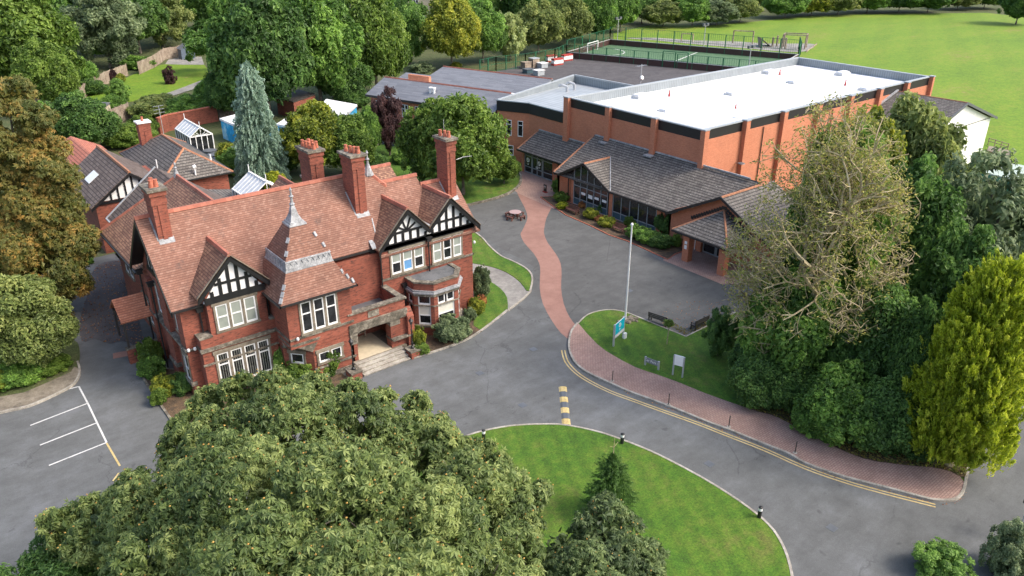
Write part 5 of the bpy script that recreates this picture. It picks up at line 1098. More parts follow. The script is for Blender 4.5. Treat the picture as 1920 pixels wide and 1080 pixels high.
def crown_cone(seed, n=26000, size=.045, power=.85, tip=0.03, droop=-.35, asp=.32, bulge=0.0, col=False):
    rg = np.random.default_rng(seed)
    L = 420; h = np.sort(rg.uniform(0, 1, L) ** (1.25 if not col else 1.0)); th = rg.uniform(0, 2 * math.pi, L)
    def prof(h): return (np.sin(np.clip(h * .86 + .14, 0, 1) * math.pi) ** .62 * (1 - .25 * h)) if col else ((1 - h) ** power * .95 + tip)
    rr = prof(h) * rg.uniform(.82, 1.08, L)
    per = n // L; idx = np.repeat(np.arange(L), per); m = len(idx)
    u = rg.uniform(.45, 1.0, m) ** .5; spread = (rg.normal(size=m) * .10) * (0.4 + u)
    a = th[idx] + spread / np.maximum(.25, 1)
    rad = rr[idx] * u; z = 2 * h[idx] - 1 + droop * rad * .35 * (1 if not col else -1) + rg.normal(size=m) * .028
    P = np.stack([np.cos(a) * rad, np.sin(a) * rad, z], 1)
    out = np.stack([np.cos(a), np.sin(a), np.full(m, .55)], 1)
    td = np.stack([np.cos(a), np.sin(a), np.full(m, droop if not col else .8)], 1) + rg.normal(size=(m, 3)) * .45
    Nn = unit(out + rg.normal(size=(m, 3)) * .5); t = np.clip(.5 + rg.normal(size=L)[idx] * .14 + rg.normal(size=m) * .15, 0, 1)
    A = rhombs(P, Nn, size * rg.uniform(.6, 1.5, m), asp, t, rg, tdir=td)
    k = 2500; hh = rg.uniform(0, 1, k); aa = rg.uniform(0, 6.283, k); r2 = prof(hh) * rg.uniform(.2, .75, k)
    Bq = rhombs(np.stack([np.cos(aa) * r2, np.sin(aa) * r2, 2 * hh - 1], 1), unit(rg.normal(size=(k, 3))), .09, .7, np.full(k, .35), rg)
    return join([A, Bq])
CR = {}
def crown_mesh(kind):
    if kind not in CR:
        s = int(kind[-1]) if kind[-1].isdigit() else 1
        if kind.startswith('round'): v = crown_round(s)
        elif kind.startswith('feather'): v = crown_feather(s)
        elif kind.startswith('bush'): v = crown_round(s + 10, 46, 150, .06, .1)
        elif kind.startswith('cone'): v = crown_cone(s)
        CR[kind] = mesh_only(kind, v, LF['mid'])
    return CR[kind]
def limb_arrays(segs, n=6):
    V = []; F = []; o = 0
    for a, b, r0, r1 in segs:
        a = np.array(a, float); b = np.array(b, float); d = unit(b - a); x = unit(np.cross(d, [0.31, .9, .17])); y = np.cross(d, x)
        k = np.arange(n) * 2 * math.pi / n; c = np.cos(k)[:, None] * x + np.sin(k)[:, None] * y
        V += [a + c * r0, b + c * r1]; i = np.arange(n); j = (i + 1) % n
        F.append(np.stack([o + i, o + j, o + n + j, o + n + i], 1)); o += 2 * n
    return np.concatenate(V), np.concatenate(F)
def trunk_mesh():
    if 'trunk' not in CR:
        rg = random.Random(4); S = [((0, 0, 0), (.01, 0, .12), .085, .055), ((.01, 0, .12), (-.01, .01, .5), .055, .042), ((-.01, .01, .5), (.02, 0, .9), .042, .012)]
        for k in range(9):
            a = k * 2.4; h = .3 + k * .06; S.append(((0, 0, h), (math.cos(a) * .3, math.sin(a) * .3, h + .16), .025, .016)); S.append(((math.cos(a) * .3, math.sin(a) * .3, h + .16), (math.cos(a + .3) * .6, math.sin(a + .3) * .6, h + .26), .016, .006))
        v, f = limb_arrays(S); o = mesh_object('trunk', v, f, bark, uv=False); CR['trunk'] = o.data; bpy.data.objects.remove(o)
    return CR['trunk']
def slot(o, m): o.material_slots[0].link = 'OBJECT'; o.material_slots[0].material = m
_rs = random.Random(11)
def tree(label, kind, leaf, px, pyg, pyt, wpx, cb=0.12, cat='tree', name='tree', group=None, deep=1.0, sx=1.0, base=None, H=None, Rr=None):
    px = 960 + (px - 960) / (1 + (pyg - pyt) / 2 / (3650 - pyg))      # the table gives where the crown's middle shows; uprights lean away from the nadir
    b = base or G(px, pyg); H = H or max(2.0, HT(px + (px - 960) * (pyg - pyt) / (3650 - pyg), pyt, b)); Rr = Rr or wpx / 2 * DEPTH(b, H * .5) / FL
    t = thing(name, label, cat, (b[0], b[1], 0), group)
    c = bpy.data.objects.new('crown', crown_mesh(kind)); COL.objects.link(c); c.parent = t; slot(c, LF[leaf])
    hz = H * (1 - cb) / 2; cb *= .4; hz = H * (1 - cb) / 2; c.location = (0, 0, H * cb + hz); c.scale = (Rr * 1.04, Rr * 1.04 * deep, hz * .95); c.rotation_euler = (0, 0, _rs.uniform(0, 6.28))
    k = bpy.data.objects.new('trunk', trunk_mesh()); COL.objects.link(k); k.parent = t; k.scale = (min(Rr, H * .3) * .9, min(Rr, H * .3) * .9, H * .78)
    return t
def shrub(label, leaf, px, py, wpx, hpx=None, kind='bush1', cat='shrub', name='shrub', group=None, base=None, Rr=None, H=None):
    b = base or G(px, py + (hpx or wpx) * .15); Rr = Rr or wpx / 2 * DEPTH(b) / FL; H = H or (hpx or wpx) * DEPTH(b) / FL * .95
    c = bpy.data.objects.new(name, crown_mesh(kind)); COL.objects.link(c); slot(c, LF[leaf]); c.location = (b[0], b[1], H * .42); c.scale = (Rr, Rr, H * .58); c.rotation_euler = (0, 0, _rs.uniform(0, 6.28))
    return tag(c, label, cat, group)
def LP(px, py, dist):
    d = _ray(px, py); t = dist / math.hypot(d[0], d[1]); p = d * t; return (float(p[:2] @ _U), float(p[:2] @ _V), CAMH + float(p[2]))
def palmate(P, Nn, tint, size, rg, k=6, droop=.45):
    n = len(P); X = unit(np.cross(Nn, rg.normal(size=(n, 3)))); Y = np.cross(Nn, X); out = []
    s = size * rg.uniform(.5, 1.45, n); droop = droop * rg.uniform(.2, 2.2, (n, 1))
    for j in range(k):
        a = (j / k * 5.6 + .3) + rg.normal(size=n) * .08
        d = unit(X * np.cos(a)[:, None] + Y * np.sin(a)[:, None] - Nn * droop - np.array([0, 0, .25]))
        sc = s * (1 - .16 * abs(j - (k - 1) / 2) / (k / 2) * 1.5)
        out.append(rhombs(P + d * sc[:, None] * .55, unit(Nn + rg.normal(size=(n, 3)) * .12), sc * .52, .34, np.clip(tint + rg.normal(size=n) * .06, 0, 1), rg, fold=.12, tdir=d))
    return join(out)
def lobed_tree(name, label, cat, base, lobes, leafmat, seed, per_m2=38, size=.24, kind='palm', sub=14, trunk_r=.4, inner=1.0, barkm=None, bare=0, fruit=None, limb_to=None, leafn=None, group=None, dens=None):
    """a tree whose crown is a set of lobes (x,y,z,r); every lobe is broken into clumps of leaves"""
    rg = np.random.default_rng(seed); t = thing(name, label, cat, (*base, 0), group)
    L = np.array(lobes, float); cen = (L[:, :3] * (L[:, 3:] ** 2)).sum(0) / (L[:, 3] ** 2).sum(); cen[2] -= 2
    C = []; Rc = []
    for x, y, z, r in L:
        D = fib(sub, rg, .3); q = np.array([x, y, z]) + D * r * .62; C.append(q); Rc.append(rg.uniform(.3, .5, sub) * r)
    C = np.concatenate(C); Rc = np.concatenate(Rc)
    # keep only the clumps near the outside of the whole crown
    inside = np.zeros(len(C), bool)
    for x, y, z, r in L: inside |= np.linalg.norm(C - [x, y, z], axis=1) < r * .45
    C = C[~inside]; Rc = Rc[~inside]; kp = rg.uniform(size=len(C)) > .17; C = C[kp]; Rc = Rc[kp]
    per = per_m2 * 6.5 * (Rc ** 2).mean()
    P, Nn, ti = clumps(C, Rc, per, size, rg, centre=cen, up=.75)
    parts = []
    if kind == 'palm': parts.append(palmate(P, Nn, ti, size, rg))
    else: parts.append(rhombs(P, Nn, size * rg.uniform(.6, 1.4, len(P)), .5, ti, rg))
    k = int(5200 * inner); li = rg.integers(0, len(L), k); Q = L[li, :3] + unit(rg.normal(size=(k, 3))) * (L[li, 3:] * rg.uniform(.1, .75, (k, 1)))
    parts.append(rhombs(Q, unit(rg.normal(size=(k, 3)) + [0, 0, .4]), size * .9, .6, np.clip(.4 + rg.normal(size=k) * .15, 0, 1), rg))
    v, f, tt = join(parts); V0 = np.array(t.location)
    o = mesh_object('crown', v, f, leafmat, t, tint=tt, uv=False, org=V0)
    S = []; bz = np.array([*base, 0.0]); top = np.array([cen[0], cen[1], max(3, cen[2] * .45)]); S.append((bz, top, trunk_r * 1.25, trunk_r * .8))
    for x, y, z, r in L:
        q = np.array([x, y, z]); m_ = top + (q - top) * .5 + rg.normal(size=3) * .3; S.append((top, m_, trunk_r * .5, trunk_r * .28)); S.append((m_, q, trunk_r * .28, trunk_r * .12))
        for j in range(3 + bare): e = q + unit(rg.normal(size=3) + [0, 0, .3]) * r * rg.uniform(.5, .85); S.append((q, e, trunk_r * .08, .012))
    vv, ff = limb_arrays(S); mesh_object('trunk', vv, ff, barkm or bark, t, uv=False, org=V0)
    if fruit:
        n = fruit[1]; ii = rg.integers(0, len(P), n); q = P[ii] + Nn[ii] * size * .25
        vs = []; fs = []; o_ = 0; oc = np.array([[1, 0, 0], [0, 1, 0], [-1, 0, 0], [0, -1, 0], [0, 0, 1], [0, 0, -1]]) * fruit[2]; fo = np.array([[0, 1, 4], [1, 2, 4], [2, 3, 4], [3, 0, 4], [1, 0, 5], [2, 1, 5], [3, 2, 5], [0, 3, 5]])
        vv = (q[:, None, :] + oc[None]).reshape(-1, 3); ff = (fo[None] + (np.arange(n) * 6)[:, None, None]).reshape(-1, 3)
        c = mesh_object('fruit', vv, ff, fruit[0], t, uv=False, org=V0); c['kind'] = 'stuff'
    return t
# --- the near trees, built one by one
def zl(spec):
    out = []
    for px, py, rp, z in spec:
        p = G(px, py, z); out.append((*p, z, rp * DEPTH(p, z) / FL))
    return out
def dl(spec, dist):
    out = []
    for px, py, rp, dd in spec:
        p = LP(px, py, dist + dd); out.append((*p, rp * DEPTH(p[:2], p[2]) / FL))
    return out
conker = plain('conker_husk', (0.42, 0.25, 0.06), 0.7, var=0.3, scale=2)
lobed_tree('horse_chestnut', 'huge horse chestnut in the foreground covered in orange conkers', 'tree', G(600, 1250),
    zl([(345, 805, 36, 8.6), (392, 752, 36, 9.2), (448, 730, 38, 10), (515, 724, 40, 10.4), (590, 735, 40, 10.5), (655, 745, 38, 10.2), (715, 755, 36, 9.8), (780, 762, 34, 9), (812, 800, 34, 8.8), (905, 842, 26, 8), (935, 870, 28, 8), (1005, 925, 32, 8.2), (120, 985, 46, 7), (170, 955, 36, 7.4), (215, 945, 34, 7.6), (175, 1015, 55, 7.2), (255, 905, 34, 8), (545, 842, 122, 10.5), (430, 822, 78, 9.3), (345, 850, 55, 8.4), (665, 822, 96, 10), (765, 805, 46, 9.3), (790, 850, 78, 9.3), (880, 850, 38, 8), (875, 925, 100, 9.3), (965, 955, 72, 8.6), (300, 950, 95, 9), (235, 1000, 60, 8.2), (450, 955, 140, 11.3),
        (640, 965, 150, 12), (800, 1010, 125, 11), (960, 1040, 72, 8.8), (320, 1070, 120, 9.8), (520, 1110, 160, 11.5), (720, 1130, 160, 11.5), (900, 1120, 110, 9.3), (215, 945, 24, 7.6)]),
    LF['chest'], 21, per_m2=34, size=.215, sub=18, trunk_r=.42, bare=2, fruit=(conker, 2600, .042), barkm=bark)
LF['chest2'] = foliage('bluish_chestnut_leaves', (0.055, 0.09, 0.03), (0.135, 0.195, 0.062), (0.27, 0.34, 0.12), .4)
lobed_tree('horse_chestnut', 'smaller bluish-green horse chestnut standing on the front lawn beside the young spruce', 'tree', G(1120, 1250),
    zl([(1140, 1005, 72, 8), (1075, 1045, 75, 7.2), (1190, 1055, 62, 7.2), (1222, 1040, 30, 6.8), (1105, 1120, 110, 7.4), (1015, 1075, 48, 6.6), (1130, 945, 26, 8), (1230, 1100, 28, 6.4)]),
    LF['chest2'], 22, per_m2=34, size=.19, sub=14, trunk_r=.3, bare=1, fruit=(conker, 260, .035), barkm=pale_bark)
lobed_tree('holly_tree', 'dark green glossy holly at the lower left corner beside the car park', 'tree', G(110, 1240),
    zl([(125, 985, 42, 5.5), (90, 1050, 60, 5), (170, 1060, 60, 5), (40, 1100, 60, 4.6), (130, 1130, 90, 5.2)]), LF['dark'], 23, per_m2=120, size=.09, kind='leaf', sub=12, trunk_r=.16)
DA = math.hypot(*G(60, 590))
lobed_tree('autumn_chestnut', 'tall tree turning orange and brown at the left edge beside the side drive', 'tree', G(45, 590),
    dl([(15, 185, 55, 0), (65, 225, 45, -1), (10, 290, 85, 0), (85, 310, 62, -1), (55, 390, 90, 0), (125, 390, 52, -1), (145, 450, 42, -2), (75, 480, 88, -2), (10, 460, 90, 0), (130, 520, 42, -2), (60, 560, 50, -1), (0, 540, 70, 0), (112, 585, 25, -2), (-50, 330, 100, 1), (-60, 480, 100, 1)], DA),
    LF['autumn'], 24, per_m2=17, size=.3, sub=15, trunk_r=.45)
DB = math.hypot(*G(60, 690))
lobed_tree('apple_tree', 'small round speckled-green tree growing in the garden bed at the left edge', 'tree', G(50, 685),
    dl([(60, 585, 62, 0), (20, 560, 50, 0), (100, 600, 42, -1), (55, 640, 55, -1), (5, 630, 50, 0), (115, 625, 28, -1), (70, 545, 30, 1), (-40, 600, 60, 0)], DB - .5),
    LF['olive'], 25, per_m2=60, size=.14, kind='leaf', sub=14, trunk_r=.16, bare=4, barkm=pale_bark)
# golden conifer
def crown_tufts(seed, prof, N_, per, dz, ln, sp, size, asp, tv=.16, fillc=.3):
    rg = np.random.default_rng(seed); h = rg.uniform(0, 1, N_ * 3); w = prof(h) / prof(np.linspace(0, 1, 50)).max(); h = h[rg.uniform(size=len(h)) < w + .08][:N_]; L = len(h)
    th = rg.uniform(0, 6.283, L); rr = prof(h) * rg.uniform(.66, 1.0, L) * (1 + .13 * np.sin(th * 3 + h * 9) + .06 * np.sin(th * 7 - h * 23)); C = np.stack([np.cos(th) * rr, np.sin(th) * rr, 2 * h - 1], 1)
    D = unit(np.stack([np.cos(th), np.sin(th), np.full(L, dz)], 1) + rg.normal(size=(L, 3)) * .25); idx = np.repeat(np.arange(L), per); m = len(idx); u = rg.uniform(0, 1, m)
    P = C[idx] + D[idx] * (u * ln * rg.uniform(.7, 1.3, L)[idx])[:, None] + rg.normal(size=(m, 3)) * (sp * (1.15 - u))[:, None]
    td = unit(D[idx] + rg.normal(size=(m, 3)) * .5); Nn = unit(np.cross(td, rg.normal(size=(m, 3))) + np.array([0, 0, .4])); t = np.clip(.5 + rg.normal(size=L)[idx] * tv + (u - .5) * .25 + rg.normal(size=m) * .12, 0, 1)
    A = rhombs(P, Nn, size * rg.uniform(.6, 1.4, m), asp, t, rg, tdir=td); k = 3000; hh = rg.uniform(0, 1, k); aa = rg.uniform(0, 6.283, k); r2 = prof(hh) * rg.uniform(.1, .68, k)
    return join([A, rhombs(np.stack([np.cos(aa) * r2, np.sin(aa) * r2, 2 * hh - 1], 1), unit(rg.normal(size=(k, 3))), .1, .7, np.full(k, fillc), rg)])
def custom_cone(name, label, leaf, base, H, Rr, seed, n, size, cb=.07, col=True, **kw):
    t = thing(name, label, 'conifer', (*base, 0)); v, f, ti = crown_tufts(seed, *n) if isinstance(n, tuple) else crown_cone(seed, n=n, size=size, col=col, **kw)
    v = v * np.array([Rr, Rr, H * (1 - cb) / 2]) + np.array([0, 0, H * cb + H * (1 - cb) / 2])
    mesh_object('crown', v, f, LF[leaf], t, tint=ti, uv=False); vv, ff = limb_arrays([((0, 0, 0), (0, 0, .5), .38, .24), ((0, 0, .5), (0, 0, H * .9), .24, .04)], 10)
    mesh_object('trunk', vv, ff, pale_bark, t, uv=False); return t
gb = G(1775, 872); gb = (gb[0] + .4, gb[1] + .1)
gH = HT(1845, 500, gb)
gcone = custom_cone('golden_conifer', 'tall golden yellow-green conifer at the right end of the brick pavement', 'gold', G(1778, 873), HT(1884, 499, G(1778, 873)), 2.95, 31, (lambda h: np.sin(np.clip(h * .78 + .21, 0, 1) * math.pi) ** .5 * (1 - .22 * h) * 1.02, 1600, 60, .75, .17, .035, .032, .3), 0, cb=.1)
cb_ = G(494, 345); custom_cone('blue_cedar', 'tall blue-green conifer behind the big house roofs', 'blue', cb_, HT(487, 120, cb_), 3.0, 32, (lambda h: (1 - h) ** .6 * .98 + .03, 1100, 46, -.25, .2, .03, .035, .3), 0, cb=.02, col=False, power=.62, tip=.05, asp=.3)
sb = G(1142, 968); custom_cone('young_spruce', 'small dark spruce with a bare leader standing on the front lawn', 'dark', sb, HT(1140, 852, sb), 1.45, 33, (lambda h: (1 - h) ** .62 * .95 + .03, 300, 60, -.1, .3, .035, .045, .16), 0, cb=.02)
sp0 = [o for o in COL.objects if o.name.startswith('young_spruce')][0]; zt = HT(1140, 852, sb); MB().tube((*sb, zt - .4), (*sb, zt + 1.1), .03, .012, 5).tube((*sb, zt + .5), (sb[0] + .3, sb[1], zt + .7), .012, n=4).tube((*sb, zt + .5), (sb[0] - .3, sb[1], zt + .7), .012, n=4).build('leader', pale_bark, sp0)
# semi-bare ash
def grow(segs, tips, p, d, ln, r, lev, rg, env):
    n = 3
    for i in range(n):
        d = unit(d + rg.normal(size=3) * (.16 + .03 * lev) + np.array([0, 0, .1 if lev < 4 else -.06])); q = p + d * ln / n
        segs.append((p, q, r * (1 - .25 * i / n), r * (1 - .25 * (i + 1) / n))); p = q
        if lev >= 1 and i < n - 1 and lev < 6:
            s = unit(d + unit(rg.normal(size=3)) * .95); 
            if env(p): grow(segs, tips, p, s, ln * .6, r * .5, lev + 2, rg, env)
    if lev >= 5 or not env(p): tips.append(p); return
    for k in range(2 if lev else 3):
        s = unit(d + unit(rg.normal(size=3)) * (.62 if lev else .5)); grow(segs, tips, p, s, ln * .78, r * .66, lev + 1, rg, env)
ab = G(1520, 735); AH = 19.2; rg = np.random.default_rng(5); B0 = np.array([*ab, 0.])
ct = np.array(LP(1530, 470, math.hypot(*ab) + .5))
def env(p): return ((p[0] - ct[0]) ** 2 + (p[1] - ct[1]) ** 2) / 5.2 ** 2 + ((p[2] - ct[2]) / 9.0) ** 2 < 1
segs = []; tips = []
for k, (dx, dz) in enumerate(((-.28, 1), (.26, 1), (.02, 1))):
    dd = unit(np.array([dx * _U[0], -dx * .8 + .1, dz]) + 0.0); dd = unit(np.array([dx * .78, -dx * .62, dz]))
    grow(segs, tips, B0 + np.array([dx, -dx, 1.5]), dd, 6.0, .23, 0, rg, env)
for k in range(16):     # low drooping boughs
    a = rg.uniform(0, 6.28); p = ct + np.array([math.cos(a) * 1.2, math.sin(a) * 1.2, -6.5 + rg.uniform(0, 6)]); grow(segs, tips, p, unit(np.array([math.cos(a), math.sin(a), .1])), 2.8, .09, 2, rg, env)
AT = thing('ash_tree', 'tall half-bare ash with pale twisting branches and thin yellowing leaves', 'tree', (*ab, 0))
for p in list(tips):
    for k in range(3):
        d = unit(rg.normal(size=3) + [0, 0, .25]); q = p + d * rg.uniform(.35, .8); segs.append((p, q, .022, .014)); q2 = q + unit(d + rg.normal(size=3) * .6) * rg.uniform(.25, .5); segs.append((q, q2, .014, .01)); tips.append(q2)
segs.append((B0, B0 + [0, 0, 1.6], .4, .34)); print('ash', len(segs), len(tips))
okp = lambda p: ((p[0] - ct[0]) ** 2 + (p[1] - ct[1]) ** 2) / 5.9 ** 2 + ((p[2] - ct[2]) / 10.2) ** 2 < 1
segs = [(a, b, max(r0, .016), max(r1, .012)) for a, b, r0, r1 in segs if okp(b) or b[2] < 2.5]; tips = [p for p in tips if okp(p)]
if len(segs) > 40000: segs = segs[:40000]
v, f = limb_arrays(segs, 4); mesh_object('trunk', v, f, pale_bark, AT, uv=False, org=B0)
tp = np.array(tips); tp = tp[rg.permutation(len(tp))]; q = np.repeat(tp, 6, 0)[:50000]; q = q + rg.normal(size=q.shape) * .16
hi = (q[:, 2] > ct[2] + 1.5) | (rg.uniform(size=len(q)) < .5); q = q[hi]
vv, ff, tt = rhombs(q, unit(rg.normal(size=q.shape) + [0, 0, .6]), .115, .4, np.clip(.5 + rg.normal(size=len(q)) * .25, 0, 1), rg)
mesh_object('crown', vv, ff, LF['ash'], AT, tint=tt, uv=False, org=B0)
# ------------------------------------------------------------------ trees and shrubs placed over the site
# right-hand group
tree('dense green tree with an upright crown right behind the half-bare ash', 'round1', 'mid', 1560, 690, 222, 190, .1)
tree('yellowish green bushy treetop between the hall wall and the dark trees', 'round2', 'yellow', 1605, 560, 200, 150, .1)
tree('large dark olive tree covering the foot of the white-gabled annex', 'round3', 'olive', 1700, 520, 178, 205, .1)
tree('dark tree standing in front of the white gable', 'round1', 'dark', 1742, 520, 285, 120, .0)
tree('broad grey-green sycamore at the right edge above the golden conifer', 'feather1', 'grey', 1838, 640, 270, 255, .1)
tree('sycamore with flat pale sprays cut by the right edge of the picture', 'feather2', 'grey', 1935, 640, 325, 190, .1)
tree('dark green tree filling the gap between the ash and the sycamore', 'round2', 'dark', 1690, 640, 290, 190, .1)
tree('very dark evergreen behind the golden conifer', 'round3', 'dark', 1780, 720, 420, 170, .05)
tree('dark holly mass at the centre of the wooded corner', 'round1', 'dark', 1640, 760, 530, 190, .02)
tree('tall holly to the left of the golden conifer', 'round2', 'dark', 1715, 810, 560, 110, .02)
tree('dark green bushy tree under the ash branches', 'round3', 'mid', 1500, 730, 500, 200, .02)
tree('small feathery yew at the tip of the lawn beside the two benches', 'feather2', 'dark', 1352, 668, 575, 62, .02)
for i, (l, m, px, py, w, h) in enumerate((
    ('glossy laurel at the front of the wooded corner, next to the lawn', 'dark', 1425, 735, 120, 110), ('rounded dark laurel overhanging the brick pavement', 'dark', 1480, 745, 110, 120),
    ('large glossy evergreen shrub directly above the widest part of the pavement', 'mid', 1570, 790, 170, 150), ('dark shrub at the foot of the hollies', 'dark', 1650, 810, 150, 150),
    ('evergreen shrub beside the golden conifer trunk', 'dark', 1715, 838, 100, 80), ('low spreading shrub at the edge of the fallen leaves', 'mid', 1520, 800, 80, 70), ('clipped dark shrub below the half-bare ash', 'dark', 1405, 700, 90, 90))):
    shrub(l, m, px, py, w, h, kind='round%d' % (1 + i % 3))
# middle: between the house and the classrooms
tree('spreading bright green tree between the brick house and the lobby', 'round1', 'bright', 866, 366, 174, 160, .0)
tree('bright green tree beside it, nearer the purple one', 'round2', 'bright', 812, 352, 182, 125, -.05)
tree('leafy green branch of a small tree hanging by the lobby doors', 'round3', 'bright', 945, 345, 285, 60, .1)
tree('round yellow-green tree behind the tallest red chimney', 'round3', 'yellow', 590, 330, 190, 130, .05)
tree('bushy yellow-green tree to the left of the purple tree', 'round1', 'bright', 650, 330, 212, 105, .05)
tree('slim dark purple-leaved tree in front of the classroom windows', 'feather1', 'purple', 727, 292, 158, 62, .18)
tree('green shrub-like tree in front of the classroom block corner', 'round2', 'mid', 690, 300, 198, 50, .1)
shrub('bright lime-yellow shrub peeping over the house ridge', 'lime', 518, 352, 46, 40, kind='round2')
for i, (l, m, px, py, w, h) in enumerate((('golden-green bush between the conservatory and the blue conifer', 'yellow', 430, 302, 46, 44), ('green bush at the foot of the blue conifer', 'mid', 440, 318, 60, 50),
    ('dark bush behind the lantern roof', 'dark', 540, 310, 60, 60), ('bright hedge above the skylight roof', 'bright', 245, 265, 100, 40), ('bright green bush left of the white-capped chimney', 'bright', 270, 248, 60, 40),
    ('rambling bush on the old brick garden wall', 'olive', 290, 215, 90, 40), ('dark shrub in front of the purple tree', 'dark', 700, 318, 60, 40), ('dark low shrub below the classroom windows', 'mid', 765, 300, 60, 30))):
    shrub(l, m, px, py, w, h, kind='round%d' % (1 + i % 3))
# left background
tree('dark green rounded tree between the autumn tree and the garden hut', 'round2', 'dark', 145, 292, 172, 130, .05)
tree('mid green tree overhanging the low slate roof', 'round3', 'mid', 95, 280, 190, 90, .05)
tree('pale green tree rising at the far left edge', 'round1', 'bright', 40, 190, -30, 190, .1)
tree('light green tree behind the autumn tree top', 'round2', 'bright', 85, 215, 70, 110, .1)
tree('tall half-bare tree with grey limbs in the left woodland', 'feather2', 'grey', 190, 128, -40, 140, .1)
tree('dark woodland tree directly behind the garden fence', 'round3', 'dark', 250, 100, -40, 120, .1)
tree('woodland tree with greyish foliage above the fence bend', 'feather1', 'olive', 295, 88, -45, 110, .1)
tree('dark tree beside the blue-grey garden shed', 'round1', 'dark', 335, 55, -50, 80, .1)
tree('low dark tree on the near side of the fence', 'round2', 'mid', 150, 168, 105, 60, .05)
tree('dark leafy tree at the top left corner', 'round3', 'mid', 110, 110, -60, 150, .1)
tree('woodland tree cut by the left edge at the top', 'round1', 'olive', -10, 110, -60, 160, .1)
tree('tall dark green sycamore to the right of the garden lawn', 'round1', 'mid', 447, 215, -20, 115, .05)
tree('huge dark tree behind the blue conifer tip', 'round2', 'dark', 490, 225, -25, 180, .05)
tree('huge green tree to the right of the blue conifer', 'round3', 'mid', 590, 200, -40, 170, .05)
tree('dark green conical tree behind the white pool roof', 'round1', 'dark', 640, 195, 90, 110, .02)
tree('tall bright green tree left of the classroom roofs', 'round2', 'bright', 700, 178, -20, 130, .05)
tree('green tree whose crown touches the classroom ridge end', 'round3', 'mid', 660, 165, 20, 110, .05)
tree('low dark tree left of the huge ones by the lawn path', 'round2', 'dark', 425, 225, 120, 80, .02)
tree('yellowish green tree standing above the grey slate roofs', 'round1', 'yellow', 845, 128, -10, 110, .08)
tree('green tree with a tight crown right of the yellowish one', 'round2', 'mid', 905, 118, 0, 90, .08)
tree('narrow upright tree in front of the cream house', 'feather1', 'mid', 765, 120, -15, 70, .08)
tree('pale silver-yellow willow-like tree beside the green court fence', 'feather2', 'willow', 957, 112, 24, 60, .08)
tree('olive hedgerow tree just right of the pale willow-like tree', 'round3', 'olive', 1010, 100, 0, 90, .05)
tree('brownish green hedgerow tree above the white goal', 'round1', 'olive', 1065, 88, -10, 90, .05)
tree('dark hedgerow tree behind the left floodlight', 'round2', 'mid', 1120, 78, -20, 80, .05)
tree('dark treetop cut by the top edge above the pale willow-like tree', 'round3', 'dark', 985, 60, -60, 90, .05)
tree('dark treetop cut by the top edge above the goal', 'round1', 'mid', 1060, 50, -70, 110, .05)
tree('green treetop behind the yellowish tree', 'round2', 'mid', 880, 60, -60, 110, .05)
tree('treetop left of the cream house', 'round3', 'mid', 700, 80, -60, 110, .05)
tree('woodland crown between the two huge dark trees at the top edge', 'round1', 'olive', 545, 90, -70, 130, .05)
tree('woodland crown above the garden shed', 'round2', 'mid', 400, 70, -80, 110, .05)
tree('wood edge tree high above the garden lawn', 'round3', 'dark', 310, 50, -80, 120, .05)
tree('wood edge tree above the half-bare one', 'round1', 'mid', 210, 55, -90, 130, .05)
tree('treetop behind the olive hedgerow tree', 'round2', 'olive', 1020, 45, -60, 90, .05)
tree('hedgerow tree over the left end of the mound', 'round3', 'mid', 1165, 60, -30, 70, .05)
# hedgerow beyond the field
hr = [(1205, 44, -25, 60, 'dark', 'dark tree at the left end of the field hedge'), (1245, 50, 0, 80, 'olive', 'rounded brownish bush on the grassy bank beyond the pitch'), (1300, 50, -10, 70, 'mid', 'green bush beside the brownish one on the bank'),
      (1345, 48, 0, 80, 'grey', 'grey-green domed bush above the play trail'), (1390, 42, -10, 70, 'olive', 'olive bush above the playground frames'), (1425, 20, -40, 60, 'dark', 'dark tree behind the strip of bright grass'),
      (1475, 34, -20, 80, 'mid', 'green hedge bush right of the strip of bright grass'), (1525, 30, -25, 80, 'yellow', 'light green hedge bush near the middle of the field edge'), (1575, 28, -25, 80, 'olive', 'brown-tinged hedge bush with dry grass below'),
      (1630, 24, -30, 80, 'mid', 'mid green hedge tree over the dry grass strip'), (1690, 24, -35, 90, 'dark', 'broad dark tree hanging over the field edge'), (1745, 24, -35, 90, 'dark', 'dark field-edge tree right of the broad one'),
      (1800, 18, -30, 70, 'olive', 'thin olive bush at the pale grass verge'), (1850, 16, -30, 70, 'mid', 'small green bush before the corner tree'), (1915, 46, -35, 75, 'dark', 'dark tree at the top right corner with shade under it'), (1110, 40, -50, 90, 'mid', 'green crown right of the goal at the top edge'),
      (1160, 30, -50, 70, 'olive', 'olive crown behind the left floodlight head'), (1275, 20, -50, 90, 'mid', 'green crown behind the rounded brownish bush'), (1345, 12, -50, 90, 'dark', 'dark crown behind the grey-green dome')]
for i, (px, pg, pt, w, m, l) in enumerate(hr): tree(l, 'round%d' % (1 + i % 3), m, px, pg, pt, w, .0, group='trees and bushes of the field hedge')
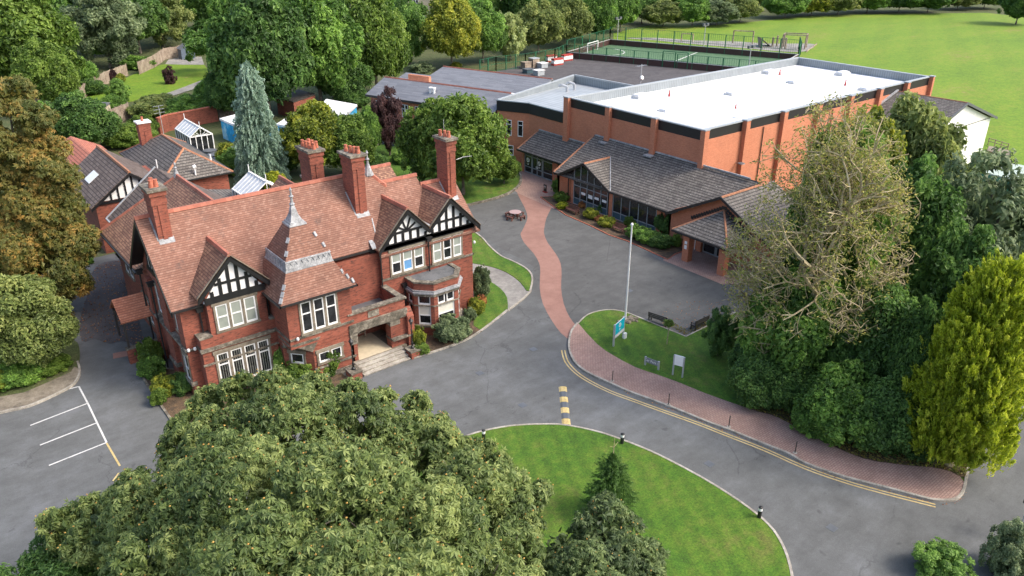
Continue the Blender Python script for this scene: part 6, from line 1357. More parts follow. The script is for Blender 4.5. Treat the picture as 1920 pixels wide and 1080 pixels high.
# a far wood behind everything, too dense to count
def wood_mass():
    rg = np.random.default_rng(77); me = crown_mesh('bush2'); n = len(me.vertices); V0 = np.zeros(n * 3, np.float32); me.vertices.foreach_get('co', V0); V0 = V0.reshape(-1, 3)[:12000]
    Vs = []; T = []; o = 0
    spots = [(-500 + k / 57 * 2900, -30 + 14 * math.sin(k) + (10 if k > 33 else 0), rg.uniform(9, 15)) for k in range(58)]
    spots += [(px + rg.uniform(-12, 12), py + rg.uniform(-8, 8), rg.uniform(5, 7.5)) for px, py in ((-60, 60), (-20, 30), (20, 70), (60, 40), (100, 65), (140, 30), (170, 75), (200, 30), (235, 60), (270, 25), (300, 70), (330, 40), (350, 15), (390, 60), (400, 100), (430, 30), (450, 90), (480, 50), (510, 95), (545, 40), (560, 100), (600, 60), (640, 90), (650, 30), (690, 70), (725, 95), (760, 70), (790, 40), (820, 95), (855, 60), (890, 90), (920, 55), (1010, 75), (1080, 70), (1120, 60), (-80, 120), (-40, 160), (200, 110), (230, 95), (160, 130), (395, 140), (440, 150))]
    for k, (px, py, r) in enumerate(spots):
        b = G(px, py)
        ang = rg.uniform(0, 6.28); c, s = math.cos(ang), math.sin(ang); Rm = np.array([[c, -s, 0], [s, c, 0], [0, 0, 1]])
        Vs.append((V0 @ Rm.T) * [r, r, r * .8] + [b[0], b[1], r * .55]); T.append(np.full(len(V0), np.clip(.45 + rg.normal() * .15, 0, 1)) + rg.normal(size=len(V0)) * .08)
    V = np.concatenate(Vs); F = np.arange(len(V)).reshape(-1, 4); o = mesh_object('far_wood', V, F, LF['mid'], tint=np.concatenate(T), uv=False, org=V.mean(0)); o.location = V.mean(0); o['kind'] = 'stuff'
wood_mass()
# shrubs round the buildings
P2 = (('big rounded grey-green hedge shrub under the canted bay', 'grey', 848, 628, 75, 50), ('yellow-leaved shrub beside the right-hand lamp on the porch steps', 'yellow', 785, 645, 32, 50), ('low bright green plant below the yellow-leaved shrub', 'bright', 790, 660, 34, 22),
      ('dark green shrub at the right corner of the brick house', 'grey', 903, 545, 40, 66), ('bright yellow-green bush on the small crescent lawn', 'yellow', 893, 583, 34, 36), ('small grey-green bush beside the bay', 'grey', 880, 597, 28, 30), ('reddish flecked bush against the house corner', 'flower', 878, 570, 26, 30),
      ('pinkish flowering shrub in the crescent bed', 'flower', 903, 568, 22, 22), ('round green bush directly below the tower', 'bright', 614, 690, 58, 66), ('bush under the tall ground-floor window', 'mid', 522, 690, 66, 70), ('low spreading green bush left of the tower foot', 'bright', 562, 712, 66, 50),
      ('bright green climbing shrub against the left flank of the house', 'bright', 284, 675, 50, 60), ('leafy bush below it in the side bed', 'mid', 288, 700, 52, 50), ('yellow-green spiky plant by the side-bed kerb', 'yellow', 312, 732, 50, 44), ('dark-leaved bush at the front left corner of the house', 'dark', 345, 728, 60, 40), ('grassy clump at the lower end of the side bed', 'bright', 300, 752, 36, 36),
      ('small weedy clump at the foot of the rear wall', 'mid', 166, 492, 22, 14))
for i, (l, m, px, py, w, h) in enumerate(P2): shrub(l, m, px, py, w, h, kind='bush%d' % (1 + i % 3))
P3 = (('green shrub at the left end of the glazed gable', 'mid', 1045, 355, 26, 40), ('leafy bush above the bright lime bush', 'bright', 1052, 372, 34, 26), ('brilliant lime-yellow bush in front of the glazed gable', 'lime', 1054, 386, 26, 18), ('red-tipped shrub between the bench and the glass', 'flower', 1091, 385, 16, 18),
      ('rounded yellow-green bush right of the first bench', 'yellow', 1107, 403, 34, 28), ('dark shrub against the pier by the glazed gable', 'dark', 1131, 393, 26, 34), ('rusty low bush in the middle of the shrub bed', 'flower', 1124, 410, 22, 16), ('broad lime-green bush left of the second bench', 'yellow', 1138, 418, 38, 26),
      ('pale green bush behind the second bench', 'bright', 1180, 418, 26, 28), ('spreading green bush right of the second bench', 'mid', 1192, 438, 46, 34), ('mottled evergreen in the wide part of the shrub bed', 'mid', 1215, 448, 50, 36), ('large dark blue-green shrub by the end of the glazing', 'dark', 1246, 430, 48, 66),
      ('dense bush at the kerb below the large dark shrub', 'dark', 1240, 457, 50, 36), ('bright leaved shrub beside the first porch pier', 'bright', 1268, 455, 22, 38))
for i, (l, m, px, py, w, h) in enumerate(P3): shrub(l, m, px, py + 3, w * .95, h * .78, kind='bush%d' % (1 + i % 3))
P4 = (('ragged green bush at the bottom edge near the right corner', 'mid', 1760, 1065, 105, 70, 'feather1'), ('tall leggy shrub in the bottom right corner', 'grey', 1885, 1060, 100, 130, 'feather2'), ('leafy bush cut by the right bottom corner', 'mid', 1925, 1050, 60, 60, 'round1'),
      ('wild green undergrowth below the small round tree', 'mid', 35, 705, 110, 44, 'round2'), ('low ivy-like undergrowth in the garden bed', 'bright', 95, 690, 80, 30, 'round3'), ('undergrowth at the far left of the bed', 'yellow', -20, 725, 90, 40, 'round1'),
      ('dark shrub by the lawn fence in the far garden', 'purple', 214, 150, 18, 24, 'round2'), ('yellow shrub by the lawn fence in the far garden', 'yellow', 228, 152, 18, 18, 'round1'), ('small purplish tree on the far garden lawn', 'purple', 320, 152, 24, 36, 'feather1'), ('thin young tree on the near side of the far lawn', 'mid', 225, 185, 44, 44, 'feather2'),
      ('bush row along the garden fence', 'mid', 260, 125, 60, 26, 'round3'), ('dark border shrubs by the fence bend', 'dark', 170, 172, 60, 30, 'round2'), ('clump of bushes in front of the far lawn', 'olive', 300, 205, 90, 34, 'round1'), ('bushes between the far lawn and the garden wall', 'mid', 360, 215, 90, 46, 'round2'),
      ('bushes at the right end of the far lawn', 'mid', 395, 200, 60, 60, 'round3'), ('bush beside the grey flat-roofed hut', 'mid', 215, 205, 50, 34, 'round1'), ('ornamental grass clump by the classroom roof', 'yellow', 855, 126, 24, 12, 'round1'), ('silvery shrub behind the slate roof', 'grey', 790, 132, 50, 20, 'feather1'),
      ('dark laurel below the tall bright tree', 'dark', 660, 195, 70, 40, 'round2'))
for l, m, px, py, w, h, k in P4: shrub(l, m, px, py, w, h, kind=k)
s = G(1250, 647); sp = thing('sapling', 'thin young sapling staked on the lawn by the benches', 'sapling', (*s, 0))
MB().tube((*s, 0), (s[0] + .1, s[1], 1.9), .05, .03, 6).tube((s[0] + .1, s[1], 1.6), (s[0] - .3, s[1] + .2, 2.1), .02, n=5).build('stem', pale_bark, sp)
c = bpy.data.objects.new('crown', crown_mesh('feather1')); COL.objects.link(c); c.parent = sp; slot(c, LF['bright']); c.location = (0, 0, 1.95); c.scale = (.42, .42, .3)
# ------------------------------------------------------------------ street furniture
fb = G(1172, 604)
fp = thing('flagpole', 'tall white flagpole standing in a ring of stones on the island lawn', 'flagpole', (*fb, 0))
MB().lathe((*fb, .1), [(0.085, 0), (0.08, 3), (0.055, 8.3)], 12).build('pole', white, fp); MB().lathe((*fb, 8.4), [(0.02, 0), (0.1, .05), (0.12, .13), (0.08, .22), (0.02, .26)], 12).build('truck', white, fp)
rng = random.Random(8)
rk = thing('stone_mound', 'low mound of rough stones round the foot of the white flagpole', 'stones', (*fb, .05)); sm_ = MB()
for k in range(26):
    a = rng.uniform(0, 6.28); r = rng.uniform(.25, .95) ; x = fb[0] + .25 + math.cos(a) * r; y = fb[1] - .1 + math.sin(a) * r * .7; s = rng.uniform(.14, .26)
    sm_.lathe((x, y, .05), [(s, 0), (s * .95, s * .5), (s * .5, s * .95)], 6, rot=a)
sm_.build('stones', stone, rk)
# blue sign
a, b = G(1150, 651), G(1168, 634.5); f = Fr(*a, b[0] - a[0], b[1] - a[1]); L = math.hypot(b[0] - a[0], b[1] - a[1])
bs_ = thing('blue_sign', 'cyan blue sign with a white round emblem on two posts on the island lawn', 'sign', (*a, 0))
MB().fbox(f, -.06, .06, -.06, .06, .05, 1.95).build('post', steel, bs_); MB().fbox(f, L - .06, L + .06, -.06, .06, .05, 1.95).build('post', steel, bs_)
MB().fbox(f, .06, L - .06, -.02, .04, .72, 1.93).build('white_panel', white, bs_); MB().fbox(f, .06, L - .06, .04, .05, 1.0, 1.93).build('cyan_panel', cyan_m, bs_)
emblem(bs_, f, L / 2, 1.6, .2, white, .051)
fx = G(1171, 636); fdl = thing('floodlight_box', 'small white lighting box behind the blue sign', 'light', (*fx, .05)); MB().box(fx[0] - .14, fx[0] + .14, fx[1] - .1, fx[1] + .1, .1, .55).build('housing', white, fdl); MB().box(fx[0] - .05, fx[0] + .05, fx[1] - .05, fx[1] + .05, 0, .1).build('bracket', steel, fdl)
# car park sign
a, b = G(1209.3, 686), G(1234, 695.5); f = Fr(*a, b[0] - a[0], b[1] - a[1]); L = math.hypot(b[0] - a[0], b[1] - a[1])
cs_ = thing('car_park_sign', 'low grey direction sign reading Car Park on the island lawn', 'sign', (*a, 0))
for x in (0, L): MB().fbox(f, x - .06, x + .06, -.05, .05, .05, .8).build('post', steel, cs_)
MB().fbox(f, .06, L - .06, 0, .04, .38, .78).build('board', dark_grey if False else plain('sign_grey', (0.2, 0.21, 0.22), .5, var=.04), cs_)
ang = math.atan2(f.t[1], f.t[0]); pt = f.p(L / 2, .045, .575)
text_part('lettering', 'Car Park >', .27, (pt[0] - a[0], pt[1] - a[1], pt[2]), (math.pi / 2, 0, ang), white, cs_)
a, b = G(1261, 704.5), G(1279, 709.5); f = Fr(*a, b[0] - a[0], b[1] - a[1]); L = math.hypot(b[0] - a[0], b[1] - a[1])
ws = thing('white_notice_board', 'blank white notice board on two tall posts on the island lawn', 'sign', (*a, 0))
for x in (0, L): MB().fbox(f, x - .05, x + .05, -.05, .05, .05, 1.75).build('post', steel, ws)
MB().fbox(f, .05, L - .05, -.02, .06, .98, 1.78).build('board', white, ws)
# bollards
for i, (px, py, l) in enumerate(((907, 826, 'black bollard with a white band on the front lawn, nearest the house'), (1166, 833, 'black bollard with a white band on the front lawn, near the speed bump'), (1423, 972, 'black bollard with a white band at the right edge of the front lawn'))):
    p = G(px, py); t = thing('bollard', l, 'bollard', (*p, .05), 'lawn edge bollards')
    MB().lathe((*p, .05), [(0.11, 0), (0.11, .52)], 14).build('post', black, t); MB().lathe((*p, .57), [(0.115, 0), (0.115, .18)], 14).build('white_band', white, t); MB().lathe((*p, .75), [(0.12, 0), (0.12, .05), (0.05, .09)], 14).build('cap', black, t)
for i, (px, py, l) in enumerate(((1148, 717, 'first thin marker post on the pavement kerb, nearest the flagpole'), (1253, 761, 'second thin marker post along the brick pavement kerb'), (1366, 803, 'third thin marker post along the brick pavement kerb'), (1490, 852, 'last thin marker post, on the pavement nearest the golden conifer'))):
    p = G(px, py); t = thing('marker_post', l, 'post', (*p, .1), 'thin posts along the pavement kerb')
    MB().tube((*p, .1), (*p, .98), .035, n=6).build('post', dark_wood, t); MB().lathe((*p, .1), [(0.16, 0), (0.13, .05)], 10).build('foot', kerb_m, t)
# speed bump of alternating blocks
sbt = thing('speed_bump', 'row of yellow and black speed bump blocks across the drive by the front lawn', 'speed bump', (*G(1058, 762), 0)); A_, B_ = G(1055, 726), G(1062, 797); f = Fr(*A_, B_[0] - A_[0], B_[1] - A_[1]); L = math.hypot(B_[0] - A_[0], B_[1] - A_[1]); n = 7
for k in range(n):
    x0, x1 = L * k / n, L * (k + 1) / n; bb = MB(); bb.hexa([f.p(x0, .28, .012), f.p(x1 - .02, .28, .012), f.p(x1 - .02, -.28, .012), f.p(x0, -.28, .012)], [f.p(x0, .14, .075), f.p(x1 - .02, .14, .075), f.p(x1 - .02, -.14, .075), f.p(x0, -.14, .075)])
    bb.build('block', MATS['yellow_paint'] if k % 2 == 0 else dark_grey, sbt, 'yellow block' if k % 2 == 0 else 'black block')
# benches
def bench(label, c, ang, m, L=1.6, group=None, style='slat', z=0.0):
    f = Fr(c[0], c[1], math.cos(ang), math.sin(ang)); t = thing('bench', label, 'bench', (*c, z), group); h = L / 2
    s = MB()
    for k in range(4): s.fbox(f, -h, h, -.18 + k * .115, -.08 + k * .115, z + .41, z + .45)
    s.build('seat', m, t); b = MB()
    if style == 'slat':
        b.fbox(f, -h, h, -.25, -.2, z + .8, z + .88); b.fbox(f, -h, h, -.25, -.2, z + .48, z + .54)
        for k in range(13): x = -h + .08 + k * (L - .16) / 12; b.fbox(f, x - .02, x + .02, -.24, -.21, z + .54, z + .8)
    else:
        for q in (.52, .66, .8): b.fbox(f, -h, h, -.26, -.21, z + q, z + q + .1)
    b.build('backrest', m, t)
    for x in (-h + .08, h - .08):
        MB().fbox(f, x - .04, x + .04, -.25, -.18, z, z + .88).fbox(f, x - .04, x + .04, .18, .25, z, z + .42).fbox(f, x - .035, x + .035, -.18, .18, z + .33, z + .4).fbox(f, x - .035, x + .035, -.2, .26, z + .6, z + .64).fbox(f, x - .03, x + .03, .19, .24, z + .42, z + .6).build('leg', m, t)
    return t
pA, pB = G(1222.5, 606), G(1246, 614); bench('weathered dark bench with its back to the lawn, nearer the flagpole', ((pA[0] + pB[0]) / 2 + .25, (pA[1] + pB[1]) / 2 + .2), math.atan2(pA[1] - pB[1], pA[0] - pB[0]), dark_wood, 1.75, 'two dark benches at the tarmac corner', 'board')
pA, pB = G(1303, 622), G(1333, 608); bench('weathered dark bench by the feathery yew, facing the other dark bench', ((pA[0] + pB[0]) / 2 - .1, (pA[1] + pB[1]) / 2 + .3), math.atan2(pA[1] - pB[1], pA[0] - pB[0]), dark_wood, 1.75, 'two dark benches at the tarmac corner', 'board')
bench('reddish-brown slatted bench in front of the glazed gable', G(1073, 400), -math.pi / 2, brown_wood, 1.75, 'brown benches along the shrub bed'); bench('reddish-brown slatted bench further along, near the flagpole top', G(1160, 435), -math.pi / 2, brown_wood, 1.5, 'brown benches along the shrub bed')
bench('slatted wooden bench standing inside the entrance porch of the brick house', (23.7, 48.9), 0, wood, 1.7, z=.62)
# round picnic table with four seats
c = G(966, 409); t = thing('picnic_table', 'round pinkish picnic table with four attached wooden benches on the tarmac', 'picnic table', (*c, 0))
MB().lathe((*c, .7), [(0.62, 0), (0.66, .01), (0.66, .05), (0.62, .06)], 24).build('tabletop', pink_top, t)
for k in range(4):
    a = k * math.pi / 2 + .25; f = Fr(c[0] + math.cos(a) * 1.02, c[1] + math.sin(a) * 1.02, -math.sin(a), math.cos(a))
    MB().fbox(f, -.42, .42, -.14, -.01, .42, .46).fbox(f, -.42, .42, .01, .14, .42, .46).build('seat', brown_wood, t)
    MB().fbox(f, -.36, -.29, -.1, .1, 0, .42).fbox(f, .29, .36, -.1, .1, 0, .42).bar((c[0] + math.cos(a) * .1, c[1] + math.sin(a) * .1, .3), (c[0] + math.cos(a) * 1.1, c[1] + math.sin(a) * 1.1, .3), .08, .1).bar((c[0] + math.cos(a) * .3, c[1] + math.sin(a) * .3, 0), (c[0] + math.cos(a) * .3, c[1] + math.sin(a) * .3, .7), .08).build('leg', brown_wood, t)
# A-board
p = G(1022, 361); t = thing('pavement_sign', 'small black free-standing sign with a red base by the lobby paving', 'sign', (*p, .03)); f = Fr(p[0], p[1] + .2, 0, -1)
MB().fbox(f, -.05, .45, -.03, .03, .15, 1.0).build('panel', black, t); MB().fbox(f, -.1, .5, -.15, .15, .03, .15).build('base', plain('red_base', (0.35, 0.04, 0.03)), t); emblem(t, f, .2, .75, .11, white, .031)
# iron lamps on the porch pedestals
for x, l in ((26.35, 'black iron lamp on the right pedestal of the porch steps'), (21.4, 'black iron lamp on the left pedestal of the porch steps')):
    t = thing('iron_lamp', l, 'lamp', (x, 44.85, .65), 'lamps beside the porch steps')
    MB().lathe((x, 44.85, .65), [(0.16, 0), (0.14, .12), (0.07, .2), (0.09, .5), (0.05, .6), (0.045, 1.5), (0.08, 1.55), (0.04, 1.62), (0.04, 2.0)], 10).build('post', black, t)
    MB().lathe((x, 44.85, 2.65), [(0.08, 0), (0.16, .3)], 6).build('lantern', glassm, t); MB().lathe((x, 44.85, 2.95), [(0.2, 0), (0.05, .2), (0.02, .3)], 6).build('lantern_cap', black, t)
p = G(1905, 1012); t = thing('road_sign', 'back of a black road sign on a steel post at the right edge', 'sign', (*p, 0)); zt = 2.9
MB().tube((*p, 0), (*p, zt), .045, n=8).build('post', steel, t); MB().box(p[0] - .1, p[0] + .5, p[1] - .25, p[1] + .25, zt - .5, zt + .1).build('sign_box', black, t)
# ------------------------------------------------------------------ far left garden
def fence(label, pts, h, m=wood, name='fence', cat='fence', cap=False, gap=2.0, panel=True):
    c = (sum(p[0] for p in pts) / len(pts), sum(p[1] for p in pts) / len(pts)); t = thing(name, label, cat, (*c, 0)); posts = []
    pm = MB()
    for a, b in zip(pts, pts[1:]):
        L = math.hypot(b[0] - a[0], b[1] - a[1]); n = max(1, round(L / gap))
        for k in range(n):
            p = (a[0] + (b[0] - a[0]) * k / n, a[1] + (b[1] - a[1]) * k / n); q = (a[0] + (b[0] - a[0]) * (k + 1) / n, a[1] + (b[1] - a[1]) * (k + 1) / n)
            if panel: pm.bar((*p, h / 2), (*q, h / 2), .05, h - .05 - .08 * (k % 2))
            posts.append(p)
    posts.append(pts[-1])
    if panel: pm.build('panel', m, t)
    ps = MB()
    for p in posts[:100]:
        if len(posts) < 40: MB().box(p[0] - .07, p[0] + .07, p[1] - .07, p[1] + .07, 0, h + .1).build('post', m, t)
    return t
fence('weathered vertical board fence along the back of the far lawn, right end by the shed', GP('262,140 290,127 310,112 335,108 346,104'), 2.6, gap=2.4)
fence('weathered board fence hidden in shrubs at the left of the far lawn', GP('150,192 172,174 200,158 240,142'), 2.4, gap=2.4)
fence('pale board fence panels above the bushes by the grey-roofed hut', GP('203,240 222,232 245,222'), 2.6, gap=2.2)
fence('pale board fence beside the blue-walled hut', GP('412,222 435,216 458,212 500,205'), 2.6, gap=2.2)
sh = G(352, 110); t = thing('garden_shed', 'small blue-grey shed at the far end of the garden lawn', 'shed', (*sh, 0)); x, y = sh
MB().box(x - 1.6, x + 1.4, y - 1.2, y + 1.2, 0, 2.4).fpoly(Fr(x - 1.6, y - 1.2, 1, 0), [(0, 2.4), (3, 2.4), (1.5, 3.3)], -2.4, 0).build('wall', plain('shed_blue_grey', (0.10, 0.13, 0.17), .7), t)
MB().slab([(x - 1.8, y - 1.4, 2.35), (x - .1, y - 1.4, 3.4), (x - .1, y + 1.4, 3.4), (x - 1.8, y + 1.4, 2.35)], .06).slab([(x - .1, y - 1.4, 3.4), (x + 1.6, y - 1.4, 2.35), (x + 1.6, y + 1.4, 2.35), (x - .1, y + 1.4, 3.4)], .06).build('roof', grey_slate, t)
def hut(name, label, q, h, wm, rm, th=.25, over=1.04, cat='building'):
    q = ccw(q); c = (sum(p[0] for p in q) / 4, sum(p[1] for p in q) / 4); t = thing(name, label, cat, (*c, 0))
    MB().prism(q, 0, h - th).build('wall', wm, t); MB().prism([(c[0] + (x - c[0]) * over, c[1] + (y - c[1]) * over) for x, y in q], h - th, h).build('roof', rm, t); return t
hut('flat_roofed_hut', 'grey flat-roofed garden hut at the near corner of the far lawn', [G(152, 190, 2.6), G(205, 192, 2.6), G(182, 207, 2.6), G(160, 204, 2.6)], 2.6, cream, felt)
t = hut('blue_pool_hut', 'hut with a white flat roof and a bright blue painted wall beside the blue conifer', [G(413, 222, 3), G(456, 240, 3), G(505, 228, 3), G(452, 212, 3)], 3.0, blue_wall, white_membrane, .3)
MB().bar((*G(413, 223, 2.75), 2.6), (*G(456, 241, 2.75), 2.6), .5, .15).build('gutter', gutter, t)
hut('white_roofed_hall', 'low building with a white roof and blue wall behind the yellow-green tree', [G(590, 212, 3.4), G(640, 222, 3.4), G(668, 196, 3.4), G(612, 186, 3.4)], 3.4, blue_wall, white_membrane, .3)
hut('blue_walled_store', 'part of a low blue-walled building showing between the conifer and the yellow-green tree', [G(520, 232, 3), G(575, 244, 3), G(600, 226, 3), G(545, 216, 3)], 3.0, blue_wall, white_membrane, .3)
hut('small_brick_outhouse', 'small brick outhouse under the trees behind the blue conifer', [G(518, 182, 2.8), G(550, 190, 2.8), G(590, 176, 2.8), G(560, 168, 2.8)], 2.8, old_brick, dark_wood, .2)
def gwall(label, pts, h):
    pts = list(pts); t = thing('brick_garden_wall', label, 'wall', (*pts[0], 0)); 
    m = MB(); c2 = MB()
    for a, b in zip(pts, pts[1:]): m.bar((*a, h / 2), (*b, h / 2), .35, h); c2.bar((*a, h + .06), (*b, h + .06), .5, .14)
    m.build('wall', old_brick, t); c2.build('coping', terracotta, t)
gwall('long red brick garden wall with orange coping behind the conservatory', [G(300, 252), G(318, 245), G(409, 227)], 2.4)
gwall('short piece of red coped wall showing in the hedge left of the white-capped chimney', [G(150, 270), G(205, 262), G(228, 254)], 1.8)
for i, (px, py) in enumerate(((395, 292), (402, 300), (410, 308))):
    p = G(px, py); t = thing('water_butt', ('dark round tub nearest the conservatory', 'middle dark round tub of the three behind the hipped roof', 'dark round tub furthest down the hipped roof edge')[i], 'tub', (*p, 0), 'dark tubs by the conservatory'); MB().lathe((*p, 0), [(0.8, 0), (0.9, .7), (0.95, .8), (0.7, .85)], 14).build('tub', dark_grey, t)
# aerial on a pole in the garden
p = G(309, 262); t = thing('tv_aerial', 'thin television aerial on a pole behind the white-capped chimney', 'aerial', (*p, 0)); zt = HT(309, 198, p); MB().tube((*p, 0), (*p, zt), .05, n=5).build('pole', steel, t)
a_ = MB()
for k in range(3): a_.tube((p[0] - .8, p[1], zt - k * .5), (p[0] + .8, p[1] + .3, zt - k * .5), .03, n=4)
a_.build('bars', steel, t)
# ------------------------------------------------------------------ sports court, pitch and everything round it
flat('court_tarmac', GP('905,140 1000,118 1061,109') + [G(1062, 108.7), (G(1062, 108.7)[0] + (G(1495, 113)[0] - G(1143, 84)[0]), G(1062, 108.7)[1] + (G(1495, 113)[1] - G(1143, 84)[1]))] + [(118, 70), (90, 75), (90, 92)] + GP('960,165'), .03, court_and_shadow_asphalt)
NL, FL_, FR_ = G(1062, 108.5), G(1143, 84), G(1495, 113)
NR = (NL[0] + FR_[0] - FL_[0], NL[1] + FR_[1] - FL_[1]); PQ = [NL, NR, FR_, FL_]
flat('sports_pitch', PQ, .05, turf)
def lerp(a, b, t): return (a[0] + (b[0] - a[0]) * t, a[1] + (b[1] - a[1]) * t)
def pp_(u, v): return lerp(lerp(NL, NR, u), lerp(FL_, FR_, u), v)
lm = MB(); strip([pp_(.5, .03), pp_(.5, .97)], .25, 0, .065, 0, lm)
arc = [pp_(.02 + .17 * math.sin(math.pi * k / 12), .5 - .27 * math.cos(math.pi * k / 12)) for k in range(13)]; strip(arc, .22, 0, .065, 0, lm); struct('pitch_line', lm, white_line)
bt = thing('pitch_boards', 'low dark brown kickboards running right round the green sports pitch', 'boards', (*pp_(.5, .5), 0))
for a, b in zip(PQ, PQ[1:] + PQ[:1]): MB().bar((*a, .65), (*b, .65), .12, 1.3).build('board', brown_board, bt); 
kb = MB()
for a, b in zip(PQ, PQ[1:] + PQ[:1]): kb.bar((*a, 1.36), (*b, 1.36), .3, .1)
kb.build('top_rail', plain('pale_rail', (0.35, 0.34, 0.33)), bt)
def mesh_fence(label, pts, h, every=3.0, name='mesh_fence'):
    c = pts[0]; t = thing(name, label, 'fence', (*c, 0)); rails = MB(); cnt = 0
    for a, b in zip(pts, pts[1:]):
        L = math.hypot(b[0] - a[0], b[1] - a[1]); n = max(1, round(L / every))
        for k in range(n + 1):
            if cnt < 95: p = lerp(a, b, k / n); MB().box(p[0] - .09, p[0] + .09, p[1] - .09, p[1] + .09, 0, h).build('post', green_metal, t); cnt += 1
        for z in (.1, h * .5, h): rails.bar((*a, z), (*b, z), .07)
        for k in range(int(L / .5)): p = lerp(a, b, k * .5 / L); rails.bar((*p, .1), (*p, h), .03)
    rails.build('mesh', green_metal, t); return t
mesh_fence('tall green mesh fence along the near side of the pitch', [NL, NR], 3.0, 3.4)
mesh_fence('tall green mesh fence along the far side of the pitch', [FL_, FR_], 4.5, 4.2); mesh_fence('tall green mesh fence behind the white goal', [NL, FL_], 4.0, 4.0)
mesh_fence('green mesh fence along the back of the tarmac court below the trees', GP('900,140 930,133 985,127 1040,117 1062,107'), 3.0, 3.0)
mesh_fence('green mesh fence round the play trail corner at the far right of the pitch', [FR_, G(1500, 103), G(1497, 92)], 3.0, 3.0)
g1, g2 = pp_(.02, .38), pp_(.02, .62); t = thing('football_goal', 'white football goal at the left end of the green pitch', 'goal', (*g1, .05)); gm_ = MB(); gm_.bar((*g1, 0), (*g1, 2.2), .14).bar((*g2, 0), (*g2, 2.2), .14).bar((*g1, 2.2), (*g2, 2.2), .14); gm_.build('goal_frame', white, t)
k1 = (g1[0] - 1.2, g1[1] + .9); k2 = (g2[0] - 1.2, g2[1] + .9); nm_ = MB()
for k in range(9): a = lerp(g1, g2, k / 8); b = lerp(k1, k2, k / 8); nm_.bar((*a, 2.2), (*b, 0.1), .03)
nm_.bar((*k1, .1), (*k2, .1), .05).bar((*k1, .1), (*g1, .1), .05).bar((*k2, .1), (*g2, .1), .05); nm_.build('net', plain('net_white', (0.6, 0.6, 0.6)), t)
q1 = pp_(.62, .0); 
t = thing('pitch_gate', 'green framed double gate in the near side pitch fence', 'gate', (*q1, 0)); q2 = pp_(.50, 0); gt_ = MB()
for p in (q1, lerp(q1, q2, .5), q2): gt_.bar((p[0] - .1, p[1] - .1, 0), (p[0] - .1, p[1] - .1, 3.4), .16)
gt_.bar((*q1, 3.4), (*q2, 3.4), .14).bar((*q1, 1.5), (*q2, 1.5), .1).bar((*q1, .1), (*q2, .1), .1); gt_.build('gate_frame', green_metal, t)
for px, pg, pt, l in ((1157, 82, 36, 'floodlight mast behind the goal end of the pitch'), (1319, 88, 48, 'floodlight mast standing midway behind the pitch'), (1403, 132, 90, 'floodlight mast rising just behind the white hall roof')):
    p = G(px, pg); h = HT(px, pt, p); t = thing('floodlight_mast', l, 'floodlight', (*p, 0), 'pitch floodlights'); MB().tube((*p, 0), (*p, h), .14, .08, 8).build('pole', steel, t)
    MB().box(p[0] - .9, p[0] + .9, p[1] - .05, p[1] + .05, h - .1, h).build('crossbar', steel, t)
    for s in (-.7, .7): MB().box(p[0] + s - .35, p[0] + s + .35, p[1] - .25, p[1] + .25, h, h + .55).build('lamp_head', dark_grey, t)
redp = MATS['red_base']
for i, (px, py, l) in enumerate(((1045, 122, 'front stack of red and white plastic barriers on the court'), (1063, 114, 'rear stack of red and white plastic barriers on the court'), (1033, 116, 'left stack of red and white plastic barriers on the court'))):
    p = G(px, py); t = thing('barrier_stack', l, 'barriers', (*p, .03), 'plastic barriers on the court'); 
    for k in range(3): MB().box(p[0] - 1.4, p[0] + 1.4, p[1] - .5, p[1] + .5, .05 + k * .55, .4 + k * .55).build('barrier', white if k % 2 else redp, t); 
    MB().box(p[0] - 1.3, p[0] + 1.3, p[1] - .55, p[1] + .55, .4, .6).box(p[0] - 1.3, p[0] + 1.3, p[1] - .55, p[1] + .55, .95, 1.15).build('white_barrier', white, t)
for i, (px, py, l) in enumerate(((986, 128, 'left wooden crate planter on the court'), (1001, 126, 'taller middle wooden crate planter on the court'), (1017, 127, 'grey box right of the crate planters on the court'), (990, 137, 'small dark bin below the crate planters'), (1010, 141, 'grey bin beside the court edge'))):
    p = G(px, py); t = thing('crate_planter', l, 'planter', (*p, .03), 'crates and bins on the court'); h = (1.3, 1.9, 1.0, .8, 1.0)[i]
    MB().box(p[0] - .9, p[0] + .9, p[1] - .8, p[1] + .8, .05, h).build('box', (wood, wood, grey_coping, teal_panel, grey_coping)[i], t); MB().box(p[0] - 1.0, p[0] + 1.0, p[1] - .9, p[1] + .9, h, h + .12).build('lid', (wood, grey_coping, white, dark_grey, white)[i], t)
# play trail
flat('play_trail_sand', smooth(GP('1170,72 1230,76 1300,83 1360,88 1420,93 1480,98 1512,96 1530,84 1500,82 1440,82 1380,78 1300,76 1230,71'), 2), .06, gravel)
for i, (px, py, h, w_, l) in enumerate(((1392, 82, 3.2, 5.0, 'square timber goal-shaped climbing frame on the play trail'), (1288, 78, 2.0, 3.0, 'low timber frame at the left part of the play trail'), (1487, 92, 3.4, 5.5, 'tall double timber frame at the right end of the play trail'))):
    p = G(px, py); t = thing('climbing_frame', l, 'climbing frame', (*p, .05), 'timber frames on the play trail'); m = MB(); a = (p[0] - w_ * .3, p[1] + w_ * .4); b = (p[0] + w_ * .3, p[1] - w_ * .4)
    for q in (a, b): m.bar((*q, 0), (*q, h), .25)
    m.bar((*a, h), (*b, h), .22)
    if i == 2:
        a2 = (a[0] + 3, a[1] + 1.5); b2 = (b[0] + 3, b[1] + 1.5)
        for q in (a2, b2): m.bar((*q, 0), (*q, h), .25)
        m.bar((*a2, h), (*b2, h), .22).bar((*a, h), (*a2, h), .2).bar((*b, h), (*b2, h), .2)
    m.build('timber', wood, t)
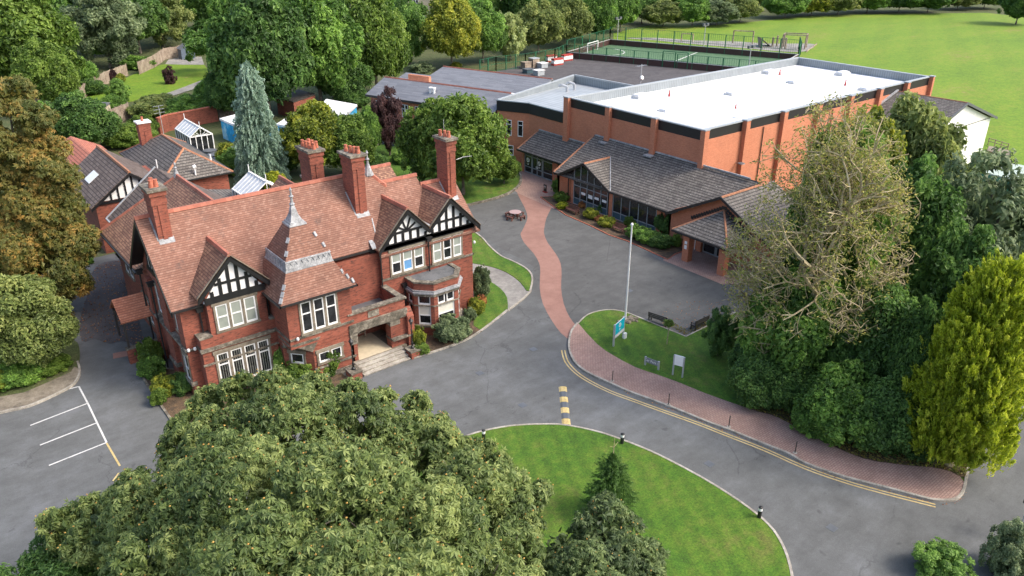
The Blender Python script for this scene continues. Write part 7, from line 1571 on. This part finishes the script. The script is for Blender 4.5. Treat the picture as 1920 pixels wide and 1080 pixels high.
for k, (px, py) in enumerate(((1448, 88), (1456, 87), (1464, 90), (1472, 92))):
    p = G(px, py); t = thing('timber_post', ('first', 'second', 'third', 'last')[k] + ' upright timber post from the little ridged hut on the play trail', 'post', (*p, .05), 'upright posts on the play trail'); MB().tube((*p, 0), (*p, 2.4 + .3 * (k % 2)), .22, n=8).build('post', wood, t)
p = G(1425, 88); t = thing('play_hut', 'small ridged timber shelter on the play trail', 'play hut', (*p, .05)); x, y = p
MB().slab([(x - 2, y - 2, .1), (x, y, 2.2), (x + 2, y + 2.5, 2.2), (x, y + .5, .1)], .15).slab([(x, y, 2.2), (x + 2.2, y - 2.0, .1), (x + 4.2, y + .5, .1), (x + 2, y + 2.5, 2.2)], .15).build('roof', wood, t)
MB().bar((*p, 0), (*p, 2.1), .2).build('support', wood, t)
mesh_low = fence('low timber edging boards at the right end of the play trail', GP('1512,98 1531,84'), .4, gap=5)
# cream house behind the trees
def block(label, px, pg, w_, d_, h, rh, name='cream_house'):
    p = G(px, pg); t = thing(name, label, 'house', (*p, 0)); c, s = math.cos(-.66), math.sin(-.66)
    def r(x, y): return (p[0] + x * c - y * s, p[1] + x * s + y * c)
    q = [r(-w_, 0), r(w_, 0), r(w_, d_), r(-w_, d_)]; MB().prism(q, 0, h).build('wall', cream, t)
    MB().slab([(*r(-w_ - .4, -.4), h), (*r(w_ + .4, -.4), h), (*r(w_ + .4, d_ / 2), h + rh), (*r(-w_ - .4, d_ / 2), h + rh)], .15).slab([(*r(-w_ - .4, d_ / 2), h + rh), (*r(w_ + .4, d_ / 2), h + rh), (*r(w_ + .4, d_), h), (*r(-w_ - .4, d_), h)], .15).build('roof', grey_slate, t)
    f = Fr(*q[0], q[1][0] - q[0][0], q[1][1] - q[0][1])
    for k in range(int(w_ * 2 / 3.5)):
        for z in (1.2, 4.2, 7.2):
            if z + 1.6 < h: window(t, f, 1 + k * 3.5, 2.6 + k * 3.5, z, z + 1.6, 2, .6, surround=False, frame=.1, mull=.05)
    return t
block('cream rendered house half hidden behind the trees at the top, left of centre', 735, 55, 12, 9, 9.5, 3.5)
block('cream house glimpsed between treetops at the top edge right of the willow-like tree', 950, 28, 9, 9, 9.5, 3.5)

# fallen leaves where they have blown against kerbs and gathered on the side drive
def litter(name, poly, n, m, z, size=.07, seed=3):
    rg = np.random.default_rng(seed); P = np.array(poly); lo, hi = P.min(0), P.max(0); q = rg.uniform(lo, hi, (n * 3, 2)); ins = np.zeros(len(q), bool); j = len(P) - 1
    for i in range(len(P)):
        c = ((P[i, 1] > q[:, 1]) != (P[j, 1] > q[:, 1])) & (q[:, 0] < (P[j, 0] - P[i, 0]) * (q[:, 1] - P[i, 1]) / (P[j, 1] - P[i, 1] + 1e-9) + P[i, 0]); ins ^= c; j = i
    q = q[ins][:n]; q3 = np.concatenate([q, np.full((len(q), 1), z)], 1); org = q3.mean(0)
    v, f, t = rhombs(q3, unit(rg.normal(size=q3.shape) * .3 + [0, 0, 1]), size * rg.uniform(.5, 1.4, len(q)), .6, np.clip(.5 + rg.normal(size=len(q)) * .2, 0, 1), rg)
    o = mesh_object(name, v, f, m, tint=t, uv=False, org=org); o.location = org; o['kind'] = 'stuff'
litter('fallen_leaves', drive, 700, LF['flower'], .05, .07, 1); litter('fallen_leaves', corner, 260, LF['flower'], .04, .05, 2)
litter('fallen_leaves', leaf_edge, 2600, LF['autumn'], .17, .08, 3); litter('fallen_leaves', GP('1238,603 1286,630 1326,611 1330,600 1286,618 1244,596'), 500, LF['autumn'], .05, .06, 4)
gut = strip(ko, .3, 0, 0, .33); litter('fallen_leaves', [(x + .0, y) for x, y in (kcut[20:])] + [(x - .25, y - .3) for x, y in kcut[20:][::-1]], 1500, LF['flower'], .04, .05, 5)
for px, py in ((900, 700), (1000, 655), (980, 760), (1330, 870), (1180, 545), (1560, 990)):
    x, y = G(px, py); d = MB().box(x - .25, x + .25, y - .25, y + .25, 0, .022); struct('drain_cover', d, dark_grey)
# hall wall clutter: rainwater pipes between the piers
for x in (76.2, 90.2, 104.3): MB().tube((x, HY - .1, 0), (x, HY - .1, 8.9), .06, n=6).build('rainwater_pipe', gutter, HL)
